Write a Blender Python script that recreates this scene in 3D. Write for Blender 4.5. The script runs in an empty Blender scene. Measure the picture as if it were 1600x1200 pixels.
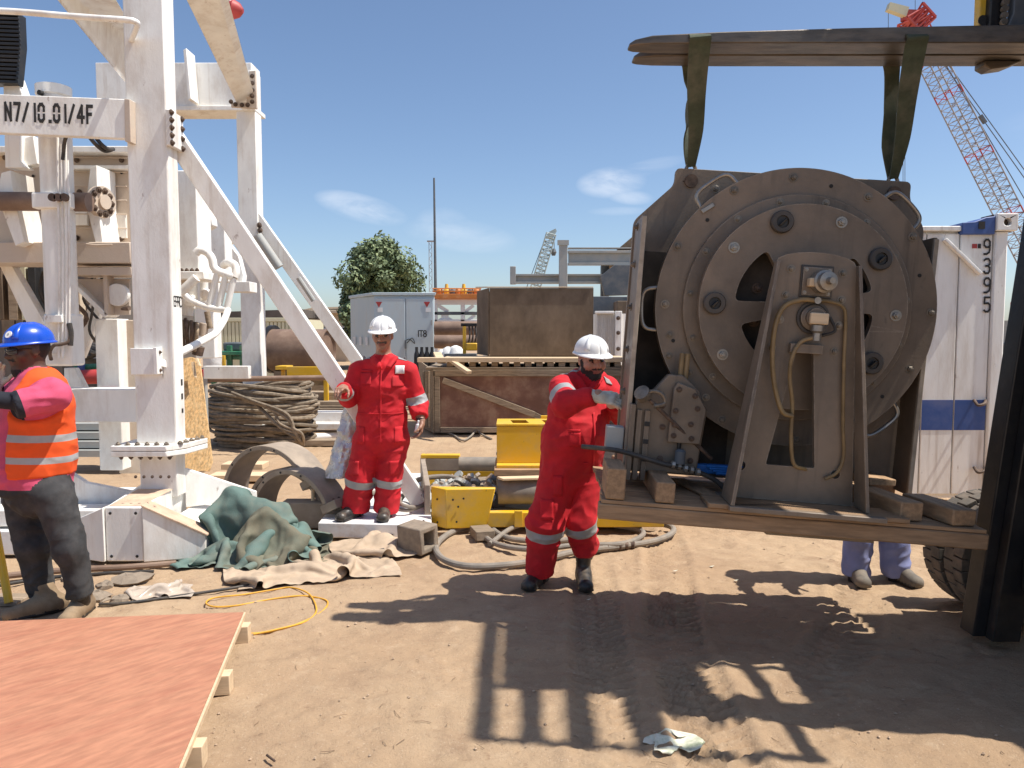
import bpy, bmesh, math, random
import numpy as np
from mathutils import Vector, Matrix, noise as mnoise
R = math.radians
random.seed(7)
rng = np.random.default_rng(7)
scene = bpy.context.scene
C = scene.collection

# ------------------------------------------------------------------ camera
CAM_H, PITCH = 1.72, math.atan(80 / 1200)
cam_d = bpy.data.cameras.new('camera')
cam_d.sensor_width = 36.0
cam_d.lens = 27.0
cam_d.clip_start = 0.05
cam_d.clip_end = 3000
cam = bpy.data.objects.new('camera', cam_d)
cam.location = (0, 0, CAM_H)
cam.rotation_euler = (R(90) - PITCH, 0, 0)
C.objects.link(cam)
scene.camera = cam

# ------------------------------------------------------------------ light
SUN_EL, SUN_FRONT = R(62), R(7)          # sun stands to the right, a little on the camera's side
to_sun = Vector((math.cos(SUN_EL) * math.cos(SUN_FRONT), -math.cos(SUN_EL) * math.sin(SUN_FRONT), math.sin(SUN_EL)))
world = bpy.data.worlds.new('World')
scene.world = world
world.use_nodes = True
wn, wl = world.node_tree.nodes, world.node_tree.links
wn.clear()
w_out = wn.new('ShaderNodeOutputWorld')
w_bg = wn.new('ShaderNodeBackground')
w_bg.inputs[1].default_value = 0.12
w_sky = wn.new('ShaderNodeTexSky')
w_sky.sky_type = 'NISHITA'
w_sky.sun_disc = False
w_sky.sun_elevation = SUN_EL
w_sky.sun_rotation = math.atan2(to_sun.x, to_sun.y)
w_sky.altitude = 0
w_sky.air_density = 0.88
w_sky.dust_density = 1.0
w_sky.ozone_density = 3.2
sun_d = bpy.data.lights.new('sun', 'SUN')
sun_d.energy = 4.9
sun_d.angle = R(0.53)
sun_d.color = (1.0, 0.955, 0.885)
sun = bpy.data.objects.new('sun', sun_d)
sun.rotation_euler = to_sun.to_track_quat('Z', 'Y').to_euler()
sun.location = (8, -3, 15)
C.objects.link(sun)
scene.view_settings.view_transform = 'Standard'
scene.view_settings.look = 'None'
scene.view_settings.exposure = 0.35
scene.view_settings.gamma = 1.0
scene.view_settings.use_curve_mapping = False

def at(u, v, Y):
    """World point at depth Y that the photograph shows at pixel (u, v) of 1600 x 1200."""
    a, b = (u - 800) / 1200, (600 - v) / 1200
    dy = math.cos(PITCH) + b * math.sin(PITCH)
    dz = -math.sin(PITCH) + b * math.cos(PITCH)
    t = Y / dy
    return Vector((a * t, Y, CAM_H + dz * t))
def gnd(u, v, z=0.0):
    """Point of the level z that the photograph shows at pixel (u, v)."""
    a, b = (u - 800) / 1200, (600 - v) / 1200
    dy = math.cos(PITCH) + b * math.sin(PITCH)
    dz = -math.sin(PITCH) + b * math.cos(PITCH)
    t = (z - CAM_H) / dz
    return Vector((a * t, dy * t, z))

# thin cirrus wisps in the sky, each at its own direction, broken up by noise
def wnode(t, **kw):
    n = wn.new(t)
    for k, val in kw.items():
        setattr(n, k, val)
    return n
w_tc = wnode('ShaderNodeTexCoord')
w_nz = wnode('ShaderNodeTexNoise'); w_nz.inputs['Scale'].default_value = 9; w_nz.inputs['Detail'].default_value = 7; w_nz.inputs['Roughness'].default_value = 0.62; w_nz.inputs['Distortion'].default_value = 0.6
w_mp = wnode('ShaderNodeMapping'); w_mp.inputs['Scale'].default_value = (1.0, 1.0, 2.6)
wl.new(w_tc.outputs['Generated'], w_mp.inputs['Vector']); wl.new(w_mp.outputs[0], w_nz.inputs['Vector'])
def wmath(op, a, b=None, clamp=False):
    n = wnode('ShaderNodeMath', operation=op); n.use_clamp = clamp
    for i, x in enumerate((a, b)):
        if x is None: continue
        if isinstance(x, (int, float)): n.inputs[i].default_value = x
        else: wl.new(x, n.inputs[i])
    return n.outputs[0]
def wisp(u, v, a, b, tilt, s):
    d = (at(u, v, 100) - Vector((0, 0, CAM_H))).normalized()
    e1 = Vector((d.y, -d.x, 0)).normalized(); e2 = e1.cross(d).normalized()
    f1 = e1 * math.cos(tilt) + e2 * math.sin(tilt); f2 = e2 * math.cos(tilt) - e1 * math.sin(tilt)
    outs = []
    for f, w in ((f1, a), (f2, b)):
        n = wnode('ShaderNodeVectorMath', operation='DOT_PRODUCT'); wl.new(w_tc.outputs['Generated'], n.inputs[0]); n.inputs[1].default_value = f / w
        m = wmath('MULTIPLY', n.outputs['Value'], n.outputs['Value']); outs.append(m)
    q = wmath('SUBTRACT', 1.0, wmath('ADD', outs[0], outs[1]), True)
    return wmath('MULTIPLY', q, s * .72)
wis = [wisp(565, 325, .060, .018, -.22, .8), wisp(955, 285, .045, .020, .05, .75), wisp(1010, 262, .05, .010, .2, .35),
       wisp(985, 308, .030, .010, -.1, .5), wisp(720, 368, .075, .022, -.12, .42), wisp(690, 345, .035, .018, 0, .3), wisp(965, 330, .04, .006, 0, .25),
       wisp(-500, 250, .3, .04, .1, .5), wisp(2400, 120, .35, .05, -.1, .5), wisp(300, -700, .4, .06, .3, .4)]
acc = wis[0]
for x in wis[1:]: acc = wmath('MAXIMUM', acc, x)
w_rp = wmath('MULTIPLY', wmath('SUBTRACT', w_nz.outputs['Fac'], 0.34), 3.2, True)
w_fac = wmath('MULTIPLY', acc, w_rp, True)
w_mix = wnode('ShaderNodeMix', data_type='RGBA')
wl.new(w_fac, w_mix.inputs[0]); wl.new(w_sky.outputs[0], w_mix.inputs[6]); w_mix.inputs[7].default_value = (7.2, 7.4, 7.8, 1)
wl.new(w_mix.outputs[2], w_bg.inputs[0]); wl.new(w_bg.outputs[0], w_out.inputs[0])

# ------------------------------------------------------------------ materials
def _lin(c):
    return tuple(((x / 12.92) if x <= .04045 else ((x + .055) / 1.055) ** 2.4) for x in c)
def mat(name, col, rough=.6, metal=0.0, var=.18, vscale=6.0, dirt=None, dirt_amt=.0, dscale=2.5, bump=.0, bscale=60.0, stretch=(1, 1, 1),
        detail=6.0, rough_var=.12, rand=0.0, spots=None, spot_amt=0.0, spot_scale=14., subsurface=0.0, coat=0.0, streak=None, streak_amt=0.0, edge=None, edge_amt=0.0, edge_r=.010):
    m = bpy.data.materials.new(name); m.use_nodes = True
    nt = m.node_tree; N, L = nt.nodes, nt.links
    b = N['Principled BSDF']
    tc = N.new('ShaderNodeTexCoord'); mp = N.new('ShaderNodeMapping'); mp.inputs['Scale'].default_value = stretch
    L.new(tc.outputs['Object'], mp.inputs['Vector'])
    vec = mp.outputs[0]
    oi = N.new('ShaderNodeObjectInfo')
    ad = N.new('ShaderNodeVectorMath'); ad.operation = 'MULTIPLY_ADD'
    cb = N.new('ShaderNodeCombineXYZ')
    for i in range(3): L.new(oi.outputs['Random'], cb.inputs[i])
    L.new(cb.outputs[0], ad.inputs[0]); ad.inputs[1].default_value = (13.7, 7.3, 21.1); L.new(vec, ad.inputs[2])
    vec = ad.outputs[0]
    def noise(sc, det=detail, ro=.6):
        n = N.new('ShaderNodeTexNoise'); n.inputs['Scale'].default_value = sc; n.inputs['Detail'].default_value = det; n.inputs['Roughness'].default_value = ro
        L.new(vec, n.inputs['Vector']); return n.outputs['Fac']
    def ramp(f, lo, hi):
        n = N.new('ShaderNodeMapRange'); n.interpolation_type = 'SMOOTHSTEP'
        n.inputs['From Min'].default_value = lo; n.inputs['From Max'].default_value = hi; L.new(f, n.inputs['Value']); return n.outputs[0]
    def mix(f, a, bb, mode='MIX'):
        n = N.new('ShaderNodeMix'); n.data_type = 'RGBA'; n.blend_type = mode
        if isinstance(f, (int, float)): n.inputs[0].default_value = f
        else: L.new(f, n.inputs[0])
        for i, x in ((6, a), (7, bb)):
            if isinstance(x, tuple): n.inputs[i].default_value = (*x[:3], 1)
            else: L.new(x, n.inputs[i])
        return n.outputs[2]
    def mul(a, k):
        n = N.new('ShaderNodeMath'); n.operation = 'MULTIPLY'; L.new(a, n.inputs[0]); n.inputs[1].default_value = k; return n.outputs[0]
    f1 = ramp(noise(vscale), .3, .7)
    lo = tuple(c * (1 - var) for c in col); hi = tuple(min(1, c * (1 + var)) for c in col)
    cur = mix(f1, lo, hi)
    if rand:
        hs = N.new('ShaderNodeHueSaturation'); L.new(cur, hs.inputs['Color'])
        mr = N.new('ShaderNodeMapRange'); mr.inputs['To Min'].default_value = 1 - rand; mr.inputs['To Max'].default_value = 1 + rand
        L.new(oi.outputs['Random'], mr.inputs['Value']); L.new(mr.outputs[0], hs.inputs['Value']); cur = hs.outputs[0]
    if dirt and dirt_amt:
        cur = mix(mul(ramp(noise(dscale, 9, .68), .42, .72), dirt_amt), cur, dirt)
    if spots and spot_amt:
        cur = mix(mul(ramp(noise(spot_scale, 4, .7), .66, .74), spot_amt), cur, spots)
    if streak:
        mp2 = N.new('ShaderNodeMapping'); mp2.inputs['Scale'].default_value = (9, 9, .55); L.new(tc.outputs['Object'], mp2.inputs['Vector'])
        sn = N.new('ShaderNodeTexNoise'); sn.inputs['Scale'].default_value = 1.6; sn.inputs['Detail'].default_value = 5; sn.inputs['Roughness'].default_value = .6; L.new(mp2.outputs[0], sn.inputs['Vector'])
        n2 = N.new('ShaderNodeMath'); n2.operation = 'MULTIPLY'; L.new(ramp(sn.outputs['Fac'], .5, .72), n2.inputs[0]); L.new(ramp(noise(1.3, 3), .4, .65), n2.inputs[1])
        cur = mix(mul(n2.outputs[0], streak_amt), cur, streak)
    if edge:                                              # paint worn off or rust along real edges
        bv = N.new('ShaderNodeBevel'); bv.samples = 4; bv.inputs['Radius'].default_value = edge_r
        ge = N.new('ShaderNodeNewGeometry'); dt = N.new('ShaderNodeVectorMath'); dt.operation = 'DOT_PRODUCT'; L.new(bv.outputs[0], dt.inputs[0]); L.new(ge.outputs['Normal'], dt.inputs[1])
        iv = N.new('ShaderNodeMath'); iv.operation = 'SUBTRACT'; iv.inputs[0].default_value = 1.0; L.new(dt.outputs['Value'], iv.inputs[1])
        em = N.new('ShaderNodeMath'); em.operation = 'MULTIPLY'; L.new(ramp(iv.outputs[0], .01, .16), em.inputs[0]); L.new(ramp(noise(16, 5, .7), .38, .62), em.inputs[1])
        cur = mix(mul(em.outputs[0], edge_amt), cur, edge)
    L.new(cur, b.inputs['Base Color'])
    rr = N.new('ShaderNodeMapRange'); rr.inputs['To Min'].default_value = max(.05, rough - rough_var); rr.inputs['To Max'].default_value = min(1, rough + rough_var)
    L.new(noise(vscale * 2.3), rr.inputs['Value']); L.new(rr.outputs[0], b.inputs['Roughness'])
    b.inputs['Metallic'].default_value = metal
    if coat: b.inputs['Coat Weight'].default_value = coat
    if subsurface: b.inputs['Subsurface Weight'].default_value = subsurface; b.inputs['Subsurface Radius'].default_value = (.01, .004, .002)
    if bump:
        bp = N.new('ShaderNodeBump'); bp.inputs['Strength'].default_value = 1.0; bp.inputs['Distance'].default_value = bump
        L.new(noise(bscale, 8, .65), bp.inputs['Height']); L.new(bp.outputs[0], b.inputs['Normal'])
    return m
DUST = (.46, .34, .23)
def add_crease(m, scale, dist, strength=.6):
    N, L = m.node_tree.nodes, m.node_tree.links; b0 = next(n for n in N if n.type == 'BUMP')
    tc = N.new('ShaderNodeTexCoord'); mp = N.new('ShaderNodeMapping'); mp.inputs['Scale'].default_value = (1, 1, 1.5); mp.inputs['Rotation'].default_value = (0, .5, .3); L.new(tc.outputs['Object'], mp.inputs['Vector'])
    nz = N.new('ShaderNodeTexNoise'); nz.noise_type = 'RIDGED_MULTIFRACTAL'; nz.inputs['Scale'].default_value = scale; nz.inputs['Detail'].default_value = 3.5; nz.inputs['Distortion'].default_value = .5; L.new(mp.outputs[0], nz.inputs['Vector'])
    b1 = N.new('ShaderNodeBump'); b1.inputs['Distance'].default_value = dist; b1.inputs['Strength'].default_value = strength; L.new(nz.outputs['Fac'], b1.inputs['Height']); L.new(b1.outputs[0], b0.inputs['Normal'])
    return m
M = {}
M['rig'] = mat('rig_white_paint', (.90, .885, .83), .5, 0, .05, 3, DUST, .42, 2.0, .0015, 40, rough_var=.15, spots=(.22, .10, .05), spot_amt=.65, spot_scale=5.5, stretch=(1.6, 1.6, .7), streak=(.40, .27, .17), streak_amt=.35, edge=(.36, .22, .13), edge_amt=.35)
M['rig_tan'] = mat('rig_dusty_paint', (.60, .50, .40), .6, 0, .10, 3, (.40, .28, .19), .5, 3, .0015, 40, spots=(.16, .08, .04), spot_amt=.6, spot_scale=9)
M['white_skid'] = mat('white_skid_paint', (.78, .77, .75), .5, 0, .05, 4, DUST, .6, 4, .001, 50)
M['dustcap'] = mat('sand_on_steel', (.56, .40, .28), .95, 0, .16, 9, None, 0, 2, .004, 60)
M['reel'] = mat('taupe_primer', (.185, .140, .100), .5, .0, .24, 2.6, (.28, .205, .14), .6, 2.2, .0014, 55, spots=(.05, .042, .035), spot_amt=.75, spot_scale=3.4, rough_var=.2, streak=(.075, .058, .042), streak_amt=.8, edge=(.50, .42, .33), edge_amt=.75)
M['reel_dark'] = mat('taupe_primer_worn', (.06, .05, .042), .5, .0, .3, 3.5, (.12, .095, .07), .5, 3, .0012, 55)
M['steel'] = mat('bare_steel', (.36, .33, .29), .42, .7, .15, 20, (.27, .21, .15), .6, 12)
M['bolt'] = mat('dull_bolt_steel', (.23, .195, .155), .5, .5, .25, 30, (.25, .18, .12), .5, 14, rand=.25)
M['bolt_rust'] = mat('rusty_bolt', (.11, .075, .055), .75, .3, .3, 30, (.3, .2, .14), .5, 14, rand=.2)
M['black_iron'] = mat('black_painted_iron', (.014, .014, .015), .45, 0, .2, 6, (.11, .085, .06), .25, 4, .001, 40)
M['fork'] = mat('worn_fork_steel', (.115, .098, .08), .42, .55, .3, 4, (.26, .19, .13), .55, 3, .001, 30, stretch=(1, 4, 4))
M['rubber'] = mat('tyre_rubber', (.12, .105, .085), .88, 0, .25, 9, (.28, .21, .15), .8, 6, .002, 50)
M['hose'] = mat('dusty_grey_hose', (.23, .20, .165), .8, 0, .15, 10, (.36, .28, .2), .55, 6, .001, 90)
M['blackhose'] = mat('black_hose', (.03, .028, .026), .55, 0, .2, 10, (.2, .15, .1), .4, 6)
M['rope'] = mat('dusty_wire_rope', (.235, .185, .13), .9, 0, .3, 14, (.12, .095, .07), .6, 8, .003, 120, rand=.3)
M['wood'] = mat('raw_timber', (.39, .245, .135), .8, 0, .22, 5, (.22, .14, .08), .55, 3, .0012, 40, stretch=(1, 9, 9), rand=.16)
M['wood_y'] = mat('raw_timber_along_depth', (.39, .245, .135), .8, 0, .22, 5, (.22, .14, .08), .55, 3, .0012, 40, stretch=(9, 1, 9), rand=.16)
M['oldwood'] = mat('weathered_timber', (.27, .205, .14), .88, 0, .25, 5, (.42, .33, .24), .6, 4, .002, 40, stretch=(1, 8, 8), rand=.2)
M['palewood'] = mat('pale_sawn_timber', (.66, .50, .32), .75, 0, .14, 6, (.40, .27, .16), .4, 3, .001, 40, stretch=(1, 9, 9), rand=.12)
M['oldply'] = mat('dirty_plywood_box', (.135, .095, .062), .9, 0, .2, 2.2, (.26, .19, .13), .6, 1.4, .0015, 60, stretch=(1.6, 1, 1))
M['osb'] = mat('strand_board', (.60, .37, .16), .75, 0, .4, 55, (.76, .55, .3), .7, 40, .0015, 50, stretch=(1, 1, .35))
M['redply'] = mat('red_film_plywood', (.23, .115, .08), .75, 0, .2, 3, (.40, .29, .2), .65, 3, .001, 60)
M['yellow'] = mat('yellow_paint', (.78, .46, .018), .42, 0, .08, 4, (.45, .32, .16), .55, 4, .0008, 50, spots=(.12, .09, .05), spot_amt=.75, spot_scale=9, edge=(.16, .11, .07), edge_amt=.8)
M['contwhite'] = mat('container_white_paint', (.86, .84, .79), .55, 0, .05, 2, (.55, .46, .36), .5, 2.2, .001, 40, stretch=(3, 3, .6), spots=(.2, .11, .06), spot_amt=.75, spot_scale=7, streak=(.33, .22, .14), streak_amt=.5, edge=(.22, .11, .06), edge_amt=.7, edge_r=.014)
M['blue'] = mat('container_blue_paint', (.035, .085, .28), .5, 0, .12, 3, (.3, .26, .22), .25, 3)
M['cabinet'] = mat('cabinet_grey_blue', (.50, .58, .61), .45, 0, .05, 2, (.45, .4, .33), .35, 2, stretch=(2, 2, .7))
M['brownpipe'] = mat('brown_coated_pipe', (.20, .125, .085), .6, 0, .15, 3, (.33, .24, .17), .5, 3)
M['greysteel'] = mat('grey_structural_steel', (.36, .37, .35), .55, 0, .1, 3, (.42, .34, .26), .45, 3)
M['darksteel'] = mat('dark_grey_steel', (.10, .115, .13), .6, 0, .15, 3, (.25, .2, .15), .35, 3)
M['cream'] = mat('cream_paint', (.62, .60, .42), .6, 0, .08, 3, (.4, .32, .22), .4, 3)
M['beigewall'] = mat('beige_render', (.55, .45, .33), .9, 0, .07, 2, (.38, .30, .22), .4, 1.5)
M['darkroof'] = mat('shed_roof_sheet', (.12, .10, .085), .8, 0, .2, 2)
M['glass'] = mat('dark_window_glass', (.03, .04, .05), .15, 0, .1, 2)
M['green'] = mat('green_machine_paint', (.02, .16, .08), .45, 0, .15, 4, DUST, .3, 4)
M['tarp'] = mat('green_tarpaulin', (.105, .168, .145), .8, 0, .2, 3, (.20, .185, .135), .75, 2.6, .002, 120)
M['tarp_khaki'] = mat('khaki_tarpaulin', (.165, .145, .095), .85, 0, .22, 4, (.10, .13, .10), .6, 3, .002, 120)
M['canvas'] = mat('beige_canvas', (.46, .35, .245), .9, 0, .12, 7, (.34, .25, .165), .55, 4, .0015, 150)
M['saddle'] = mat('dusty_half_ring_steel', (.33, .265, .20), .75, 0, .15, 5, (.21, .17, .135), .6, 4, .001, 60)
M['saddle_shade'] = mat('half_ring_inner_shade', (.185, .16, .145), .7, 0, .15, 5, (.3, .24, .18), .4, 4, .001, 60)  # shade under the arch put into the colour of the inner faces
M['concrete'] = mat('concrete_block', (.25, .20, .148), .95, 0, .18, 20, (.25, .19, .14), .5, 8, .003, 90)
M['sling'] = mat('green_sling_webbing', (.062, .075, .045), .85, 0, .2, 12, (.19, .17, .12), .6, 5, .001, 200)
M['orangecable'] = mat('yellow_cable', (.70, .36, .035), .5, 0, .12, 10)
M['tube_amber'] = mat('amber_hose', (.25, .165, .07), .5, 0, .25, 10, (.3, .22, .14), .4, 8)
M['bluetape'] = mat('blue_tape', (.02, .17, .52), .45, 0, .2, 20)
M['ink'] = mat('stencil_black_ink', (.03, .028, .026), .8, 0, .2, 12)
M['inkpale'] = mat('white_chalk_mark', (.75, .72, .68), .9, 0, .1, 12)
M['redmark'] = mat('red_paint', (.42, .045, .04), .55, 0, .15, 4)
M['white'] = mat('plain_white', (.80, .79, .77), .6, 0, .04, 6, DUST, .2, 6)
M['orange'] = mat('orange_paint', (.62, .19, .03), .5, 0, .15, 5, DUST, .3, 5)
M['cranesteel'] = mat('crane_lattice_steel', (.30, .285, .29), .6, 0, .15, 1)
M['cranered'] = mat('crane_red', (.42, .06, .05), .6, 0, .2, 1)
M['craneteal'] = mat('crane_pale_green', (.40, .47, .46), .6, 0, .1, 1)
M['foil'] = mat('silver_foil', (.62, .62, .62), .3, .85, .1, 10, DUST, .4, 6, .012, 30)
M['sack'] = mat('white_sack', (.74, .73, .71), .8, 0, .08, 8, bump=.01, bscale=14)
for k_ in ('tarp', 'tarp_khaki', 'canvas'): add_crease(M[k_], 7.0, .009, .8)

# ------------------------------------------------------------------ builders
def tag(o, label=None, cat=None, group=None, kind=None):
    if label: o['label'] = label
    if cat: o['category'] = cat
    if group: o['group'] = group
    if kind: o['kind'] = kind
    return o
LOCAL = set()
def thing(name, label, cat, loc=(0, 0, 0), group=None, rot=None, local=False):
    o = bpy.data.objects.new(name, None)
    o.empty_display_size = .2
    C.objects.link(o)
    o.location = loc
    if rot is not None: o.rotation_euler = rot
    if local: LOCAL.add(o.name)
    tag(o, label, cat, group)
    return o
def root_of(o):
    while o.parent: o = o.parent
    return o
def inv_of(parent):
    if parent is None: return Matrix.Identity(4)
    r = root_of(parent)
    if r.name in LOCAL: return Matrix.Identity(4)
    return r.matrix_basis.inverted()
def catmull(pts, n=8, closed=False):
    P = [Vector(p) for p in pts]; out = []
    m = len(P); rngk = range(m) if closed else range(m - 1)
    for i in rngk:
        p0 = P[(i - 1) % m] if (closed or i > 0) else P[0] * 2 - P[1]
        p1, p2 = P[i], P[(i + 1) % m]
        p3 = P[(i + 2) % m] if (closed or i + 2 < m) else P[-1] * 2 - P[-2]
        for k in range(n):
            t = k / n
            out.append(.5 * ((2 * p1) + (p2 - p0) * t + (2 * p0 - 5 * p1 + 4 * p2 - p3) * t * t + (3 * p1 - p0 - 3 * p2 + p3) * t ** 3))
    if not closed: out.append(P[-1])
    return out
def basis(d):
    d = Vector(d).normalized()
    a = Vector((0, 0, 1)) if abs(d.z) < .9 else Vector((1, 0, 0))
    x = a.cross(d).normalized(); y = d.cross(x).normalized()
    return x, y, d
class MB:
    def __init__(s): s.v = []; s.f = []; s.m = []; s.mi = 0
    def add(s, vs, fs):
        o = len(s.v); s.v += [Vector(x) for x in vs]
        for f in fs: s.f.append([o + i for i in f]); s.m.append(s.mi)
        return s
    def hexa(s, p):
        return s.add(p, [(3, 2, 1, 0), (4, 5, 6, 7), (0, 1, 5, 4), (1, 2, 6, 5), (2, 3, 7, 6), (3, 0, 4, 7)])
    def box(s, lo, hi, rot=None):
        (x0, y0, z0), (x1, y1, z1) = lo, hi
        p = [Vector(q) for q in ((x0, y0, z0), (x1, y0, z0), (x1, y1, z0), (x0, y1, z0), (x0, y0, z1), (x1, y0, z1), (x1, y1, z1), (x0, y1, z1))]
        if rot is not None:
            c = (p[0] + p[6]) / 2; p = [c + rot @ (q - c) for q in p]
        return s.hexa(p)
    def beam(s, a, b, w, h, up=(0, 0, 1), w2=None, h2=None):
        a, b = Vector(a), Vector(b); d = (b - a).normalized(); up = Vector(up)
        x = d.cross(up).normalized(); z = x.cross(d).normalized()
        w2 = w if w2 is None else w2; h2 = h if h2 is None else h2
        q = lambda c, w, h: [c - x * w / 2 - z * h / 2, c + x * w / 2 - z * h / 2, c + x * w / 2 + z * h / 2, c - x * w / 2 + z * h / 2]
        return s.hexa(q(a, w, h) + q(b, w2, h2))
    def prism(s, pts, vec):
        P = [Vector(p) for p in pts]; vec = Vector(vec); n = len(P)
        nrm = Vector((0, 0, 0))
        for i in range(n): nrm += P[i].cross(P[(i + 1) % n])
        if nrm.dot(vec) > 0: P = P[::-1]
        return s.add(P + [p + vec for p in P], [tuple(range(n)), tuple(range(2 * n - 1, n - 1, -1))] + [((i + 1) % n, i, n + i, n + (i + 1) % n) for i in range(n)])
    def tube(s, pts, r, n=10, closed=False, cap=True, flat=1.0):
        P = [Vector(p) for p in pts]; m = len(P); rs = r if isinstance(r, (list, tuple)) else [r] * m
        d0 = (P[1] - P[0]).normalized(); x, y, _ = basis(d0); vs = []; prev = d0
        for i in range(m):
            if closed: d = (P[(i + 1) % m] - P[i - 1]).normalized()
            else: d = (P[min(i + 1, m - 1)] - P[max(i - 1, 0)]).normalized()
            if d.length < 1e-6: d = prev
            q = prev.rotation_difference(d); x = q @ x; y = q @ y; prev = d
            for k in range(n):
                t = 2 * math.pi * k / n
                vs.append(P[i] + (x * math.cos(t) + y * math.sin(t) * flat) * rs[i])
        fs = []
        for i in range(m if closed else m - 1):
            j = (i + 1) % m
            for k in range(n): fs.append((i * n + k, i * n + (k + 1) % n, j * n + (k + 1) % n, j * n + k))
        if cap and not closed: fs += [tuple(range(n - 1, -1, -1)), tuple((m - 1) * n + k for k in range(n))]
        return s.add(vs, fs)
    def cyl(s, a, b, ra, rb=None, n=24):
        rb = ra if rb is None else rb
        return s.tube([a, b], [ra, rb], n)
    def lathe(s, c, axis, prof, n=32, caps=True):
        x, y, d = basis(axis); c = Vector(c); vs = []
        for r, h in prof:
            for k in range(n):
                t = 2 * math.pi * k / n; vs.append(c + d * h + (x * math.cos(t) + y * math.sin(t)) * max(r, 1e-4))
        fs = [(i * n + k, i * n + (k + 1) % n, (i + 1) * n + (k + 1) % n, (i + 1) * n + k) for i in range(len(prof) - 1) for k in range(n)]
        if caps: fs += [tuple(range(n - 1, -1, -1)), tuple((len(prof) - 1) * n + k for k in range(n))]
        return s.add(vs, fs)
    def grid(s, P):
        nu, nv = len(P), len(P[0]); vs = [p for row in P for p in row]
        return s.add(vs, [(i * nv + j, (i + 1) * nv + j, (i + 1) * nv + j + 1, i * nv + j + 1) for i in range(nu - 1) for j in range(nv - 1)])
    def mesh(s, name, mats, inv=None, smooth=35):
        me = bpy.data.meshes.new(name)
        V = s.v if inv is None else [inv @ p for p in s.v]
        me.from_pydata([tuple(p) for p in V], [], s.f)
        for m_ in (mats if isinstance(mats, (list, tuple)) else [mats]): me.materials.append(M[m_] if isinstance(m_, str) else m_)
        me.polygons.foreach_set('material_index', s.m)
        bm = bmesh.new(); bm.from_mesh(me); bmesh.ops.recalc_face_normals(bm, faces=bm.faces); bm.to_mesh(me); bm.free()
        if smooth:
            me.polygons.foreach_set('use_smooth', [True] * len(me.polygons)); me.set_sharp_from_angle(angle=R(smooth))
        me.update()
        return me
    def build(s, name, mats, parent=None, bevel=0.0, smooth=35, kind=None, solid=0.0, sub=0):
        o = bpy.data.objects.new(name, s.mesh(name, mats, inv_of(parent), smooth)); C.objects.link(o)
        o.parent = parent
        if solid:
            md = o.modifiers.new('solid', 'SOLIDIFY'); md.thickness = solid; md.offset = 0
        if sub:
            md = o.modifiers.new('sub', 'SUBSURF'); md.levels = sub; md.render_levels = sub
        if bevel:
            md = o.modifiers.new('bevel', 'BEVEL'); md.width = bevel; md.segments = 2; md.limit_method = 'ANGLE'; md.angle_limit = R(40); md.harden_normals = False
        if kind: o['kind'] = kind
        return o
def one(name, mb, mats, label, cat, group=None, base=None, **kw):
    """A thing that is a single mesh: its origin is put at its base."""
    lo = Vector((min(p.x for p in mb.v), min(p.y for p in mb.v), min(p.z for p in mb.v))); hi = Vector((max(p.x for p in mb.v), max(p.y for p in mb.v), 0))
    b = Vector(base) if base else Vector(((lo.x + hi.x) / 2, (lo.y + hi.y) / 2, lo.z))
    mb.v = [p - b for p in mb.v]
    o = mb.build(name, mats, None, **kw); o.location = b
    return tag(o, label, cat, group)
def inst(name, me, parent, matrix):
    o = bpy.data.objects.new(name, me); C.objects.link(o); o.parent = parent
    o.matrix_basis = inv_of(parent) @ matrix
    return o
def frame_m(origin, zaxis, spin=0.0, scale=1.0):
    x, y, d = basis(zaxis); m = Matrix((x, y, d)).transposed().to_4x4()
    return Matrix.Translation(Vector(origin)) @ m @ Matrix.Rotation(spin, 4, 'Z') @ Matrix.Scale(scale, 4)
_hex = {}
def hex_mesh(matn, washer=True):
    k = (matn, washer)
    if k not in _hex:
        b = MB()
        if washer: b.lathe((0, 0, 0), (0, 0, 1), [(1.5, 0), (1.5, .22)], 14)
        b.lathe((0, 0, .2 if washer else 0), (0, 0, 1), [(1.0, 0), (1.0, .72), (.86, .85)], 6)
        b.lathe((0, 0, 1.0), (0, 0, 1), [(.52, 0), (.52, .45), (.42, .52)], 10)
        _hex[k] = b.mesh('bolt', matn)
    return _hex[k]
def bolt(parent, p, axis, r=.015, matn='bolt', name='bolt'):
    return inst(name, hex_mesh(matn), parent, frame_m(p, axis, random.random() * 3, r))
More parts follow.
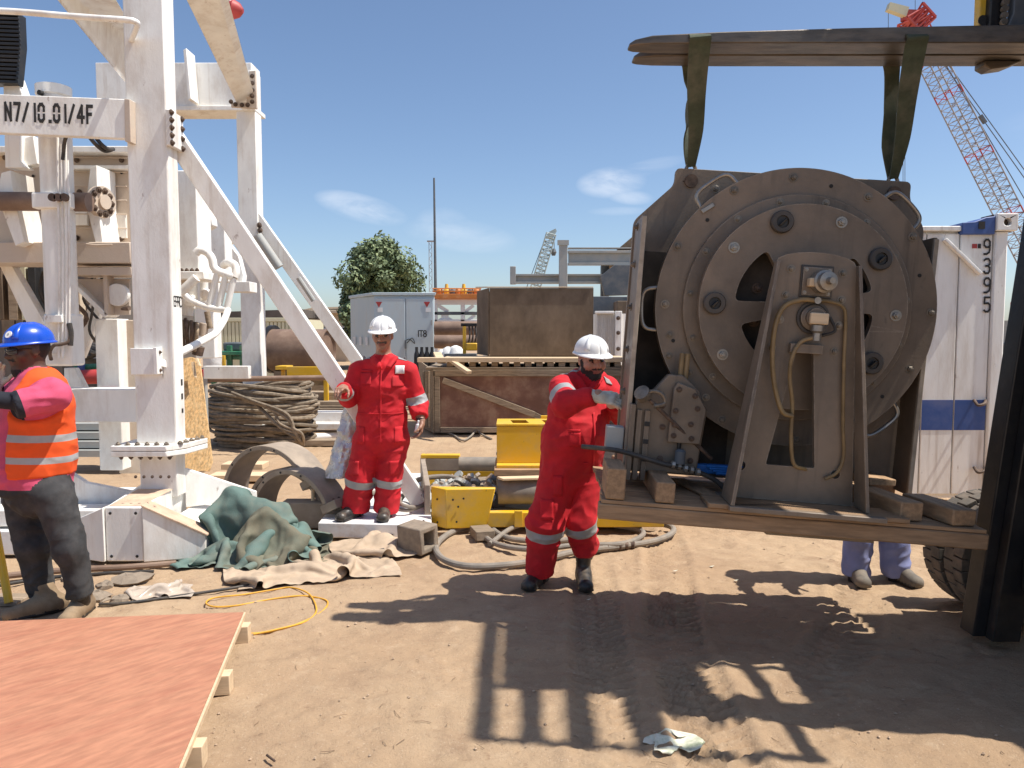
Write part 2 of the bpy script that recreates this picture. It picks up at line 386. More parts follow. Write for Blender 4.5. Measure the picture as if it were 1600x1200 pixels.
def holed(name, outer, holes, th, matn, parent, mtx, bevel=0.0):
    """Plate with real openings: outlines in its own x-y plane, thickness th along z, placed by mtx (thing frame)."""
    cu = bpy.data.curves.new(name, 'CURVE'); cu.dimensions = '2D'; cu.fill_mode = 'BOTH'; cu.extrude = th / 2
    for loop in [outer] + holes:
        sp = cu.splines.new('POLY'); sp.points.add(len(loop) - 1)
        for i, (x, y) in enumerate(loop): sp.points[i].co = (x, y, 0, 1)
        sp.use_cyclic_u = True
    tmp = bpy.data.objects.new('tmp', cu); C.objects.link(tmp)
    bpy.context.view_layer.update()
    me = bpy.data.meshes.new_from_object(tmp.evaluated_get(bpy.context.evaluated_depsgraph_get()))
    bpy.data.objects.remove(tmp); bpy.data.curves.remove(cu)
    me.name = name
    bm = bmesh.new(); bm.from_mesh(me); bmesh.ops.remove_doubles(bm, verts=bm.verts, dist=1e-5); bmesh.ops.recalc_face_normals(bm, faces=bm.faces); bm.to_mesh(me); bm.free()
    me.transform(inv_of(parent) @ mtx)
    me.materials.clear(); me.materials.append(M[matn])
    me.polygons.foreach_set('use_smooth', [True] * len(me.polygons)); me.set_sharp_from_angle(angle=R(35))
    o = bpy.data.objects.new(name, me); C.objects.link(o); o.parent = parent
    if bevel:
        md = o.modifiers.new('bevel', 'BEVEL'); md.width = bevel; md.segments = 2; md.limit_method = 'ANGLE'; md.angle_limit = R(40)
    return o
def circle(cx, cy, r, n=48): return [(cx + r * math.cos(2 * math.pi * i / n), cy + r * math.sin(2 * math.pi * i / n)) for i in range(n)]
XZ = Matrix(((1, 0, 0, 0), (0, 0, 1, 0), (0, 1, 0, 0), (0, 0, 0, 1)))   # plate x-y plane -> world x-z plane, z -> y
# stroke lettering (flat stencil print laid 2 mm off the surface)
GL = {'0': [[(.05, .15), (.05, .85), (.2, 1), (.4, 1), (.55, .85), (.55, .15), (.4, 0), (.2, 0), (.05, .15)]], '1': [[(.3, 0), (.3, 1)]],
      'I': [[(.3, 0), (.3, 1)]], '3': [[(.05, .9), (.2, 1), (.42, 1), (.55, .85), (.55, .65), (.4, .52), (.2, .52)], [(.4, .52), (.55, .4), (.55, .15), (.42, 0), (.18, 0), (.05, .12)]],
      '4': [[(.42, 0), (.42, 1), (.03, .32), (.6, .32)]], '5': [[(.53, 1), (.1, 1), (.07, .58), (.4, .6), (.55, .45), (.55, .15), (.4, 0), (.18, 0), (.05, .1)]],
      '7': [[(.05, 1), (.56, 1), (.25, 0)]], '9': [[(.08, .0), (.3, .0), (.5, .12), (.55, .3), (.55, .85), (.4, 1), (.2, 1), (.05, .85), (.05, .62), (.2, .48), (.4, .48), (.55, .6)]],
      '2': [[(.05, .85), (.2, 1), (.42, 1), (.55, .85), (.55, .62), (.05, 0), (.58, 0)]], '8': [[(.3, .53), (.1, .65), (.1, .88), (.25, 1), (.38, 1), (.52, .88), (.52, .65), (.3, .53), (.07, .38), (.07, .13), (.22, 0), (.4, 0), (.55, .13), (.55, .38), (.3, .53)]],
      'N': [[(.05, 0), (.05, 1), (.55, 0), (.55, 1)]], 'F': [[(.08, 0), (.08, 1), (.56, 1)], [(.08, .52), (.45, .52)]], 'E': [[(.56, 0), (.08, 0), (.08, 1), (.56, 1)], [(.08, .52), (.45, .52)]],
      'P': [[(.08, 0), (.08, 1), (.4, 1), (.55, .87), (.55, .62), (.4, .48), (.08, .48)]], 'R': [[(.08, 0), (.08, 1), (.4, 1), (.55, .87), (.55, .62), (.4, .5), (.08, .5)], [(.3, .5), (.57, 0)]],
      'C': [[(.55, .85), (.42, 1), (.2, 1), (.05, .85), (.05, .15), (.2, 0), (.42, 0), (.55, .15)]], 'T': [[(.0, 1), (.6, 1)], [(.3, 1), (.3, 0)]],
      '/': [[(.02, -.02), (.5, 1.02)]], '.': [[(.2, .0), (.34, .0)]]}
def lettering(name, text, origin, xdir, ydir, h, parent, matn='ink', sw=.15, gap=.78, stencil=False, vertical=False, xs=1.0):
    o = Vector(origin); X = Vector(xdir).normalized(); Y = Vector(ydir).normalized(); Nn = X.cross(Y)
    cx = 0.0; cy = 0.0
    ob = None
    for ch in text:
        b = MB()
        for st in GL.get(ch, []):
            pts = [Vector((cx + p[0], cy + p[1])) for p in st]
            for i in range(len(pts) - 1):
                d = (pts[i + 1] - pts[i]).normalized(); nn = Vector((-d.y, d.x)) * sw / 2
                lead = .0 if stencil and len(st) > 4 and i % 3 == 1 else sw * .4
                a, c = pts[i] - d * lead, pts[i + 1] + d * lead
                if stencil and (pts[i + 1] - pts[i]).length > .6 and ch in '0N4':
                    mids = [(a, a.lerp(c, .44)), (a.lerp(c, .56), c)] if ch == '0' else [(a, c)]
                else: mids = [(a, c)]
                for (p, q) in mids:
                    eps = .0004 * i
                    b.add([o + (X * z.x * xs + Y * z.y) * h + Nn * (.002 + eps) for z in (p - nn, q - nn, q + nn, p + nn)], [(0, 1, 2, 3)])
        ob = b.build(name, matn, parent, smooth=0)
        if vertical: cy -= gap + .55
        else: cx += (gap if ch not in '1I.' else gap * .72)
    return ob

# value noise on arrays
_perm = rng.permutation(512)
def vnoise2(x, y, seed=0):
    xi = np.floor(x).astype(np.int64); yi = np.floor(y).astype(np.int64); xf = x - xi; yf = y - yi
    u = xf * xf * xf * (xf * (xf * 6 - 15) + 10); w = yf * yf * yf * (yf * (yf * 6 - 15) + 10)
    def h(a, b): return (_perm[(_perm[(a + seed * 17) & 511] + b) & 511] / 255.5) - 1
    return (h(xi, yi) * (1 - u) + h(xi + 1, yi) * u) * (1 - w) + (h(xi, yi + 1) * (1 - u) + h(xi + 1, yi + 1) * u) * w
def vnoise3(p, seed=0):
    i = np.floor(p).astype(np.int64); f = p - i; u = f * f * (3 - 2 * f); r = 0
    for dx in (0, 1):
        for dy in (0, 1):
            for dz in (0, 1):
                hh = _perm[(_perm[(_perm[(i[:, 0] + dx + seed * 31) & 511] + i[:, 1] + dy) & 511] + i[:, 2] + dz) & 511] / 255.5 - 1
                r = r + hh * (u[:, 0] if dx else 1 - u[:, 0]) * (u[:, 1] if dy else 1 - u[:, 1]) * (u[:, 2] if dz else 1 - u[:, 2])
    return r

# ------------------------------------------------------------------ ground
def axis_grid(lo, hi, step, far_lo, far_hi, g=1.13):
    a = list(np.arange(lo, hi, step)); d = step; x = lo; pre = []
    while x > far_lo: d *= g; x -= d; pre.append(x)
    d = step; x = a[-1]; post = []
    while x < far_hi: d *= g; x += d; post.append(x)
    return np.array(pre[::-1] + a + post)
gx = axis_grid(-4.2, 4.6, .022, -700, 700); gy = axis_grid(1.6, 7.5, .02, -60, 1500, 1.06)
GX, GY = np.meshgrid(gx, gy)
def track(GX, GY, pts, width, period, depth, seed):
    z = np.zeros_like(GX)
    s0 = 0.0
    for (ax, ay), (bx, by) in zip(pts[:-1], pts[1:]):
        L = math.hypot(bx - ax, by - ay); tx, ty = (bx - ax) / L, (by - ay) / L
        s = (GX - ax) * tx + (GY - ay) * ty; o = (GX - ax) * -ty + (GY - ay) * tx
        m = (s >= 0) & (s < L)
        ss = s + s0
        on = np.clip((width / 2 - np.abs(o)) / .03, 0, 1)
        side = np.sign(o)
        ph = (ss + np.abs(o) * .55 + side * period * .25) / period + .25 * vnoise2(GX * 5, GY * 5, seed)
        lug = np.clip(np.sin(ph * 2 * math.pi) * 2.2, -1, 1)
        rib = np.exp(-((np.abs(o) - .02) / .02) ** 2)
        wear = np.clip(.72 + .55 * vnoise2(GX * 2.3, GY * 1.7, seed + 3), 0, 1)
        edge = np.exp(-((np.abs(o) - width / 2 - .025) / .03) ** 2)
        z += m * wear * (on * (-.5 + .62 * lug + .35 * rib) * depth + edge * depth * .7)
        s0 += L
    return z
def ground_h(GX, GY):
    near = np.exp(-((np.maximum(0, np.abs(GX) - 6)) / 4) ** 2) * np.exp(-(np.maximum(0, GY - 9) / 6) ** 2)
    h = .018 * vnoise2(GX * .7, GY * .7, 1) + .009 * vnoise2(GX * 2.1 + 3, GY * 2.1, 2) + .0055 * vnoise2(GX * 6, GY * 6, 3) + .006 * vnoise2(GX * 15, GY * 17, 4)
    scuff = np.clip(vnoise2(GX * 4 + 9, GY * 9, 5) - .25, 0, 1)
    wx = GX + .06 * vnoise2(GX * 7, GY * 7, 31); wy = GY + .06 * vnoise2(GX * 7 + 5, GY * 7, 32)
    cres = np.clip(1 - np.abs(vnoise2(wx * 6.5, wy * 13, 33)) * 7, 0, 1) * np.clip(vnoise2(GX * 2.2, GY * 2.2, 34) + .25, 0, 1)
    h += -.010 * cres + .005 * np.clip(vnoise2(wx * 11, wy * 19, 35) - .35, 0, 1)
    h += -.014 * scuff + .0025 * vnoise2(GX * 31, GY * 33, 6)
    tz = track(GX, GY, [(1.35, 7.2), (1.2, 5.9), (.92, 4.2), (.80, 2.2)], .34, .075, .024, 11)
    tz += track(GX, GY, [(.62, 6.3), (.52, 4.6), (.35, 2.3)], .32, .075, .017, 12)
    tz += track(GX, GY, [(2.75, 5.9), (1.95, 4.3), (1.42, 3.6), (1.25, 2.2)], .36, .085, .012, 13)
    tz += track(GX, GY, [(-1.0, 2.0), (-.55, 3.6), (.3, 4.3)], .28, .075, .005, 14)
    return (h + tz) * near
GZ = ground_h(GX, GY) - .004
nyy, nxx = GX.shape
gv = np.stack([GX.ravel(), GY.ravel(), GZ.ravel()], 1)
ii, jj = np.meshgrid(np.arange(nyy - 1), np.arange(nxx - 1), indexing='ij')
a0 = (ii * nxx + jj).ravel()
gf = np.stack([a0, a0 + 1, a0 + nxx + 1, a0 + nxx], 1)
def np_mesh(name, v, f):
    me = bpy.data.meshes.new(name)
    me.vertices.add(len(v)); me.vertices.foreach_set('co', np.ascontiguousarray(v, dtype=np.float32).ravel())
    k = f.shape[1]
    me.loops.add(len(f) * k); me.loops.foreach_set('vertex_index', np.ascontiguousarray(f, dtype=np.int32).ravel())
    me.polygons.add(len(f)); me.polygons.foreach_set('loop_start', np.arange(0, len(f) * k, k, dtype=np.int32))
    me.update(calc_edges=True); me.validate()
    me.polygons.foreach_set('use_smooth', [True] * len(me.polygons))
    return me
gme = np_mesh('ground', gv, gf)
def ground_mat():
    m = bpy.data.materials.new('sandy_dirt'); m.use_nodes = True
    N, L = m.node_tree.nodes, m.node_tree.links; b = N['Principled BSDF']
    tc = N.new('ShaderNodeTexCoord')
    def noise(sc, det=8, ro=.62, dist=0):
        n = N.new('ShaderNodeTexNoise'); n.inputs['Scale'].default_value = sc; n.inputs['Detail'].default_value = det; n.inputs['Roughness'].default_value = ro; n.inputs['Distortion'].default_value = dist
        L.new(tc.outputs['Object'], n.inputs['Vector']); return n.outputs['Fac']
    def rmp(f, lo, hi, a=0., c=1.):
        n = N.new('ShaderNodeMapRange'); n.interpolation_type = 'SMOOTHSTEP'; n.inputs['From Min'].default_value = lo; n.inputs['From Max'].default_value = hi; n.inputs['To Min'].default_value = a; n.inputs['To Max'].default_value = c
        L.new(f, n.inputs['Value']); return n.outputs[0]
    def mix(f, a, c, mode='MIX'):
        n = N.new('ShaderNodeMix'); n.data_type = 'RGBA'; n.blend_type = mode; L.new(f, n.inputs[0])
        for i, x in ((6, a), (7, c)):
            if isinstance(x, tuple): n.inputs[i].default_value = (*x, 1)
            else: L.new(x, n.inputs[i])
        return n.outputs[2]
    c = mix(rmp(noise(.55, 6), .35, .65), (.405, .275, .168), (.455, .325, .205))
    c = mix(rmp(noise(2.2, 9, .7, .5), .45, .72), c, (.335, .225, .140))
    c = mix(rmp(noise(7, 9, .7), .52, .75, 0, .75), c, (.52, .38, .25))
    c = mix(rmp(noise(26, 6, .7), .56, .72, 0, .55), c, (.25, .155, .095))
    c = mix(rmp(noise(95, 3, .6), .60, .72, 0, .5), c, (.60, .47, .35))
    c = mix(rmp(noise(140, 3, .6), .62, .74, 0, .6), c, (.18, .115, .075))
    L.new(c, b.inputs['Base Color']); b.inputs['Roughness'].default_value = .96
    b.inputs['Specular IOR Level'].default_value = .2
    bp = N.new('ShaderNodeBump'); bp.inputs['Distance'].default_value = .010; L.new(noise(48, 9, .72), bp.inputs['Height'])
    b2 = N.new('ShaderNodeBump'); b2.inputs['Distance'].default_value = .0022; L.new(noise(230, 4, .7), b2.inputs['Height']); L.new(bp.outputs[0], b2.inputs['Normal'])
    L.new(b2.outputs[0], b.inputs['Normal'])
    return m
M['ground'] = ground_mat()
gme.materials.append(M['ground'])
ground = bpy.data.objects.new('ground', gme); C.objects.link(ground); ground['kind'] = 'structure'
def gz(x, y): return float(ground_h(np.array([[x]]), np.array([[y]]))[0, 0]) - .004
M['pebble'] = mat('pebbles', (.40, .285, .19), .95, 0, .25, 3, (.5, .4, .3), .5, 4)
M['straw'] = mat('dry_straw', (.26, .175, .105), .9, 0, .35, 20)
# loose pebbles and straw lying on the ground: too many to count
def scatter(n, seed, lo=(-2.6, 2.4), hi=(3.2, 8.5)):
    r = np.random.default_rng(seed); out = []
    while len(out) < n:
        y = lo[1] + (hi[1] - lo[1]) * r.random() ** 1.6; x = (r.random() * 2 - 1) * .75 * y
        out.append((x, y))
    return out
b = MB()
PB = scatter(1300, 21)
PZ = ground_h(np.array([[p[0] for p in PB]]), np.array([[p[1] for p in PB]]))[0]
for (x, y), z in zip(PB, PZ):
    s = .003 + .009 * random.random() ** 4; q = Matrix.Rotation(random.random() * 6, 3, 'Z')
    vs = [Vector((x, y, z + s * .1)) + q @ Vector((sx * s * random.uniform(.6, 1.3), sy * s * random.uniform(.6, 1.2), sz * s * random.uniform(.4, .8))) for sx, sy, sz in ((1, 0, 0), (0, 1, 0), (-1, 0, 0), (0, -1, 0), (0, 0, 1), (0, 0, -1))]
    b.add(vs, [(0, 1, 4), (1, 2, 4), (2, 3, 4), (3, 0, 4), (1, 0, 5), (2, 1, 5), (3, 2, 5), (0, 3, 5)])
tag(b.build('pebbles', 'pebble', None), 'small loose pebbles strewn over the sandy ground', 'pebbles', None, 'stuff')
b = MB()
SB = scatter(420, 22)
SZ = ground_h(np.array([[p[0] for p in SB]]), np.array([[p[1] for p in SB]]))[0]
for (x, y), z in zip(SB, SZ):
    a = random.random() * 6.28; l = random.uniform(.008, .04); c = random.uniform(-.3, .3)
    p = Vector((x, y, z + .0012)); d = Vector((math.cos(a), math.sin(a), 0)); e = Vector((-d.y, d.x, 0))
    b.tube([p - d * l, p + e * l * c + Vector((0, 0, .003)), p + d * l], .0007 + .0009 * random.random(), 5)
tag(b.build('straw_litter', 'straw', None), 'bits of dry straw and twigs littering the sandy ground', 'straw litter', None, 'stuff')

# ------------------------------------------------------------------ white drilling rig substructure
rig = thing('drill_rig', 'white steel drilling rig frame stencilled N7/10.01/4F with braced columns at left', 'drill rig', (-2.8, 6.1, 0))
def pbox(name, u0, v0, u1, v1, Y, d, matn='rig', parent=None, bevel=.006):
    """Upright box whose front face (depth Y) spans the given pixels; d is its depth."""
    p, q = at(u0, v1, Y), at(u1, v0, Y)
    return MB().box((p.x, Y, p.z), (q.x, Y + d, q.z)).build(name, matn, parent, bevel)
def pprism(name, pts, Y, d, matn='rig', parent=None, bevel=.004):
    return MB().prism([at(u, v, Y) for u, v in pts], (0, d, 0)).build(name, matn, parent, bevel)
# near column with flange joint
colx0, colx1 = -2.955, -2.645
MB().box((colx0, 6.0, .85), (colx1, 6.19, 5.6)).build('column', 'rig', rig, .012)
MB().box((colx0 + .012, 6.012, .42), (colx1 - .005, 6.18, .765)).build('column_stub', 'rig', rig, .01)
fl = [(-3.09, 5.86), (-2.66, 5.86), (-2.565, 6.0), (-2.52, 6.32), (-3.09, 6.32)]
for z0 in (.766, .810):
    MB().prism([(x, y, z0) for x, y in fl], (0, 0, .041)).build('flange_plate', 'rig', rig, .006)
for k in range(6):
    x = -3.05 + k * .075
    bolt(rig, (x, 5.90, .852), (0, 0, 1), .017, 'bolt'); bolt(rig, (x + .02, 5.905, .765), (0, 0, -1), .017, 'bolt_rust')
for k in range(5):
    t = k / 4; p = Vector((-2.60, 5.97, .852)).lerp(Vector((-2.555, 6.29, .852)), t); bolt(rig, p, (0, 0, 1), .017, 'bolt')
# cover plate and shadow-casting lug on the column
MB().box((-2.96, 5.955, 1.395), (-2.76, 5.998, 1.60)).build('cover_plate', 'rig', rig, .004)
MB().box((-2.758, 5.90, 1.40), (-2.728, 5.998, 1.61)).build('lug_plate', 'rig', rig, .004)
for z in (1.43, 1.57): bolt(rig, (-2.727, 5.95, z), (1, 0, 0), .01, 'bolt_rust')
lettering('stencil_text', 'EPRC', (-2.645, 6.03, 1.93), (0, 1, 0), (0, 0, 1), .075, rig, gap=.46, sw=.13)
for (z0, hgt) in ((1.30, .05), (1.19, .045), (1.08, .035)):
    MB().box((-2.6445, 6.12, z0), (-2.6425, 6.15, z0 + hgt)).build('decal', 'ink', rig)
# header beam with stencilled number, yawed a little
hb = [at(0 - 130, 142, 5.80), at(203, 155, 5.93), at(203, 217, 5.93), at(-130, 202, 5.80)]
MB().prism(hb, (0.005, .065, 0)).build('header_beam', 'rig', rig, .006)
ep = [at(194, 154, 5.91), at(203, 155, 5.91), at(204, 222, 5.91), at(195, 221, 5.91)]
MB().prism(ep, (0, .087, 0)).build('end_plate', 'rig_tan', rig, .004)
xd = (hb[1] - hb[0]).normalized(); yd = Vector((0, 0, 1)); yd = (yd - xd * yd.dot(xd)).normalized()
t0 = (7 + 130) / 333
base = hb[3].lerp(hb[2], t0) + yd * .098 - Vector((0, .001, 0))
lettering('stencil_text', 'N7/I0.0I/4F', base, xd, yd, .122, rig, sw=.22, gap=.84, stencil=True, xs=.62)
# handrail tube at the top left
MB().tube(catmull([at(-90, 20, 5.6), at(0, 17, 5.6), at(120, 26, 5.62), at(195, 31, 5.64), at(211, 34, 5.68), at(214, 40, 5.78), at(205, 62, 6.0)], 6), .022, 12).build('handrail', 'rig', rig)
# far portal: column, cap beam, bolted joint and diagonal braces
Yf = 12.0
p, q = at(372, 640, Yf), at(398, 110, Yf)
fx0, fx1 = at(374, 400, Yf).x, at(404, 400, Yf).x
MB().box((fx0, Yf, 0.02), (fx1, Yf + .28, q.z)).build('column', 'rig', rig, .012)
p, q = at(150, 166, Yf), at(392, 97, Yf)
MB().box((p.x, Yf + .02, p.z), (q.x, Yf + .42, q.z)).build('cap_beam', 'rig', rig, .01)
MB().box((p.x, Yf - .04, p.z - .07), (q.x + .06, Yf + .46, p.z - .003)).build('cap_beam_flange', 'rig', rig, .006)
s0, s1 = at(287, 156, Yf - .25), at(295, 76, Yf - .25)
MB().prism([at(286, 78, Yf - .3), at(291, 75, Yf - .3), at(298, 154, Yf - .3), at(294, 156, Yf - .3)], (0, .31, 0)).build('stiffener', 'rig', rig, .006)
jp = [at(u, v, Yf - .42) for u, v in ((389, 111), (399, 110), (401, 170), (361, 167), (361, 160), (385, 160))]
MB().prism(jp, (0, .045, 0)).build('gusset', 'rig_tan', rig, .006)
for (u, v) in ((394, 119), (394, 130), (394, 141), (394, 150), (394, 159), (387, 164), (378, 164), (368, 163), (361, 159)):
    bolt(rig, at(u, v, Yf - .43), (0, -1, 0), .022, 'bolt_rust')
def taper(name, a0, a1, b0, b1, Ya, Yb, d, matn='rig'):
    pa0, pa1, pb0, pb1 = at(*a0, Ya), at(*a1, Ya), at(*b0, Yb), at(*b1, Yb)
    dv = Vector((0, d, 0))
    MB().hexa([pa0, pa1, pa1 + dv, pa0 + dv, pb0, pb1, pb1 + dv, pb0 + dv]).build(name, matn, rig, .008)
taper('raker', (262, -60), (326, -60), (372, 166), (389, 158), 8.6, 11.7, .42, 'rig')
taper('raker', (40, -60), (130, -60), (206, 142), (206, 60), 8.0, 10.4, .40, 'rig')
lug = [at(347, 0, 10.4), at(360, -4, 10.4), at(360, 26, 10.4), at(350, 32, 10.4)]
MB().prism(lug, (0, .12, 0)).build('lamp_bracket', 'rig', rig, .006)
MB().lathe(at(360, 14, 10.46), (1, 0, -.15), [(.10, 0), (.12, .05), (.09, .12), (.03, .17)], 18).build('warning_lamp', 'redmark', rig)
# diagonal braces: near one from the column to the foot, far one beside the far column
def brace(name, ua, va, Ya, ub, vb, Yb, w, d, matn='rig'):
    MB().beam(at(ua, va, Ya), at(ub, vb, Yb), d, w, up=(0.6, 0, 1)).build(name, matn, rig, .008)
brace('diagonal_brace', 259, 196, 6.22, 660, 790, 6.95, .15, .14)
zf0, zf1 = at(258, 228, 6.0).z, at(258, 172, 6.0).z
MB().box((-2.643, 5.975, zf0), (-2.605, 6.21, zf1)).build('brace_flange', 'rig', rig, .005)
for k in range(5): bolt(rig, (-2.604, 5.99, zf0 + .02 + k * (zf1 - zf0 - .04) / 4), (1, -.2, 0), .016, 'bolt_rust')
for k in range(4): bolt(rig, (-2.604, 6.18, zf0 + .02 + k * (zf1 - zf0 - .04) / 3), (1, -.2, 0), .016, 'bolt_rust')
brace('diagonal_brace', 398, 338, Yf + .1, 612, 640, Yf + .6, .19, .16)
MB().tube([at(402, 368, Yf - .1), at(436, 418, Yf - .05)], .075, 12).build('conduit', 'greysteel', rig)
MB().tube([at(466, 434, Yf - .1), at(490, 470, Yf - .05)], .04, 10).build('conduit', 'greysteel', rig)
for k in range(4): bolt(rig, at(405 + k * 1.2, 352 + k * 8, Yf - .02), (.8, -.6, 0), .03, 'bolt_rust')
# foot of the near brace / skid on which the middle worker stands
sk = [(-1.62, 6.32), (-.66, 6.25), (-.98, 8.6), (-1.72, 8.6)]
MB().prism([(x, y, .012) for x, y in sk], (0, 0, .125)).build('skid_foot', 'white_skid', rig, .008)
for (x, y) in ((-.74, 6.33), (-.82, 6.95), (-1.45, 6.45)): bolt(rig, (x, y, .137), (0, 0, 1), .014, 'bolt_rust')
MB().box((-1.02, 6.262, .03), (-.985, 6.27, .055)).build('slot', 'ink', rig)
# pedestal under the column
pd = MB()
pt = lambda x, y, z: Vector((x, y, z))
pd.hexa([pt(-3.02, 5.62, .02), pt(-2.74, 5.62, .02), pt(-2.74, 6.3, .02), pt(-3.02, 6.3, .02), pt(-3.02, 5.62, .43), pt(-2.74, 5.62, .43), pt(-2.66, 6.3, .53), pt(-2.98, 6.3, .53)])
pd.build('pedestal', 'rig', rig, .01)
MB().hexa([pt(-3.0, 5.64, .435), pt(-2.76, 5.64, .435), pt(-2.68, 6.0, .485), pt(-2.96, 6.0, .485), pt(-2.99, 5.65, .442), pt(-2.77, 5.65, .442), pt(-2.69, 5.99, .492), pt(-2.95, 5.99, .492)]).build('sand_drift', 'dustcap', rig)
for (x, z) in ((-2.98, .06), (-2.79, .06), (-2.98, .385), (-2.79, .385)): MB().lathe((x, 5.618, z), (0, -1, 0), [(.011, 0), (.011, .003)], 12).build('bolt_hole', 'ink', rig)
MB().hexa([pt(-2.735, 5.60, .02), pt(-2.32, 5.72, .02), pt(-2.32, 5.80, .02), pt(-2.735, 5.68, .02), pt(-2.735, 5.60, .44), pt(-2.32, 5.72, .19), pt(-2.32, 5.80, .19), pt(-2.735, 5.68, .44)]).build('wing_plate', 'rig', rig, .006)
MB().hexa([pt(-2.735, 5.585, .44), pt(-2.30, 5.705, .19), pt(-2.30, 5.86, .19), pt(-2.735, 5.74, .44), pt(-2.735, 5.585, .455), pt(-2.30, 5.705, .205), pt(-2.30, 5.86, .205), pt(-2.735, 5.74, .455)]).build('wing_flange', 'dustcap', rig, .003)
MB().hexa([pt(-3.025, 5.60, .02), pt(-3.35, 5.72, .02), pt(-3.35, 5.80, .02), pt(-3.025, 5.68, .02), pt(-3.025, 5.60, .43), pt(-3.35, 5.72, .29), pt(-3.35, 5.80, .29), pt(-3.025, 5.68, .43)]).build('wing_plate', 'rig', rig, .006)
MB().hexa([pt(-2.66, 6.18, .3), pt(-2.2, 6.52, .3), pt(-2.2, 6.55, .3), pt(-2.66, 6.22, .3), pt(-2.66, 6.18, .62), pt(-2.2, 6.52, .36), pt(-2.2, 6.55, .36), pt(-2.66, 6.22, .62)]).build('tray_side', 'rig', rig, .004)
MB().hexa([pt(-2.66, 5.78, .02), pt(-2.31, 5.86, .02), pt(-2.16, 6.5, .02), pt(-2.64, 6.5, .02), pt(-2.66, 5.78, .27), pt(-2.31, 5.86, .16), pt(-2.16, 6.5, .16), pt(-2.64, 6.5, .30)]).build('tray', 'rig', rig, .005)
# low skid beam running to the left and inner structure
MB().box((-5.6, 5.78, .02), (-3.03, 6.0, .21)).build('skid_beam', 'white_skid', rig, .01)
MB().box((-5.6, 5.83, .23), (-3.03, 6.05, .36)).build('skid_beam', 'rig', rig, .01)
MB().prism([pt(-4.3, 6.1, .3), pt(-3.02, 6.1, .3), pt(-3.02, 6.1, .44), pt(-3.42, 6.1, .52), pt(-3.72, 6.1, .72), pt(-4.3, 6.1, .72)], (0, .05, 0)).build('web_plate', 'rig', rig, .005)
MB().box((-4.6, 6.12, .2), (-3.06, 7.0, .30)).build('deck_plate', 'rig', rig, .005)
pbox('cross_beam', 60, 608, 216, 660, 6.45, .25, 'rig', rig, .01)
pbox('inner_post', 156, 498, 184, 735, 6.9, .2, 'rig', rig, .008)
pbox('inner_post', 186, 500, 214, 740, 7.05, .1, 'rig_tan', rig, .008)
MB().prism([at(158, 605.2, 6.89), at(183, 605.2, 6.89), at(183, 607.5, 6.89), at(158, 607.5, 6.89)], (0, .005, 0)).build('red_stripe', 'redmark', rig)
pprism('gusset', [(108, 436), (202, 436), (202, 492), (166, 492)], 6.6, .03, 'rig_tan', rig)
pprism('gusset_flange', [(106, 440), (112, 438), (169, 492), (162, 496)], 6.5, .2, 'rig', rig)
pbox('ledge', 108, 418, 205, 430, 6.45, .3, 'rig_tan', rig, .004)
for k in range(4): bolt(rig, at(118 + k * 13, 426, 6.52), (0, 0, -1), .018, 'bolt_rust')
pbox('stiffener', 163, 430, 167, 492, 6.5, .12, 'rig_tan', rig, .002)
MB().lathe(at(187, 461, 6.58), (0, -1, 0), [(.095, 0), (.095, .05)], 28).build('round_boss', 'rig', rig, .004)
MB().lathe(at(190, 483, 6.55), (1, -.4, .1), [(.01, 0), (.02, .05), (.02, .09)], 10).build('eye_fitting', 'bolt_rust', rig)
pprism('inner_brace', [(0, 416), (14, 408), (70, 505), (46, 514)], 6.75, .1, 'rig', rig)
pprism('inner_brace', [(116, 528), (142, 470), (160, 478), (128, 560), (112, 560)], 7.3, .08, 'rig', rig)
pprism('inner_brace', [(100, 575), (116, 575), (142, 625), (100, 625)], 7.0, .08, 'rig', rig)
# machine housing behind the cylinder, with trunnion shaft and side cheeks
pbox('housing', -120, 236, 203, 384, 6.75, .5, 'rig_tan', rig, .01)
pbox('housing_top', -120, 228, 203, 238, 6.62, .6, 'rig', rig, .006)
pbox('housing_rib', 110, 258, 203, 264, 6.66, .1, 'rig', rig, .003)
pbox('ledge', -120, 378, 203, 411, 6.42, .42, 'rig_tan', rig, .008)
MB().cyl(at(-40, 314, 6.24), at(140, 316, 6.24), .075, n=24).build('trunnion_shaft', 'brownpipe', rig)
for (pts, Y) in (([(141, 262), (151, 258), (153, 320), (160, 378), (150, 383), (134, 318)], 6.43), ([(2, 270), (16, 266), (20, 300), (38, 378), (24, 384), (0, 320), (-4, 296)], 6.3)):
    pprism('cheek_plate', pts, Y, .3, 'rig', rig)
MB().lathe(at(158, 316, 6.48), (1, -.3, 0), [(.13, -.02), (.13, .03), (.06, .03), (.06, .05)], 28).build('bearing_cap', 'rig_tan', rig)
for k in range(10):
    t = 2 * math.pi * k / 10; c = at(160, 316, 6.45); x, y, d = basis((1, -.3, 0)); bolt(rig, c + (x * math.cos(t) + y * math.sin(t)) * .1, d, .018, 'bolt_rust')
for u, v in ((52, 275), (55, 365), (190, 270), (146, 390)): MB().lathe(at(u, v, 6.74), (0, -1, 0), [(.012, 0), (.012, .006)], 10).build('bolt_hole', 'ink', rig)
MB().tube([at(135, 381, 6.40), at(150, 383, 6.40), at(175, 382, 6.40)], .007, 6).build('weld_seam', 'rig_tan', rig)
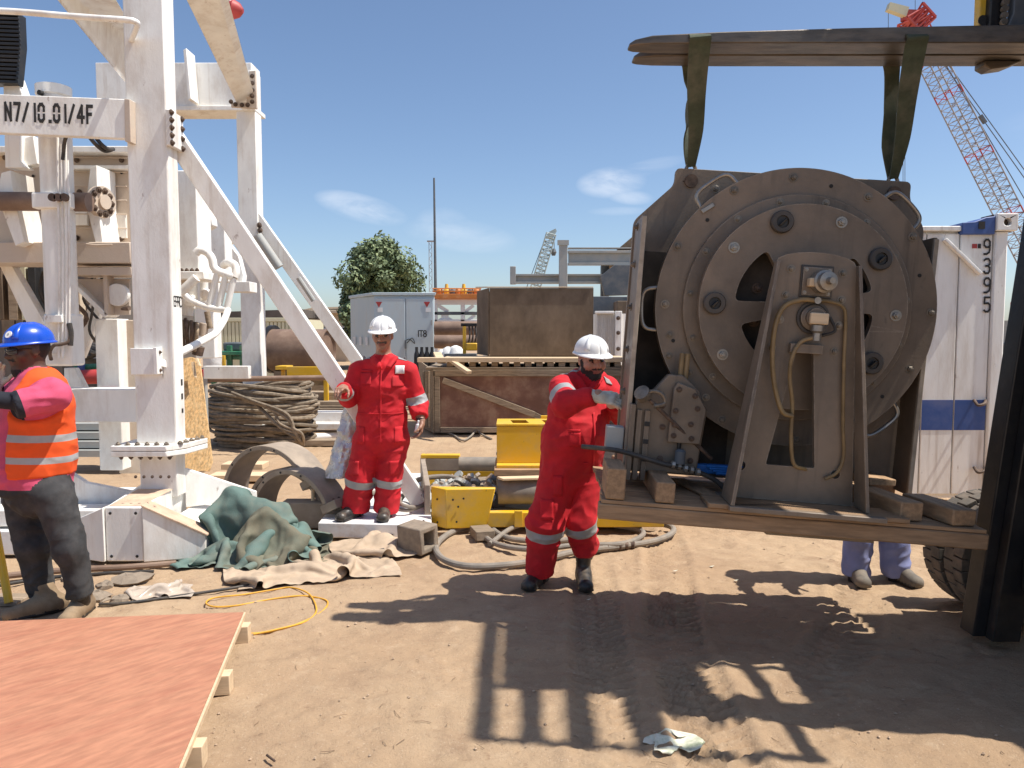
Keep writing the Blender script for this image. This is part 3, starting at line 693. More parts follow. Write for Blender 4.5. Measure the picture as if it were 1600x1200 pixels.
# vertical hydraulic cylinder
cx = at(86, 300, 6.2).x
MB().cyl((cx + .02, 6.2, at(80, 552, 6.2).z), (cx + .02, 6.2, at(80, 136, 6.2).z), .118, n=36).build('hydraulic_cylinder', 'rig', rig)
MB().lathe((cx + .02, 6.2, at(80, 140, 6.2).z), (0, 0, 1), [(.12, -.06), (.128, -.05), (.128, .02), (.10, .03), (.05, .03)], 36).build('cylinder_head', 'rig', rig)
MB().lathe(at(66, 146, 6.06), (-.3, -1, 0), [(.02, 0), (.02, .03)], 12).build('port', 'ink', rig)
p, q = at(49, 325, 6.05), at(112, 300, 6.05)
MB().box((p.x, 6.05, p.z), (q.x - .02, 6.13, q.z)).build('clamp_collar', 'rig', rig, .012)
for u, v0, v1, r_ in ((91, 215, 560, .010), (97, 225, 560, .010), (103, 210, 530, .011), (107, 250, 540, .008)):
    MB().tube([at(u - 1, v0, 6.04), at(u, 300, 6.02), at(u + 2, 400, 6.04), at(u + 1, v1, 6.06)], r_, 8).build('hydraulic_line', 'rig', rig)
for u in (84, 93, 103): MB().lathe(at(u, 309, 6.0), (0, -1, 0), [(.03, 0), (.03, .03), (.015, .03)], 14).build('line_clamp', 'bolt_rust', rig)
MB().tube(catmull([at(98, 250, 6.0), at(101, 222, 5.98), at(106, 208, 5.96), at(112, 200, 6.0)], 5), .014, 8).build('hose', 'blackhose', rig)
for k in range(2): MB().tube(catmull([at(138 + k * 9, 212, 6.3), at(150 + k * 9, 226, 6.25), at(164 + k * 5, 236 - k * 3, 6.3), at(177, 233, 6.4)], 5), .016, 8).build('hose', 'blackhose', rig)
p, q = at(72, 572, 6.12), at(112, 490, 6.12)
MB().box((p.x, 6.1, p.z), (q.x, 6.3, q.z)).build('clevis_block', 'rig', rig, .02)
p, q = at(70, 504, 6.02), at(96, 492, 6.02); MB().box((p.x, 6.02, p.z), (q.x, 6.1, q.z)).build('junction_box', 'rig', rig, .004)
MB().tube(catmull([at(80, 562, 6.06), at(78, 550, 6.02), at(84, 540, 6.0), at(95, 538, 6.02), at(108, 533, 6.04), at(110, 515, 6.05)], 5), .014, 8).build('hose', 'bolt_rust', rig)
MB().tube(catmull([at(108, 505, 6.05), at(111, 520, 6.05), at(110, 540, 6.05)], 4), .02, 8).build('hose', 'blackhose', rig)
# black ribbed cable carrier and brackets in the top left corner
cc = thing('cable_carrier', 'black ribbed cable carrier hanging in the upper left corner', 'cable carrier', at(5, 130, 6.3))
for k in range(17):
    v = 22 + k * 6.6; w = 33 - abs(k - 7) * .5
    MB().hexa([at(-40, v, 6.2), at(w, v + 3, 6.2), at(w, v + 3, 6.4), at(-40, v, 6.4), at(-40, v - 4.6, 6.2), at(w - .5, v - 1.6, 6.2), at(w - .5, v - 1.6, 6.4), at(-40, v - 4.6, 6.4)]).build('link', 'black_iron', cc, .004)
MB().prism([at(-42, 18, 6.25), at(28, 20, 6.25), at(30, 70, 6.25), at(24, 130, 6.25), at(-42, 130, 6.25)], (0, .1, 0)).build('carrier_core', 'black_iron', cc)
pprism('carrier_bracket', [(5, 132), (24, 118), (34, 146), (30, 250), (40, 262), (8, 262)], 6.32, .12, 'rig', rig)
pprism('carrier_bracket', [(28, 216), (52, 212), (58, 256), (34, 260)], 6.38, .1, 'rig', rig)
# equipment to the right of the column
pbox('control_box', 262, 266, 306, 424, 7.6, .35, 'rig', rig, .01)
pbox('box_ledge', 260, 424, 318, 436, 7.45, .5, 'rig', rig, .006)
for k in range(6): bolt(rig, at(268 + k * 8, 424, 7.5), (0, 0, 1), .02, 'bolt_rust')
pprism('box_gusset', [(262, 436), (305, 436), (268, 480), (262, 490)], 7.62, .05, 'rig_tan', rig)
MB().tube([at(262, 476, 7.42), at(307, 434, 7.42)], .045, 12).build('strut', 'rig', rig)
pbox('rear_post', 324, 320, 350, 440, 9.5, .25, 'rig', rig, .01)
pbox('rear_post', 306, 420, 332, 560, 9.6, .25, 'rig', rig, .01)
pprism('rear_arm', [(348, 368), (372, 400), (380, 430), (378, 455), (352, 455)], 10.6, .15, 'rig', rig)
pbox('rear_arm_plate', 345, 440, 390, 456, 10.4, .3, 'rig', rig, .006)
pbox('rear_arm_plate', 349, 372, 366, 378, 10.2, .3, 'rig', rig, .006)
pprism('lamp_housing', [(309, 322), (318, 314), (328, 326), (332, 352), (322, 358), (308, 346)], 8.0, .15, 'rig', rig, .01)
MB().tube(catmull([at(308, 352, 8), at(316, 368, 7.98), at(324, 384, 8), at(332, 402, 8.05)], 5), .013, 8).build('hose', 'blackhose', rig)
MB().tube(catmull([at(306, 350, 8), at(312, 372, 7.96), at(318, 392, 8)], 5), .012, 8).build('hose', 'blackhose', rig)
# bent rail cage and its long tube
Yc = 7.3
MB().tube(catmull([at(306, 396, Yc), at(312, 391, Yc), at(323, 394, Yc), at(331, 404, Yc), at(334, 417, Yc), at(341, 424, Yc), at(352, 428, Yc), at(366, 433, Yc)], 6), .038, 12).build('cage_rail', 'rig', rig)
MB().tube(catmull([at(366, 434, Yc), at(369, 424, Yc + .02), at(366, 414, Yc + .05), at(357, 410, Yc + .1), at(350, 414, Yc + .2)], 6), .038, 12).build('cage_rail', 'rig', rig)
MB().tube(catmull([at(290, 462, Yc), at(300, 470, Yc), at(318, 478, Yc), at(336, 482, Yc), at(357, 484, Yc)], 6), .034, 12).build('cage_rail', 'rig', rig)
for (a, c_) in (((340, 426), (326, 478)), ((353, 430), (341, 482)), ((365, 434), (354, 484))):
    MB().tube([at(*a, Yc), at(*c_, Yc)], .030, 12).build('cage_bar', 'rig', rig)
MB().tube(catmull([at(356, 485, Yc), at(350, 500, 7.1), at(337, 520, 6.9), at(325, 528, 6.75), at(295, 544, 6.4), at(268, 558, 6.12), at(256, 566, 6.02), at(254, 574, 6.0)], 6), .032, 12).build('long_tube', 'rig', rig)
MB().tube(catmull([at(254, 574, 6.0), at(258, 610, 6.02), at(266, 660, 6.08), at(268, 676, 6.1)], 5), .008, 8).build('thin_rod', 'greysteel', rig)
# valves, pipes and fittings behind the cage
random.seed(5)
for (u, v, w, h, mt) in ((300, 452, 16, 60, 'rig'), (318, 440, 12, 70, 'rig'), (290, 480, 22, 26, 'rig'), (286, 515, 14, 30, 'oldwood'), (302, 520, 12, 34, 'bolt_rust'), (316, 515, 14, 20, 'rig_tan'), (328, 500, 9, 26, 'oldwood'), (282, 545, 20, 16, 'rig_tan'), (308, 548, 16, 14, 'bolt_rust')):
    c = at(u, v, 8.1); MB().cyl((c.x, 8.1, c.z - h * .0034), (c.x + random.uniform(-.03, .03), 8.1, c.z + h * .0034), w * .0034, n=16).build('fitting', mt, rig, .004)
for (u, v) in ((298, 400), (322, 460), (296, 470)): MB().lathe(at(u, v, 8.0), (.3, -1, .1), [(.05, -.05), (.06, -.05), (.06, .03), (.03, .06)], 14).build('valve_cap', 'rig', rig)
for k in range(5): MB().tube(catmull([at(272 + k * 9, 490 + 4 * k, 8.0), at(276 + k * 8, 520, 7.9), at(284 + k * 5, 548, 8.0)], 5), .018, 8).build('hose', random.choice(['bolt_rust', 'oldwood', 'blackhose']), rig)
# low rail between far column and pedestal
pbox('low_rail', 318, 572, 388, 592, 9.3, .1, 'rig', rig, .006)

# dark sheet added behind the cylinder so gaps stay dark, hoses and lines
pbox('dark_backing_sheet', -160, 412, 108, 500, 7.9, .1, 'darksteel', rig, .01)
for k, (u, v0, v1, w, mt) in enumerate(((14, 412, 500, 10, 'oldwood'), (34, 412, 500, 5, 'cream'), (46, 412, 498, 8, 'black_iron'), (118, 440, 500, 6, 'beigewall'), (-10, 412, 500, 12, 'oldply'))): pbox('bay_post', u, v0, u + w, v1, 7.7, .1, mt, rig, .006)
r2 = random.Random(8)
for k in range(9):
    u = r2.uniform(10, 200); v = r2.uniform(400, 470); MB().tube(catmull([at(u, v, 6.9), at(u + r2.uniform(-12, 12), v + 30, 6.85), at(u + r2.uniform(-25, 25), v + 60, 6.9), at(u + r2.uniform(-30, 30), v + 95, 7.0)], 5), r2.choice((.012, .016, .02)), 8).build('hose', r2.choice(('blackhose', 'blackhose', 'hose', 'bolt_rust')), rig)
for k in range(6):
    v = 246 + k * 22; MB().tube([at(112, v, 6.72), at(198, v + 1, 6.72)], .006, 6).build('pipe_run', 'rig_tan', rig)
for (u, v) in ((120, 250), (190, 250), (120, 372), (190, 372), (8, 246), (50, 372), (175, 300), (124, 300)): bolt(rig, at(u, v, 6.74), (0, -1, 0), .016, 'bolt_rust')
for (u0, v0, u1, v1) in ((118, 330, 136, 352), (172, 335, 196, 372), (20, 340, 44, 366)): pbox('inspection_cover', u0, v0, u1, v1, 6.72, .03, 'rig', rig, .004)
for k in range(5): bolt(rig, at(212 + k * 13, 745, 5.62 + .05), (0, -1, .2), .008, 'bolt_rust')

# ------------------------------------------------------------------ far background
def wbox(b, u0, v0, u1, v1, Y, d):
    p, q = at(u0, v1, Y), at(u1, v0, Y); return b.box((p.x, Y, p.z), (q.x, Y + d, q.z))
# tree
def tree(name, u, vtop, Y, half_w, label):
    top = at(u, vtop, Y); base = Vector((top.x, Y, 0))
    t = thing(name, label, 'tree', base)
    H = top.z; b = MB(); r = random.Random(3)
    b.tube(catmull([base, base + Vector((.1, 0, H * .2)), base + Vector((-.05, .1, H * .45)), base + Vector((.15, 0, H * .8))], 5), [.24 - .011 * i for i in range(16)], 9)
    cl = []
    for k in range(96):
        a = r.random() * 6.28; zz = r.uniform(.08, .96); rad = math.sin(min(1, (1.04 - zz) * 1.9) * math.pi / 2) * half_w * r.random() ** .5
        if zz < .3: rad *= .85
        c = base + Vector((math.cos(a) * rad, math.sin(a) * rad, H * zz)); cl.append((c, r.choice((.38, .5, .62, .85))))
        if k % 3 == 0: b.tube([base + Vector((0, 0, H * max(.15, zz - .3))), base.lerp(c, .5) + Vector((0, 0, H * zz * .45)), c], [.07, .05, .02], 5)
    b.build('trunk', 'oldwood', t)
    lf = MB()
    for c, s in cl:
        for j in range(330):
            d = Vector((r.gauss(0, 1), r.gauss(0, 1), r.gauss(0, .85))).normalized() * s * r.random() ** .38
            p = c + d; n = (d.normalized() + Vector((r.uniform(-1, 1), r.uniform(-1, 1), r.uniform(-.3, 1.2)))).normalized()
            x, y, _ = basis(n); a = r.random() * 6.28; l = r.uniform(.08, .16); w = l * r.uniform(.4, .6)
            e = x * math.cos(a) + y * math.sin(a); g = n.cross(e)
            lf.mi = r.choice((0, 0, 0, 1, 1, 2))
            lf.add([p - e * l, p + g * w, p + e * l, p - g * w], [(0, 1, 2, 3)])
    lf.build('crown', ['leaf_mid', 'leaf_dark', 'leaf_light'], t, smooth=0)
    return t
M['leaf_mid'] = mat('leaf_mid_green', (.17, .22, .10), .7, 0, .2, 2)
M['leaf_dark'] = mat('leaf_dark_green', (.125, .17, .078), .7, 0, .2, 2)
M['leaf_light'] = mat('leaf_light_green', (.24, .28, .135), .7, 0, .2, 2)
tree('broadleaf_tree', 593, 380, 38.0, 2.2, 'round dense green tree rising behind the pale blue cabinet')
# mast poles
b = MB(); g = at(681, 520, 30); b.tube([(g.x, 30, 0), (g.x, 30, 3.2), (g.x - .03, 30, at(681, 278, 30).z)], [.07, .06, .035], 8)
one('flag_pole', b, 'darksteel', 'tall thin dark pole rising right of the tree', 'pole')
b = MB(); g = at(673.5, 520, 70); zt = at(673, 378, 70).z
for s in (-.13, .13): b.tube([(g.x + s, 70, 0), (g.x + s, 70, zt)], .03, 5)
for k in range(int(zt / .35)): b.tube([(g.x + (.13 if k % 2 else -.13), 70, k * .35), (g.x + (-.13 if k % 2 else .13), 70, (k + 1) * .35)], .018, 4)
b.box((g.x - .3, 69.9, zt), (g.x + .3, 70.1, zt + .12))
one('radio_mast', b, 'cranesteel', 'distant thin lattice radio mast left of the tall pole', 'mast')
# pale blue-grey cabinet
Yc = 18.0
cab = thing('steel_cabinet', 'pale blue-grey steel cabinet with two doors and red warning triangles', 'cabinet', (at(615, 520, Yc).x, Yc, 0))
x0, x1, zt = at(585, 470, Yc).x, at(679, 470, Yc).x, at(600, 462, Yc).z
xl = at(547, 470, 19.6).x
MB().prism([(x0, Yc, .35), (x1, Yc, .35), (x1 - .35, Yc + 1.6, .35), (xl, Yc + 1.6, .35)], (0, 0, zt - .35)).build('body', 'cabinet', cab, .02)
MB().prism([(x0 - .04, Yc - .04, zt + .003), (x1 + .03, Yc - .04, zt + .003), (x1 - .3, Yc + 1.65, zt + .003), (xl - .05, Yc + 1.65, zt + .003)], (0, 0, .07)).build('roof', 'cabinet', cab, .01)
MB().prism([(x0 + .1, Yc + .1, 0), (x1 - .1, Yc + .1, 0), (x1 - .4, Yc + 1.5, 0), (xl + .1, Yc + 1.5, 0)], (0, 0, .349)).build('plinth', 'concrete', cab)
xm = at(634, 500, Yc).x
for (a, c_) in ((x0 + .03, xm - .012), (xm + .012, x1 - .03)):
    d = MB().box((a, Yc - .03, .42), (c_, Yc - .002, zt - .06)).build('door', 'cabinet', cab, .008)
    for z in (.9, 1.9): MB().box((a + .02 if a < xm - .5 else c_ - .05, Yc - .05, z), (a + .05 if a < xm - .5 else c_ - .02, Yc - .031, z + .12)).build('hinge', 'greysteel', d)
for u in (592, 667):
    c = at(u, 475, Yc - .035); MB().prism([(c.x - .075, c.y, c.z + .05), (c.x + .075, c.y, c.z + .05), (c.x, c.y, c.z - .08)], (0, -.006, 0)).build('warning_triangle', 'redmark', cab)
    c = at(u + 2, 484, Yc - .035); MB().box((c.x - .06, c.y - .004, c.z - .05), (c.x + .06, c.y, c.z + .05)).build('notice', 'white', cab)
c = at(651, 526, Yc - .034); lettering('stencil_text', '1T8', c, (1, 0, 0), (0, 0, 1), .14, cab, gap=.62)
MB().tube(catmull([at(634, 532, Yc - .05), at(640, 530, Yc - .06), at(648, 537, Yc - .06), at(644, 528, Yc - .06), at(636, 536, Yc - .05)], 4), .01, 6).build('scrawl', 'ink', cab)
MB().box((xm - .02, Yc - .07, 1.35), (xm + .02, Yc - .032, 1.55)).build('handle', 'darksteel', cab, .005)
for k in range(3):
    p = Vector((xl, Yc + 1.6, 1.5)).lerp(Vector((x0, Yc, 1.5)), .25 + .25 * k); MB().box((p.x - .06, p.y - .06, 1.42), (p.x - .01, p.y - .01, 1.62)).build('vent', 'white', cab)
# black bottles / fence bars in front of the cabinet
for k, u in enumerate((651, 659, 667, 675)):
    c = at(u, 548, 15.2); b = MB(); b.lathe((c.x, 15.2, 0), (0, 0, 1), [(.055, 0), (.055, 1.22), (.05, 1.3), (.03, 1.36), (.03, 1.44)], 14)
    one('gas_cylinder', b, 'black_iron', 'slim black gas cylinder in the row below the cabinet, ' + ('leftmost', 'second from left', 'third from left', 'rightmost')[k], 'gas cylinder', 'black gas cylinders below the cabinet')
# white truss skid with orange equipment
Yt = 21.0
tr = thing('truss_skid', 'white steel truss carrying orange machinery behind the plywood box', 'truss frame', (at(712, 520, Yt).x, Yt, 0))
for (u0, v0, u1, v1, n_, mt) in ((676, 468, 760, 476, 'top_chord', 'white'), (676, 487, 760, 492, 'middle_chord', 'darksteel'), (676, 499, 760, 504, 'lower_chord', 'white'), (720, 476, 726, 560, 'post', 'white'), (755, 476, 760, 560, 'post', 'white'), (678, 476, 683, 560, 'post', 'white')):
    wbox(MB(), u0, v0, u1, v1, Yt, .15).build(n_, mt, tr, .008)
for (a, c_) in (((684, 477), (700, 487)), ((690, 492), (712, 505)), ((740, 477), (727, 487)), ((742, 492), (727, 505)), ((700, 492), (684, 503))):
    MB().beam(at(*a, Yt + .08), at(*c_, Yt + .08), .09, .09, (0, 1, .1)).build('diagonal', 'white', tr)
wbox(MB(), 678, 459, 752, 466, Yt - .3, 1.2).build('machine_bed', 'orange', tr, .01)
for k, u in enumerate((686, 697, 707, 715, 724, 735, 744)):
    c = at(u, 458, Yt); MB().lathe((c.x, Yt + .2, c.z), (0, 0, 1), [(.09, -.02), (.10, .08), (.06, .12), (.04, .14 + .12 * (k % 3 == 1))], 12).build('valve_stack', ('orange', 'yellow', 'darksteel')[k % 3], tr)
for v in (451, 455): MB().tube([at(676, v, Yt - .28), at(752, v, Yt - .28)], .02, 6).build('guard_rail', 'orange', tr)
for k in range(7): MB().tube([at(678 + k * 12, 450, Yt - .28), at(678 + k * 12, 460, Yt - .28)], .018, 6).build('rail_post', 'orange', tr)
# brown pipes below the truss
for k, (v, nm) in enumerate(((513, 'upper'), (534, 'lower'))):
    c = at(715, v, 17.5 + k * -.4); b = MB(); rr = .15 if k else .16
    b.lathe((at(679, v, c.y).x, c.y, c.z), (1, 0, 0), [(rr - .02, .02), (rr, 0), (rr, 1.6), (rr - .02, 1.58)], 28, caps=True)
    one('coated_pipe', b, 'brownpipe', nm + ' of two thick brown pipes right of the cabinet', 'pipe', 'brown pipes right of the cabinet')
b = MB()
for (u, v, r_) in ((700, 552, .17), (712, 550, .2), (690, 556, .13), (722, 556, .12)):
    c = at(u, v, 16.2); b.lathe((c.x, 16.2, c.z - .2), (0, 0, 1), [(.03, 0), (r_, .03), (r_ * 1.05, .15), (r_ * .6, .3), (.03, .34)], 14)
one('sack_heap', b, 'sack', 'white sacks heaped left of the yellow jack', 'sacks')
jk = thing('pipe_jack', 'small yellow and black pipe jack beside the plywood box', 'pipe jack', (at(732, 556, 15.8).x, 15.8, 1.1))
wbox(MB(), 723, 508, 728, 556, 15.8, .06).build('post', 'yellow', jk, .004)
wbox(MB(), 720, 505, 745, 510, 15.8, .08).build('arm', 'black_iron', jk, .004)
wbox(MB(), 728, 536, 746, 548, 15.75, .12).build('motor', 'yellow', jk, .02)
for u in (733, 738, 743): MB().tube(catmull([at(u, 510, 15.85), at(u + 1, 525, 15.8), at(u - 2, 540, 15.85)], 4), .018, 6).build('hose', 'blackhose', jk)
wbox(MB(), 694, 553, 744, 565, 15.7, .5).build('tray', 'darksteel', jk, .004)
# dirty plywood box on the timber crate
Yb = 13.6
pb = thing('plywood_box', 'big dirty brown plywood box standing on the timber crate', 'box', (at(840, 555, Yb).x, Yb, 1.3))
bx0, bx1 = at(765, 500, Yb).x, at(925, 500, Yb).x; bz0, bz1 = at(800, 556, Yb).z, at(800, 450, Yb).z
bl = at(747, 500, Yb + 1.1).x
MB().prism([(bx0, Yb, bz0), (bx1, Yb, bz0), (bx1, Yb, bz1), (bx0, Yb, bz1)], (0, .022, 0)).build('front_panel', 'oldply', pb, .003)
MB().prism([(bx0 - .003, Yb + .004, bz0), (bl, Yb + 1.1, bz0), (bl, Yb + 1.1, bz1), (bx0 - .003, Yb + .004, bz1)], (-.022, 0, 0)).build('side_panel', 'oldply', pb, .003)
MB().prism([(bx1 + .003, Yb + .004, bz0), (bx1 - .3, Yb + 1.1, bz0), (bx1 - .3, Yb + 1.1, bz1), (bx1 + .003, Yb + .004, bz1)], (.022, 0, 0)).build('side_panel', 'oldply', pb, .003)
MB().prism([(bl, Yb + 1.12, bz0), (bx1 - .3, Yb + 1.12, bz0), (bx1 - .3, Yb + 1.12, bz1), (bl, Yb + 1.12, bz1)], (0, .022, 0)).build('back_panel', 'oldply', pb, .003)
MB().prism([(bx0 - .04, Yb - .02, bz1 + .004), (bx1 + .02, Yb - .02, bz1 + .004), (bx1 - .28, Yb + 1.14, bz1 + .07), (bl - .05, Yb + 1.14, bz1 + .07)], (0, 0, .02)).build('lid', 'palewood', pb, .003)
# timber crate with red film-faced panels
cr = thing('timber_crate', 'weathered timber crate with red plywood panels and diagonal batten', 'crate', (at(780, 675, 13.0).x, 13.0, 0))
Yr = 12.9
def cpan(nm, u0, v0, u1, v1, Y, d, mt): return wbox(MB(), u0, v0, u1, v1, Y, d).build(nm, mt, cr, .005)
wbox(MB(), 682, 588, 985, 672, Yr + .05, 1.4).build('panel', 'redply', cr)
cpan('rail', 676, 578, 985, 588, Yr, .14, 'oldwood'); cpan('post', 678, 588.5, 687, 676, Yr, .1, 'oldwood'); cpan('rail', 688, 668, 985, 676, Yr, .08, 'oldwood')
MB().beam(at(692, 594, Yr + .02), at(835, 648, Yr + .02), .045, .1, (0, 0, 1)).build('diagonal_batten', 'oldwood', cr, .004)
MB().beam(at(835, 648, Yr + .02), at(850, 656, Yr + .02), .04, .09, (0, 0, 1)).build('batten_end', 'oldwood', cr, .004)
pl = MB(); pl.prism([at(655, 562, Yr + .9), at(679, 580, Yr), at(679, 676, Yr), at(662, 668, Yr + .9)], (-.02, 0, 0)); pl.build('side_panel', 'oldwood', cr)
for k in range(3): wbox(MB(), 661 + k * 4, 580, 663.4 + k * 4, 668, Yr - .02 + .2 * (2 - k), .05).build('side_batten', 'oldwood', cr, .003)
MB().box((at(665, 560, Yr).x, Yr + .02, at(665, 578, Yr).z + .003), (at(985, 560, Yr).x, Yr + 1.7, at(665, 574, Yr).z)).build('deck', 'oldwood', cr, .004)
# deck pallet under the box: notched bearers
for k in range(16):
    u = 698 + k * 17.5
    wbox(MB(), u, 566.5, u + 10, 573, Yr + .05, 1.2).build('bearer', 'oldwood', cr, .003)
wbox(MB(), 690, 559.5, 985, 566, Yr + .02, 1.3).build('pallet_board', 'palewood', cr, .003)
one('sawn_plank', wbox(MB(), 652, 559, 812, 566, Yr - .35, .28), 'palewood', 'long pale plank lying along the front of the crate top', 'plank', bevel=.004)
one('sawn_plank', MB().beam(at(703, 562, Yr - .2), at(733, 582, Yr - .75), .09, .05, (0, 0, 1)), 'palewood', 'short pale plank sticking out over the crate edge with a red end mark', 'plank', bevel=.004)
one('sawn_plank', MB().beam(at(683, 552, Yr + .8), at(690, 566, Yr + .2), .14, .05, (0, 0, 1)), 'palewood', 'short plank end lying at the back left of the crate', 'plank', bevel=.004)
b = MB().tube(catmull([gnd(680, 675, .01), gnd(705, 678, .02), gnd(722, 688, .02), gnd(735, 682, .04), gnd(745, 672, .08), gnd(752, 678, .03), gnd(768, 686, .01)], 6), .016, 8)
one('cable_offcut', b, 'hose', 'thin grey cable lying in front of the timber crate', 'cable')
# grey structural steel to the right
gs = thing('steel_gantry', 'grey steel beams and columns of a gantry above the plywood box', 'gantry', (at(880, 520, 24).x, 24, 0))
Yg = 24.0
wbox(MB(), 873, 377, 887, 640, Yg, .28).build('column', 'greysteel', gs, .01)
for d in (0, .25): wbox(MB(), 871, 375, 889, 383, Yg - .03 + d, .05).build('cap_plate', 'greysteel', gs)
for (u0, v0, u1, v1) in ((888, 391, 1000, 395), (888, 395.2, 1000, 410), (888, 410.2, 1000, 414), (888, 386.5, 1000, 388.5)):
    wbox(MB(), u0, v0, u1, v1, Yg + (.1 if v1 - v0 > 8 else 0), .05 if v1 - v0 > 8 else .25).build('beam', 'greysteel', gs, .004)
for (u0, v0, u1, v1) in ((800, 428, 1000, 431), (800, 431.2, 1000, 440), (800, 440.2, 1000, 443)):
    wbox(MB(), u0, v0, u1, v1, Yg + .4 + (.1 if v1 - v0 > 6 else 0), .05 if v1 - v0 > 6 else .25).build('beam', 'greysteel', gs, .004)
wbox(MB(), 797, 416, 806, 444, Yg + .35, .2).build('stub_post', 'greysteel', gs, .01)
wbox(MB(), 938, 414.5, 952, 640, Yg + .5, .28).build('column', 'darksteel', gs, .01)
pd_ = MB().prism([at(938, 432, Yg - .2), at(960, 414, Yg - .2), at(1010, 414, Yg - .2), at(1010, 460, Yg - .2), at(945, 462, Yg - .2)], (0, .3, 0)); pd_.build('machine_casing', 'darksteel', gs, .01)
MB().prism([at(958, 396, Yg + .3), at(1010, 352, Yg + .3), at(1010, 414, Yg + .3), at(952, 414, Yg + .3)], (0, 2, 0)).build('roof_gable', 'oldply', gs)
one('grey_tank', wbox(MB(), 924, 463, 990, 560, 21.5, 1.5), 'darksteel', 'dark blue-grey tank wall behind the small white container', 'tank', bevel=.02)
one('far_box', wbox(MB(), 964, 470, 1010, 540, 20.6, .8), 'oldply', 'brown crate edge behind the reel frame at left', 'crate', bevel=.02)
# small white container
sc = thing('small_container', 'small white corrugated container glimpsed left of the big reel', 'container', (at(960, 600, 17).x, 17, 0))
Ys = 17.0
cx0, cx1 = at(930, 500, Ys).x, at(960, 500, Ys).x; zt = at(940, 488, Ys).z
wbox(MB(), 931, 490, 1040, 660, Ys + .08, 2.3).build('body', 'contwhite', sc)
for k in range(9): wbox(MB(), 932 + k * 3.4, 490, 933.7 + k * 3.4, 655, Ys + .03, .05).build('corrugation', 'contwhite', sc, .003)
wbox(MB(), 960, 486, 972, 655, Ys - .03, .12).build('corner_post', 'contwhite', sc, .01)
for v in (497, 520, 545): bolt(sc, at(966, v, Ys - .035), (0, -1, 0), .03, 'bolt_rust')
wbox(MB(), 930, 486, 959.5, 490, Ys - .02, .1).build('top_rail', 'contwhite', sc, .008)
# big white container at the right
Yk = 7.35
bc = thing('shipping_container', 'tall white shipping container with blue band and number 9395', 'container', (at(1490, 780, Yk).x, Yk, 0))
kx1 = at(1546, 520, Yk).x; kx0 = kx1 - 2.2; kz = at(1500, 362, Yk).z
MB().box((kx0, Yk + .03, .12), (kx1, Yk + 5.9, kz)).build('body', 'contwhite', bc)
n = 7; w = (kx1 - kx0) / n
for k in range(n):
    q = MB().box((kx0 + k * w + .006, Yk, .16), (kx0 + (k + 1) * w - .006, Yk + .028, kz - .02)).build('wall_panel', 'contwhite', bc, .006)
    z0, z1 = at(1490, 672, Yk).z, at(1490, 625, Yk).z
    if k >= 2: MB().box((kx0 + k * w + .008, Yk - .003, z0), (kx0 + (k + 1) * w - .008, Yk - .0005, z1)).build('blue_band', 'blue', q)
MB().box((kx1 + .003, Yk - .02, .14), (kx1 + .13, Yk + .2, kz)).build('corner_post', 'contwhite', bc, .015)
MB().box((kx0, Yk - .03, kz + .003), (kx1 - .32, Yk + .15, kz + .05)).build('top_rail', 'contwhite', bc, .008)
MB().prism([(kx1 - .32, Yk - .04, kz - .03), (kx1 - .01, Yk - .04, kz - .03), (kx1 - .01, Yk - .04, kz + .14), (kx1 - .1, Yk - .04, kz + .13), (kx1 - .2, Yk - .04, kz + .09), (kx1 - .32, Yk - .04, kz + .08)], (0, .3, 0)).build('blue_bracket', 'blue', bc, .008)
MB().box((kx1 - .17, Yk - .045, kz + .02), (kx1 - .11, Yk - .0415, kz + .09)).build('bracket_hole', 'ink', bc)
holed('corner_casting', [(0, 0), (.2, 0), (.2, .16), (0, .16)], [circle(.1, .08, .035, 20)], .06, 'contwhite', bc, Matrix.Translation((kx1 - .007, Yk - .03, kz + .003)) @ XZ, .008)
MB().box((kx1 - .006, Yk + .003, kz + .003), (kx1 + .192, Yk + .2, kz + .162)).build('casting_block', 'bolt_rust', bc)
for k, ch in enumerate('9395'):
    lettering('number', ch, at(1536, 397 + k * 30, Yk - .006), (1, 0, 0), (0, 0, 1), .135, bc, gap=.6, sw=.14, xs=.82)
for (u, v, w_, h_) in ((1519, 381, 8, 7), (1528, 381, 5, 7)): wbox(MB(), u, v, u + w_, v + h_, Yk - .004, .003).build('notice', 'redmark' if u < 1525 else 'ink', bc)
MB().beam(at(1476, 374, Yk - .03), at(1532, 428, Yk - .03), .03, .05, (0, 1, 0)).build('diagonal_rail', 'contwhite', bc, .006)
for v in (630, 735): MB().tube(catmull([at(1522, v - 5, Yk - .01), at(1528, v + 3, Yk - .08), at(1538, v + 1, Yk - .08), at(1540, v - 4, Yk - .01)], 4), .014, 8).build('lock_hook', 'bolt_rust', bc)
# lattice cranes
def lattice(b, a, c, w, n, r_, side=Vector((1, 0, 0)), rb=None, red=False):
    a, c = Vector(a), Vector(c); d = (c - a).normalized(); x = (side - d * side.dot(d)).normalized(); y = d.cross(x)
    crn = [(x * sx + y * sy) * w / 2 for sx, sy in ((1, 1), (1, -1), (-1, -1), (-1, 1))]
    for o in crn:
        for k in range(n):
            b.mi = 1 if red and (k % 9 == 3 or k > n * .86) else 0
            b.tube([a.lerp(c, k / n) + o, a.lerp(c, (k + 1) / n) + o], r_, 5, cap=False)
    for k in range(n):
        p, q = a.lerp(c, k / n), a.lerp(c, (k + 1) / n)
        b.mi = 1 if red and (k % 9 == 3 or k > n * .86) else 0
        for i in range(4):
            o, o2 = crn[i], crn[(i + 1) % 4]
            if k % 2: o, o2 = o2, o
            b.tube([p + o, q + o2], rb or r_ * .55, 4, cap=False); b.tube([q + crn[i], q + crn[(i + 1) % 4]], rb or r_ * .55, 4, cap=False)
Yx = 60.0
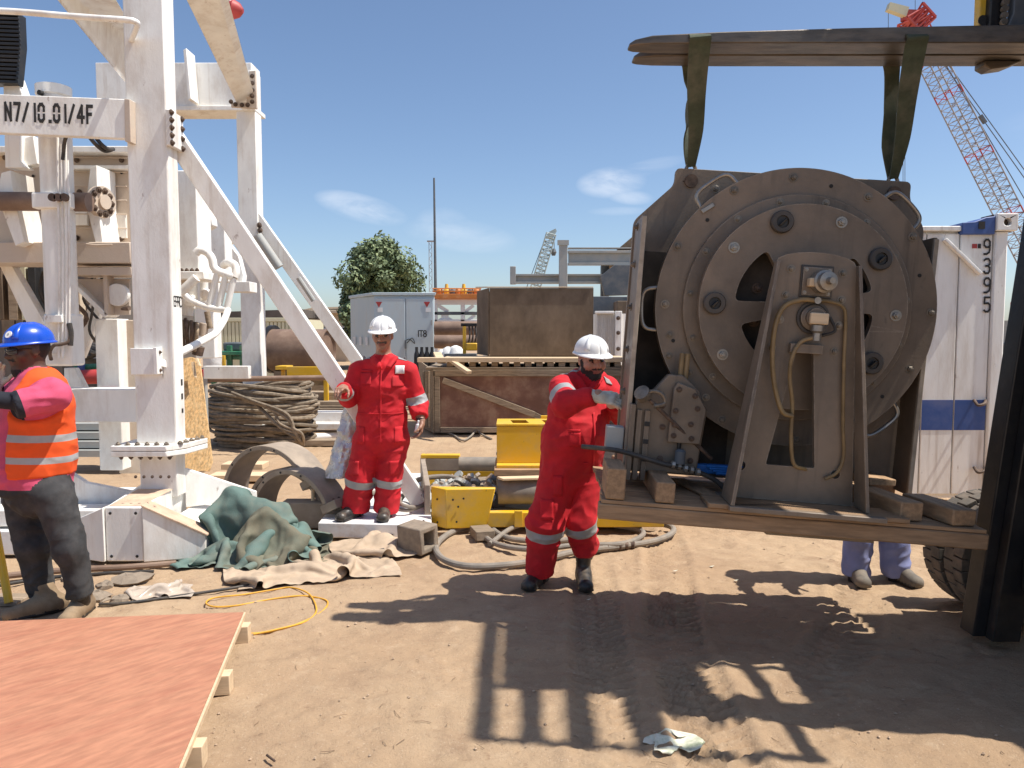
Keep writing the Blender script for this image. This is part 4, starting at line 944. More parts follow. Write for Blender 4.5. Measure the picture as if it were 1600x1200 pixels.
c1 = thing('lattice_crane', 'tall lattice boom crane with red head leaning left, far behind the container', 'crane', (at(1640, 520, Yx).x, Yx, 0))
ba, bc_ = at(1640, 462, Yx), at(1432, 48, Yx)
b = MB(); lattice(b, ba, bc_, 1.35, 40, .055, Vector((1, 0, .35)), .028, True); b.build('boom', ['cranesteel', 'cranered'], c1)
hd = MB()
lattice(hd, at(1422, 22, Yx), at(1442, 44, Yx), 1.5, 4, .12, Vector((1, 0, -1)), .09); hd.prism([at(1412, 14, Yx), at(1434, 15, Yx), at(1441, 26, Yx), at(1428, 38, Yx), at(1412, 30, Yx)], (0, .5, 0)); hd.build('boom_head', 'cranered', c1)
MB().beam(at(1387, 11, Yx), at(1416, 20, Yx), .5, .55, (0, 0, 1), .5, .7).build('jib', 'cream', c1)
for (p, q) in (((1388, 12), (1388, 48)), ((1430, 0), (1430, 16)), ((1432, 40), (1800, 560)), ((1438, 40), (1820, 570)), ((1436, 30), (1700, 480)), ((1411, 25), (1411, 320)), ((1414, 25), (1414, 320))):
    MB().tube([at(*p, Yx + .3), at(*q, Yx + .3)], .035 if p[0] > 1431 else .022, 5).build('cable', 'darksteel', c1)
for t in (.27, .62): MB().beam(at(1432 + 368 * t, 40 + 520 * t, Yx), at(1432 + 368 * t + 8, 40 + 520 * t + 12, Yx), .25, .25, (0, 1, 0)).build('turnbuckle', 'darksteel', c1)
MB().box((at(1640, 500, Yx).x - 2.2, Yx - 1.5, 1.0), (at(1640, 500, Yx).x + 5, Yx + 1.5, 4.2)).build('cab', 'cranered', c1, .1)
MB().box((at(1640, 500, Yx).x - 3, Yx - 2.2, 0), (at(1640, 500, Yx).x + 4, Yx + 2.2, .95)).build('crawler', 'black_iron', c1, .2)
Yz = 90.0
c2 = thing('lattice_crane', 'small pale lattice crane boom far behind the grey gantry', 'crane', (at(815, 520, Yz).x, Yz, 0))
b = MB(); lattice(b, at(822, 500, Yz), at(861, 366, Yz), 1.1, 22, .075, Vector((1, 0, .3)), .045); b.build('boom', 'craneteal', c2)
MB().prism([at(853, 372, Yz), at(858, 362, Yz), at(868, 357, Yz), at(870, 361, Yz), at(864, 372, Yz)], (0, .6, 0)).build('boom_head', 'craneteal', c2)
for (p, q) in (((866, 370), (866, 392)), ((852, 372), (815, 470))): MB().tube([at(*p, Yz), at(*q, Yz)], .04, 4).build('cable', 'darksteel', c2)
MB().lathe(at(865, 394, Yz), (0, 0, 1), [(.2, -.4), (.35, 0), (.2, .4)], 8).build('hook_block', 'darksteel', c2)
MB().box((at(815, 520, Yz).x - 2, Yz - 1.5, 0), (at(815, 520, Yz).x + 3, Yz + 1.5, 3)).build('cab', 'craneteal', c2, .1)
# far buildings at the left
hz = thing('beige_building', 'low beige building with flat roof left of the tree', 'building', (at(520, 520, 46).x, 46, 0))
MB().box((at(455, 520, 46).x, 46, 0), (at(575, 520, 46).x, 52, at(500, 490, 46).z)).build('wall', 'beigewall', hz)
MB().box((at(447, 520, 46).x, 45.6, at(500, 490, 46).z + .005), (at(580, 520, 46).x, 52.4, at(500, 484.5, 46).z)).build('roof', 'beigewall', hz, .03)
MB().prism([at(472, 484, 49), at(540, 482, 49), at(534, 479, 49), at(486, 481, 49)], (0, 3, 0)).build('roof_ridge', 'beigewall', hz)
for (u0, v0, u1, v1) in ((535, 512, 548, 534), (498, 514, 508, 530), (512, 512, 522, 540)):
    wbox(MB(), u0 - 1.4, v0 - 1.4, u1 + 1.4, v1 + 1.4, 45.9, .12).build('window_frame', 'contwhite', hz); wbox(MB(), u0, v0, u1, v1, 45.85, .06).build('window_pane', 'glass', hz)
sh = thing('open_shed', 'dark-roofed open shed behind the far white column', 'shed', (at(420, 520, 34).x, 34, 0))
MB().prism([at(322, 497, 34), at(322, 488, 34), at(470, 483, 34), at(470, 496, 34)], (0, 5, 0)).build('roof', 'darkroof', sh)
for u in (330, 400, 462): wbox(MB(), u, 495, u + 3, 600, 34.2, .1).build('post', 'darksteel', sh)
MB().box((at(320, 500, 38).x, 38.5, 0), (at(470, 500, 38).x, 38.7, at(400, 494, 38).z)).build('back_wall', 'darkroof', sh)
cc2 = thing('corrugated_container', 'cream corrugated container beside the far white column', 'container', (at(400, 545, 26).x, 26, 0))
wbox(MB(), 332, 499, 478, 640, 26.06, 2.4).build('body', 'cream', cc2)
for k in range(24): wbox(MB(), 333 + k * 6, 503, 336.4 + k * 6, 560, 26, .058).build('corrugation', 'cream', cc2, .006)
wbox(MB(), 332, 496.5, 478, 502.5, 25.97, .15).build('top_rail', 'cream', cc2, .01)
# dark hall wall far left behind the rig
dh = thing('workshop_hall', 'dark-fronted workshop hall behind the rig at far left', 'building', (-14, 24, 0))
MB().box((-24, 24, 0), (at(140, 520, 24).x, 32, at(100, 400, 24).z)).build('wall', 'darkroof', dh)
for k in range(9):
    u = -40 + k * 22; wbox(MB(), u, 412, u + (5 if k % 2 else 14), 545, 23.9, .09).build('door_panel', ('darkroof', 'darksteel', 'oldply')[k % 3], dh, .01)
# drum with chalk number, yellow frame, green machine and other yard gear behind the coil
dr = thing('steel_drum', 'big rust-brown pipe section chalked 72 behind the diagonal brace', 'pipe section', (at(470, 600, 15).x, 15, 0))
dz = at(460, 548, 15).z; c0 = at(419, 548, 15)
MB().lathe((c0.x + .02, 15.25, dz), (1, -.12, 0), [(.36, .05), (.40, 0), (.42, .0), (.42, 1.15), (.40, 1.15), (.36, 1.1)], 40).build('shell', 'brownpipe', dr)
MB().lathe((c0.x - .01, 15.33, dz + .02), (1, -.12, 0), [(.46, -.04), (.48, -.04), (.48, .05), (.46, .05)], 40).build('end_ring', 'black_iron', dr)
lettering('chalk_number', '72', at(482, 553, 14.78), (.3, 0, -1), (1, 0, .3), .11, dr, matn='inkpale', gap=.75, sw=.12)
MB().box((c0.x + .1, 15.0, 0), (c0.x + .25, 15.6, dz - .40)).build('stand', 'oldwood', dr); MB().box((c0.x + .85, 14.9, 0), (c0.x + 1.0, 15.5, dz - .40)).build('stand', 'oldwood', dr)
yf = thing('yellow_trestle', 'low yellow steel trestle in front of the rust-brown pipe section', 'trestle', (at(475, 600, 13.6).x, 13.6, 0))
wbox(MB(), 430, 572, 448, 578, 13.6, .4).build('step', 'yellow', yf, .006); wbox(MB(), 448, 573, 514, 588, 13.5, .08).build('beam', 'yellow', yf, .006)
for u in (449, 506): wbox(MB(), u, 588.5, u + 6, 640, 13.52, .08).build('leg', 'yellow', yf, .006)
wbox(MB(), 456, 592, 506, 602, 13.55, .05).build('mesh_panel', 'tube_amber', yf); wbox(MB(), 440, 578.5, 444, 640, 13.7, .08).build('leg', 'yellow', yf, .004)
gm = thing('green_machine', 'green pump skid with yellow plate between the columns', 'pump skid', (at(357, 600, 14.5).x, 14.5, 0))
wbox(MB(), 330, 549, 384, 555, 14.5, .6).build('deck', 'green', gm, .01); wbox(MB(), 332, 556, 384, 562, 14.6, .4).build('deck', 'green', gm, .01)
for u in (331, 356, 376): wbox(MB(), u, 540, u + 5, 640, 14.55, .08).build('post', 'green', gm, .006)
wbox(MB(), 342, 555.5, 351, 575, 14.4, .05).build('plate', 'yellow', gm, .004); wbox(MB(), 348, 535, 382, 548, 14.8, .4).build('motor', 'darksteel', gm, .03)
MB().lathe(at(332, 566, 14.2), (0, 0, 1), [(.1, -.3), (.16, -.2), (.17, .1), (.05, .2)], 12).build('sack', 'sack', gm)
b = MB(); wbox(b, 100, 560, 210, 640, 11.5, .3)
for k in range(5): b.tube(catmull([at(105 + k * 10, 540, 11.4), at(125 + k * 12, 560 - k * 4, 11.3), at(165 + k * 4, 545, 11.4), at(205, 560 + k * 5, 11.4)], 5), .05, 8)
one('hose_rack', b, 'blackhose', 'dark rack of tangled hoses seen through the rig at left', 'hose rack')
b = MB(); b.tube([at(118, 575, 10.8), at(158, 573, 10.8)], .05, 10); one('green_pipe', b, 'green', 'green pipe end seen through the rig frame', 'pipe')
b = MB(); b.tube([at(112, 590, 10.6), at(160, 588, 10.6)], .1, 12); one('red_pipe', b, 'redmark', 'faded red pipe seen through the rig frame', 'pipe')
b = MB(); wbox(b, 122, 530, 128, 600, 10.7, .06); one('blue_post', b, 'blue', 'small blue post seen through the rig frame', 'post')
b = MB()
for k in range(4): wbox(b, 100, 662 + k * 14, 200, 672 + k * 14, 9.6 - k * .1, .4)
one('profile_stack', b, 'greysteel', 'grey stacked steel profiles behind the inner post', 'steel stack')
# low distant skyline strip: sheds so that the horizon is not bare
for k, (u0, u1, vt, Y, mt, lab) in enumerate(((1010, 1200, 500, 60, 'beigewall', 'long low beige shed on the skyline behind the reel'), (-300, 60, 505, 70, 'beigewall', 'low beige shed on the skyline at far left'), (1600, 2100, 500, 80, 'greysteel', 'low grey shed on the skyline at far right'))):
    b = MB(); wbox(b, u0, vt, u1, 600, Y, 8); b.v = [Vector((p.x, p.y, max(0, p.z))) for p in b.v]
    one('far_shed', b, mt, lab, 'shed')

# ------------------------------------------------------------------ yard clutter in the middle distance
# wire rope coil
rc = thing('rope_coil', 'big heap of coiled grey-brown wire rope behind the half rings', 'rope coil', (at(395, 700, 11.3).x, 11.3, 0))
cx0, zc = at(395, 650, 11.3).x, 0.0
rr = random.Random(11); me_i = 0
ROPEH = .98
for k in range(64):
    lay = k / 64; rad = .66 + .10 * math.sin(lay * 3.1) + rr.uniform(-.09, .07); z0 = .05 + ROPEH * lay * (.86 + .1 * rr.random())
    tx, ty = rr.uniform(-.09, .09), rr.uniform(-.05, .05); ph = rr.random() * 6.28
    pts = []
    for j in range(26):
        t = 2 * math.pi * j / 26
        wob = .028 * math.sin(3 * t + ph) + .02 * math.sin(5 * t + 2 * ph)
        pts.append(Vector((cx0 + (rad + wob) * 1.02 * math.cos(t), 11.75 + (rad * .62 + wob) * math.sin(t), max(.03, z0 + tx * math.cos(t) + ty * math.sin(t) + .035 * math.sin(2 * t + ph)))))
    MB().tube(pts, rr.choice((.024, .027, .030)), 7, closed=True).build('rope_turn', 'rope', rc)
for k in range(5):
    j1, j2 = rr.uniform(-14, 14), rr.uniform(-18, 18)
    MB().tube(catmull([at(362 + k * 9, 616 + k * 3 + j1 * .3, 11.2), at(404 + k * 6 + j1, 626 + k * 7, 11.06), at(440 + j2 * .6, 648 + k * 7, 10.98), at(466 + j1 * .5, 678 + j2 * .4, 11.0), at(474, 696, 11.15)], 7), .024, 7).build('rope_strand', 'rope', rc)
# brown pipe rail above the coil
b = MB(); b.tube([at(318, 593, 10.6), at(518, 590, 10.9)], .038, 12); o = one('pipe_rail', b, 'brownpipe', 'thin brown pipe lying level above the rope coil', 'pipe')
sp = thing('pipe_stand', 'grey steel stand holding the brown pipe beside the strand board', 'stand', (at(318, 690, 10.5).x, 10.5, 0))
MB().box((at(313, 600, 10.5).x, 10.5, 0), (at(321, 600, 10.5).x, 10.58, at(318, 575, 10.5).z)).build('post', 'greysteel', sp, .004)
MB().box((at(312, 600, 10.4).x, 10.4, at(318, 588, 10.5).z), (at(318, 600, 10.4).x, 10.48, at(318, 577, 10.5).z)).build('clip', 'redmark', sp, .004)
# timber stack and white profiles right of the coil
for k, (v0, v1, u0, u1, Y) in enumerate(((600, 612, 440, 560, 14.0), (613, 626, 455, 560, 13.6), (627, 634, 470, 560, 13.4))):
    one('timber_baulk', wbox(MB(), u0, v0, u1, v1, Y, .7), 'oldwood', ('top', 'middle', 'lowest')[k] + ' brown timber baulk in the stack right of the rope coil', 'timber', 'timber baulks right of the coil', bevel=.01)
b = MB(); wbox(b, 480, 634.5, 560, 638, 13.3, .6); wbox(b, 480, 639, 556, 641, 13.2, .6); b.box((at(480, 640, 13).x, 13.3, 0), (at(560, 640, 13).x, 14.4, at(480, 641, 13.3).z)); one('timber_bed', b, 'oldwood', 'dark bearers under the brown timber stack', 'timber')
wp = thing('white_profile', 'white painted steel profile with pointed lug right of the rope coil', 'steel profile', (at(508, 680, 12.4).x, 12.4, 0))
wbox(MB(), 476, 644, 542, 660, 12.4, .3).build('web', 'white_skid', wp, .006); wbox(MB(), 474, 661, 545, 672, 12.2, .4).build('flange', 'white_skid', wp, .02)
MB().prism([at(474, 652, 12.35), at(490, 652, 12.35), at(482, 639, 12.35)], (0, .04, 0)).build('lug', 'white_skid', wp, .004)
b = MB(); b.tube([gnd(476, 684, .06), gnd(548, 680, .06)], .06, 14); one('white_pipe', b, 'white_skid', 'white pipe lying on the ground under the white profile', 'pipe')
b = MB(); wbox(b, 476, 688, 560, 697, 11.6, .25); one('grey_plank', b, 'oldwood', 'weathered plank on the ground below the white pipe', 'plank', bevel=.005)
# strand board leaning on the rig
b = MB(); b.prism([at(275, 735, 7.4), at(275, 562, 7.9), at(298, 558, 7.9), at(312, 562, 7.9), at(332, 722, 7.4), at(327, 737, 7.35)], (0, .02, 0))
ob = one('strand_board', b, 'osb', 'tan strand board leaning behind the bolted flange of the column', 'board', bevel=.002)
for (u0, v0, u1, v1) in ((277, 573, 282, 596), (300, 566, 305, 590), (306, 560, 312, 572)):
    o = MB().prism([at(u0, v0, 7.78), at(u0 + 4, v0 - 1, 7.78), at(u1 + 3, v1, 7.72), at(u1, v1, 7.72)], (0, -.03, 0)).build('batten', 'palewood', None, .003); o.parent = ob; o.matrix_basis = Matrix.Translation(-ob.location)
# loose yellow timber by the coil
one('pine_plank', MB().box((at(330, 720, 8.8).x, 8.7, .02), (at(412, 720, 8.8).x, 8.95, .09)), 'palewood', 'short yellow pine plank lying behind the half rings, lower one', 'plank', 'pine planks behind the half rings', bevel=.005)
one('pine_plank', MB().box((at(352, 712, 9.2).x, 9.05, .093), (at(416, 712, 9.2).x, 9.3, .16)), 'palewood', 'short yellow pine plank lying behind the half rings, upper one', 'plank', 'pine planks behind the half rings', bevel=.005)
# half rings: curved steel saddles
def half_ring(name, label, cx, cy, r_out, r_in, width, yaw, zc, a0, a1, tilt=0):
    t = thing(name, label, 'half ring', (cx, cy, 0), 'steel half rings beside the green tarpaulin')
    n = 40; ca, sa = math.cos(yaw), math.sin(yaw)
    def P(r_, a, y): x = r_ * math.cos(a); z = r_ * math.sin(a); return Vector((cx + x * ca - y * sa, cy + x * sa + y * ca, max(.012, zc + z)))
    b = MB(); vs = []; ang = [a0 + (a1 - a0) * i / n for i in range(n + 1)]
    for a in ang: vs += [P(r_out, a, -width / 2), P(r_out, a, width / 2), P(r_in, a, width / 2), P(r_in, a, -width / 2)]
    fs = []
    for i in range(n):
        o = 4 * i
        for k in range(4): fs.append((o + k, o + (k + 1) % 4, o + 4 + (k + 1) % 4, o + 4 + k))
    fs += [(3, 2, 1, 0), (4 * n, 4 * n + 1, 4 * n + 2, 4 * n + 3)]
    b.add(vs, fs); b.m = [1 if i < 4 * n and i % 4 == 2 else 0 for i in range(len(fs))]; b.build('band', ['saddle', 'saddle_shade'], t, .006)
    for a in (a0, a1):
        s_ = 1 if a == a1 else -1; d = Vector((math.cos(a) * ca, math.cos(a) * sa, math.sin(a)))
        b = MB(); q = [P(r_out + .10, a, -width / 2 - .01), P(r_out + .10, a, width / 2 + .01), P(r_in - .03, a, width / 2 + .01), P(r_in - .03, a, -width / 2 - .01)]
        tv = Vector((-math.sin(a) * ca, -math.sin(a) * sa, math.cos(a))) * .075 * s_
        b.prism(q, tv); b.build('end_flange', 'saddle', t, .006)
        for k in range(4): bolt(t, P(r_out + .06, a, -width / 2 + width * (k + .5) / 4) - tv * .02, -tv, .012, 'bolt_rust')
    for k in range(3):
        a = a0 + (a1 - a0) * (.3 + .2 * k); MB().lathe(P((r_out + r_in) / 2, a, -width / 2 - .001), (sa, -ca, 0), [(.010, 0), (.010, .004)], 10).build('bolt_hole', 'ink', t)
    return t
half_ring('half_ring', 'larger dusty steel half ring standing behind, arched over the other', -2.20, 7.1, .55, .505, .30, R(-26), .14, R(30), R(186))
half_ring('half_ring', 'smaller steel half ring in front, beside the middle worker', -1.90, 6.80, .46, .415, .28, R(-26), .06, R(26), R(178))
half_ring('half_ring', 'low half ring lying between the other two, mostly in their shade', -2.02, 6.98, .47, .43, .22, R(-26), .02, R(6), R(174))
b = MB().box((-2.02, 6.62, .01), (-1.42, 6.80, .24)); one('spreader_block', b, 'saddle', 'tan steel block lying inside the smaller half ring', 'block', bevel=.01)
b = MB().tube([(-1.76, 6.71, .24), (-1.76, 6.71, .34)], .016, 8); one('short_pin', b, 'palewood', 'short pale pin standing on the tan steel block', 'pin')
# crumpled cloth: heaps built as folded sheets
def cloth(name, label, cat, cx, cy, ax, ay, h, matn, seed, n=110, profile=None, fold=.05, rot=0., base_z=None):
    u = np.linspace(-1, 1, n); U, V = np.meshgrid(u, u, indexing='ij')
    rr = np.sqrt(U ** 2 + V ** 2 * 1.0); ang = np.arctan2(V, U)
    sq = np.maximum(np.abs(U), np.abs(V)); scl = np.where(rr > 1e-6, sq / np.maximum(rr, 1e-6), 1)
    U2, V2 = U * scl, V * scl; r2 = np.sqrt(U2 ** 2 + V2 ** 2)
    edge = 1 + .16 * np.sin(3 * ang + seed) + .10 * np.sin(5 * ang + 2 * seed) + .05 * np.sin(11 * ang + seed)
    X = U2 * ax * edge; Y = V2 * ay * edge
    wx = vnoise2(X * 3 + seed, Y * 3, seed) * .16; wy = vnoise2(X * 3, Y * 3 + 7, seed + 1) * .16
    def ridge(f, s): return 1 - np.abs(vnoise2((X + wx) * f + s, (Y + wy) * f * 1.25 - s, seed + s)) * 2
    hp = profile(U2, V2, r2) if profile else np.clip(1 - r2 ** 2.2, 0, 1)
    Z = h * hp * (.82 + .25 * vnoise2(X * 2.5, Y * 2.5, seed + 5)) + fold * ridge(3.4, 2) * (.35 + hp) + fold * .55 * ridge(7.5, 3) * (.4 + hp) + fold * .22 * ridge(17, 4)
    Z = Z + fold * .9 * (1 - np.abs(np.sin(ang * 4.5 + 2.2 * vnoise2(X * 3, Y * 3, seed + 12) + seed))) * r2 * (1.15 - r2) * 2.2
    X = X + wx * .5 * hp + .3 * fold * vnoise2(X * 9, Y * 9, seed + 8); Y = Y + wy * .4 * hp
    Z = np.maximum(Z - fold * .35, .006 + .01 * np.abs(vnoise2(X * 12, Y * 12, seed + 9)))
    c, s = math.cos(rot), math.sin(rot)
    XX = cx + X * c - Y * s; YY = cy + X * s + Y * c
    v = np.stack([XX.ravel() - cx, YY.ravel() - cy, Z.ravel() + (base_z(XX, YY).ravel() if base_z else 0)], 1)
    i, j = np.meshgrid(np.arange(n - 1), np.arange(n - 1), indexing='ij'); a = (i * n + j).ravel()
    f = np.stack([a, a + n, a + n + 1, a + 1], 1)
    me = np_mesh(name, v, f); me.materials.append(M[matn])
    o = bpy.data.objects.new(name, me); C.objects.link(o); o.location = (cx, cy, 0)
    md = o.modifiers.new('solid', 'SOLIDIFY'); md.thickness = .006
    return tag(o, label, cat)
def pbd(name, label, cat, w, h, n, c, rot, comp, cols, matn, seed, steps=150, drop=.3, thick=.0025, crease=.009, wav=.10, grav=.0005, iters=7):
    """A sheet let fall in folds over what lies beneath: small position-based cloth solve."""
    rg = np.random.default_rng(seed); ny = n; nx = max(8, int(n * w / h)); d = h / (ny - 1)
    U, V = np.meshgrid(np.linspace(-.5, .5, nx) * w, np.linspace(-.5, .5, ny) * h, indexing='ij')
    def rid(f, s_, a): return 1 - 2 * np.abs(vnoise2((U * math.cos(a) + V * math.sin(a)) * f + seed * 1.7 + .35 * vnoise2(U * 3, V * 3, s_), (V * math.cos(a) - U * math.sin(a)) * f * .45 - seed, s_))
    Z = drop + wav * rid(5.5, 3, .4) + wav * .8 * rid(6.5, 4, 1.7) + .006 * rg.standard_normal(U.shape)
    X = U * comp[0] + .03 * vnoise2(U * 5, V * 5, 6); Y = V * comp[1] + .03 * vnoise2(U * 5 + 3, V * 5, 7)
    ca, sa = math.cos(rot), math.sin(rot)
    P = np.stack([c[0] + X * ca - Y * sa, c[1] + X * sa + Y * ca, Z], -1); Q = P.copy()
    groups = []
    for (dx, dy, k) in ((1, 0, 1), (0, 1, 1), (1, 1, .5), (1, -1, .5), (4, 0, .12), (0, 4, .12)):
        L = d * math.hypot(dx, dy); mg = max(dx, abs(dy))
        for par in (0, 1):
            for o_ in range(mg):
                if dx:
                    xa = np.arange(o_ + par * dx, nx - dx, 2 * dx)
                    if dy >= 0: groups.append((np.ix_(xa, np.arange(0, ny - dy)), np.ix_(xa + dx, np.arange(dy, ny)), L, k))
                    else: groups.append((np.ix_(xa, np.arange(-dy, ny)), np.ix_(xa + dx, np.arange(0, ny + dy)), L, k))
                else:
                    ya = np.arange(o_ + par * dy, ny - dy, 2 * dy); groups.append((np.ix_(np.arange(nx), ya), np.ix_(np.arange(nx), ya + dy), L, k))
    for t in range(steps):
        Vl = (P - Q) * .9; Q = P.copy(); P = P + Vl; P[..., 2] -= grav
        for it in range(iters):
            for a, b_, L, k in groups:
                A, B = P[a], P[b_]; D = B - A; l = np.sqrt((D * D).sum(-1, keepdims=True)) + 1e-9
                kk = k * np.where(l < L, .35 if k > .4 else 1, 1)
                D *= kk * .5 * (l - L) / l; P[a] = A + D; P[b_] = B - D
            for (cx_, cy_, cz_, rx, ry, rz) in cols:
                cc_, rr_ = np.array((cx_, cy_, cz_)), np.array((rx, ry, rz)); E = (P - cc_) / rr_; l = np.sqrt((E * E).sum(-1)); m = l < 1
                if m.any(): P[m] = cc_ + E[m] / np.maximum(l[m], 1e-3)[:, None] * rr_; Q[m] = Q[m] * .4 + P[m] * .6
        fl = .010 + .012 * np.abs(vnoise2(P[..., 0] * 9, P[..., 1] * 9, 5)); m = P[..., 2] < fl
        P[..., 2] = np.maximum(P[..., 2], fl); Q[m] = Q[m] * .2 + P[m] * .8
    a0_ = (np.arange(nx - 1)[:, None] * ny + np.arange(ny - 1)[None]).ravel()
    me = np_mesh(name, (P - np.array((c[0], c[1], 0))).reshape(-1, 3), np.stack([a0_, a0_ + ny, a0_ + ny + 1, a0_ + 1], 1))
    N_ = np.zeros(nx * ny * 3, np.float32); me.vertices.foreach_get('normal', N_); V3 = P.reshape(-1, 3); UV3 = np.stack([U.ravel(), V.ravel(), U.ravel() * 0 + seed], 1)
    UV3 = UV3 + .05 * np.stack([vnoise3(UV3 * 5, 7), vnoise3(UV3 * 5 + 4, 8), UV3[:, 0] * 0], 1)
    cr = (1 - 2.2 * np.abs(vnoise3(UV3 * np.array((6, 9, 1)), 10))) + .5 * (1 - 2.2 * np.abs(vnoise3(UV3 * np.array((16, 12, 1)), 11)))
    V3 = V3 + N_.reshape(-1, 3) * (crease * cr)[:, None]; V3[:, 2] = np.maximum(V3[:, 2], .006); me.vertices.foreach_set('co', (V3 - np.array((c[0], c[1], 0))).astype(np.float32).ravel()); me.update()
    me.materials.append(M[matn]); o = bpy.data.objects.new(name, me); C.objects.link(o); o.location = (c[0], c[1], 0)
    md = o.modifiers.new('solid', 'SOLIDIFY'); md.thickness = thick
    md = o.modifiers.new('sub', 'SUBSURF'); md.levels = 1; md.render_levels = 1
    return tag(o, label, cat)
M['plastic'] = mat('clear_plastic_film', (.48, .40, .32), .25, 0, .1, 8)
tp0 = pbd('tarpaulin', 'crumpled green and khaki tarpaulin heaped beside the white pedestal', 'tarpaulin', 1.75, 1.4, 64, (-2.06, 5.92), R(-8), (.44, .34), [(-2.18, 5.97, .22, .17, .12, .30), (-1.94, 5.92, .14, .16, .11, .29), (-2.32, 5.88, .0, .11, .1, .24), (-1.74, 5.86, .0, .12, .1, .24)], 'tarp', 3, wav=.13, crease=.013, iters=6, steps=125)
def layer(o):
    for k_ in ('label', 'category'): del o[k_]
    o.parent = tp0; o.location = o.location - tp0.location
layer(pbd('tarpaulin_fold', 'x', 'x', 1.2, .85, 46, (-1.84, 5.76), R(10), (.46, .36), [(-1.90, 5.79, .12, .16, .09, .27), (-1.68, 5.75, .0, .11, .09, .24)], 'tarp_khaki', 17, wav=.11, crease=.013, iters=6, steps=125))
layer(pbd('tarpaulin_fold', 'x', 'x', 1.15, .5, 32, (-2.08, 5.68), R(-4), (.6, .42), [(-2.12, 5.70, .0, .22, .07, .16), (-1.92, 5.68, .0, .1, .06, .12)], 'tarp', 29, wav=.08, crease=.012, iters=6, steps=110))
pbd('canvas_sheet', 'crumpled beige canvas sheet lying in front of the green tarpaulin', 'canvas', 1.35, .62, 42, (-1.42, 5.42), R(20), (.74, .56), [(-1.5, 5.42, .0, .3, .06, .05)], 'canvas', 8, wav=.08, crease=.010, iters=6, steps=110)
pbd('canvas_sheet', 'smaller bunched beige canvas at the feet of the middle worker', 'canvas', .8, .75, 40, (-1.07, 6.05), R(30), (.5, .5), [(-1.05, 6.1, .0, .13, .1, .11)], 'canvas', 12, wav=.09, crease=.010, iters=6, steps=110)
# silver foil wrapped round the brace
b = MB(); P_ = []
fa, fb = at(563, 640, 6.84), at(590, 735, 6.9); fa = at(552, 632, 6.80); fb = at(530, 745, 6.72)
for i in range(40):
    t = i / 39; c_ = fa.lerp(fb, t); row = []
    for j in range(37):
        a = 2 * math.pi * j / 36; nn = mnoise.noise(Vector((math.cos(a) * 2.2, math.sin(a) * 2.2, t * 7))) * .03 + mnoise.noise(Vector((math.cos(a) * 6, math.sin(a) * 6, t * 18))) * .014
        r_ = .07 + .05 * t + (nn if j < 36 else row_n0)
        if j == 0: row_n0 = nn
        row.append(c_ + Vector((math.cos(a) * r_, math.sin(a) * r_ * .8, .02 * nn)))
    P_.append(row)
b.grid(P_); one('foil_wrap', b, 'foil', 'crumpled silver foil hanging on the diagonal brace beside the middle worker', 'foil', smooth=20)
pbd('plastic_wrap', 'clear crumpled plastic wrap lying on the sand', 'plastic', .5, .3, 30, (-2.32, 4.98), .1, (.6, .6), [(-2.32, 4.98, 0, .1, .06, .05)], 'plastic', 31, 80, .1, .002)
# hollow concrete block
bk = holed('concrete_block', [(-.10, 0), (.10, 0), (.10, .21), (-.10, .21)], [[(-.055, .045), (.055, .045), (.055, .165), (-.055, .165)]], .26, 'concrete', None, Matrix.Translation((0, 0, 0)), .012)
bk.data.transform(XZ); bk.location = (-.74, 5.98, .005); bk.rotation_euler = (0, R(-4), R(52)); tag(bk, 'hollow grey concrete block on the sand beside the white skid', 'concrete block')
# yellow skid full of parts
ys = thing('yellow_skid', 'low yellow steel skid frame holding grey pipes and loose fittings', 'skid frame', (.0, 7.0, 0))
MB().hexa([Vector(p) for p in ((-.70, 6.55, .06), (-.56, 6.42, .06), (-.22, 6.46, .06), (-.22, 6.52, .06), (-.70, 6.55, .40), (-.56, 6.42, .40), (-.14, 6.46, .40), (-.14, 6.52, .40))]).build('corner_plate', 'yellow', ys, .008)
MB().box((-.215, 6.47, .06), (1.3, 6.56, .19)).build('side_rail', 'yellow', ys, .008)
MB().box((.02, 6.44, .07), (.09, 6.468, .21)).build('rail_lug', 'yellow', ys, .004)
MB().hexa([Vector(p) for p in ((-.76, 6.6, .06), (-.71, 6.6, .06), (-.92, 8.05, .06), (-.97, 8.05, .06), (-.76, 6.6, .40), (-.71, 6.6, .40), (-.92, 8.05, .40), (-.97, 8.05, .40))]).build('end_plate', 'saddle', ys, .006)
MB().box((-.96, 8.0, .402), (-.55, 8.1, .44)).build('corner_flange', 'yellow', ys, .005)
MB().box((-.91, 8.0, .273), (-.55, 8.05, .40)).build('corner_web', 'saddle', ys, .004)
MB().box((-.91, 8.0, .06), (1.2, 8.06, .27)).build('side_rail', 'yellow', ys, .006)
MB().box((-.85, 6.62, .05), (1.2, 7.98, .08)).build('floor_plate', 'greysteel', ys)
for (x, z) in ((-.50, .31), (-.41, .32), (-.455, .25), (-.47, .12), (-.64, .1), (-.64, .3)): MB().lathe((x, 6.42 if x > -.56 else 6.49, z), (0, -1, 0), [(.009, 0), (.009, .004)], 10).build('bolt_hole', 'ink', ys)
b = MB().cyl((-.55, 7.9, .36), (.6, 7.9, .36), .075, n=20); one('grey_pipe', b, 'hose', 'grey pipe lying at the back of the yellow skid', 'pipe')
b = MB().cyl((-.12, 6.66, .335), (1.3, 6.66, .335), .115, n=28); one('grey_pipe', b, 'hose', 'thick grey pipe lying along the front of the yellow skid', 'pipe')
r9 = random.Random(4)
b = MB()
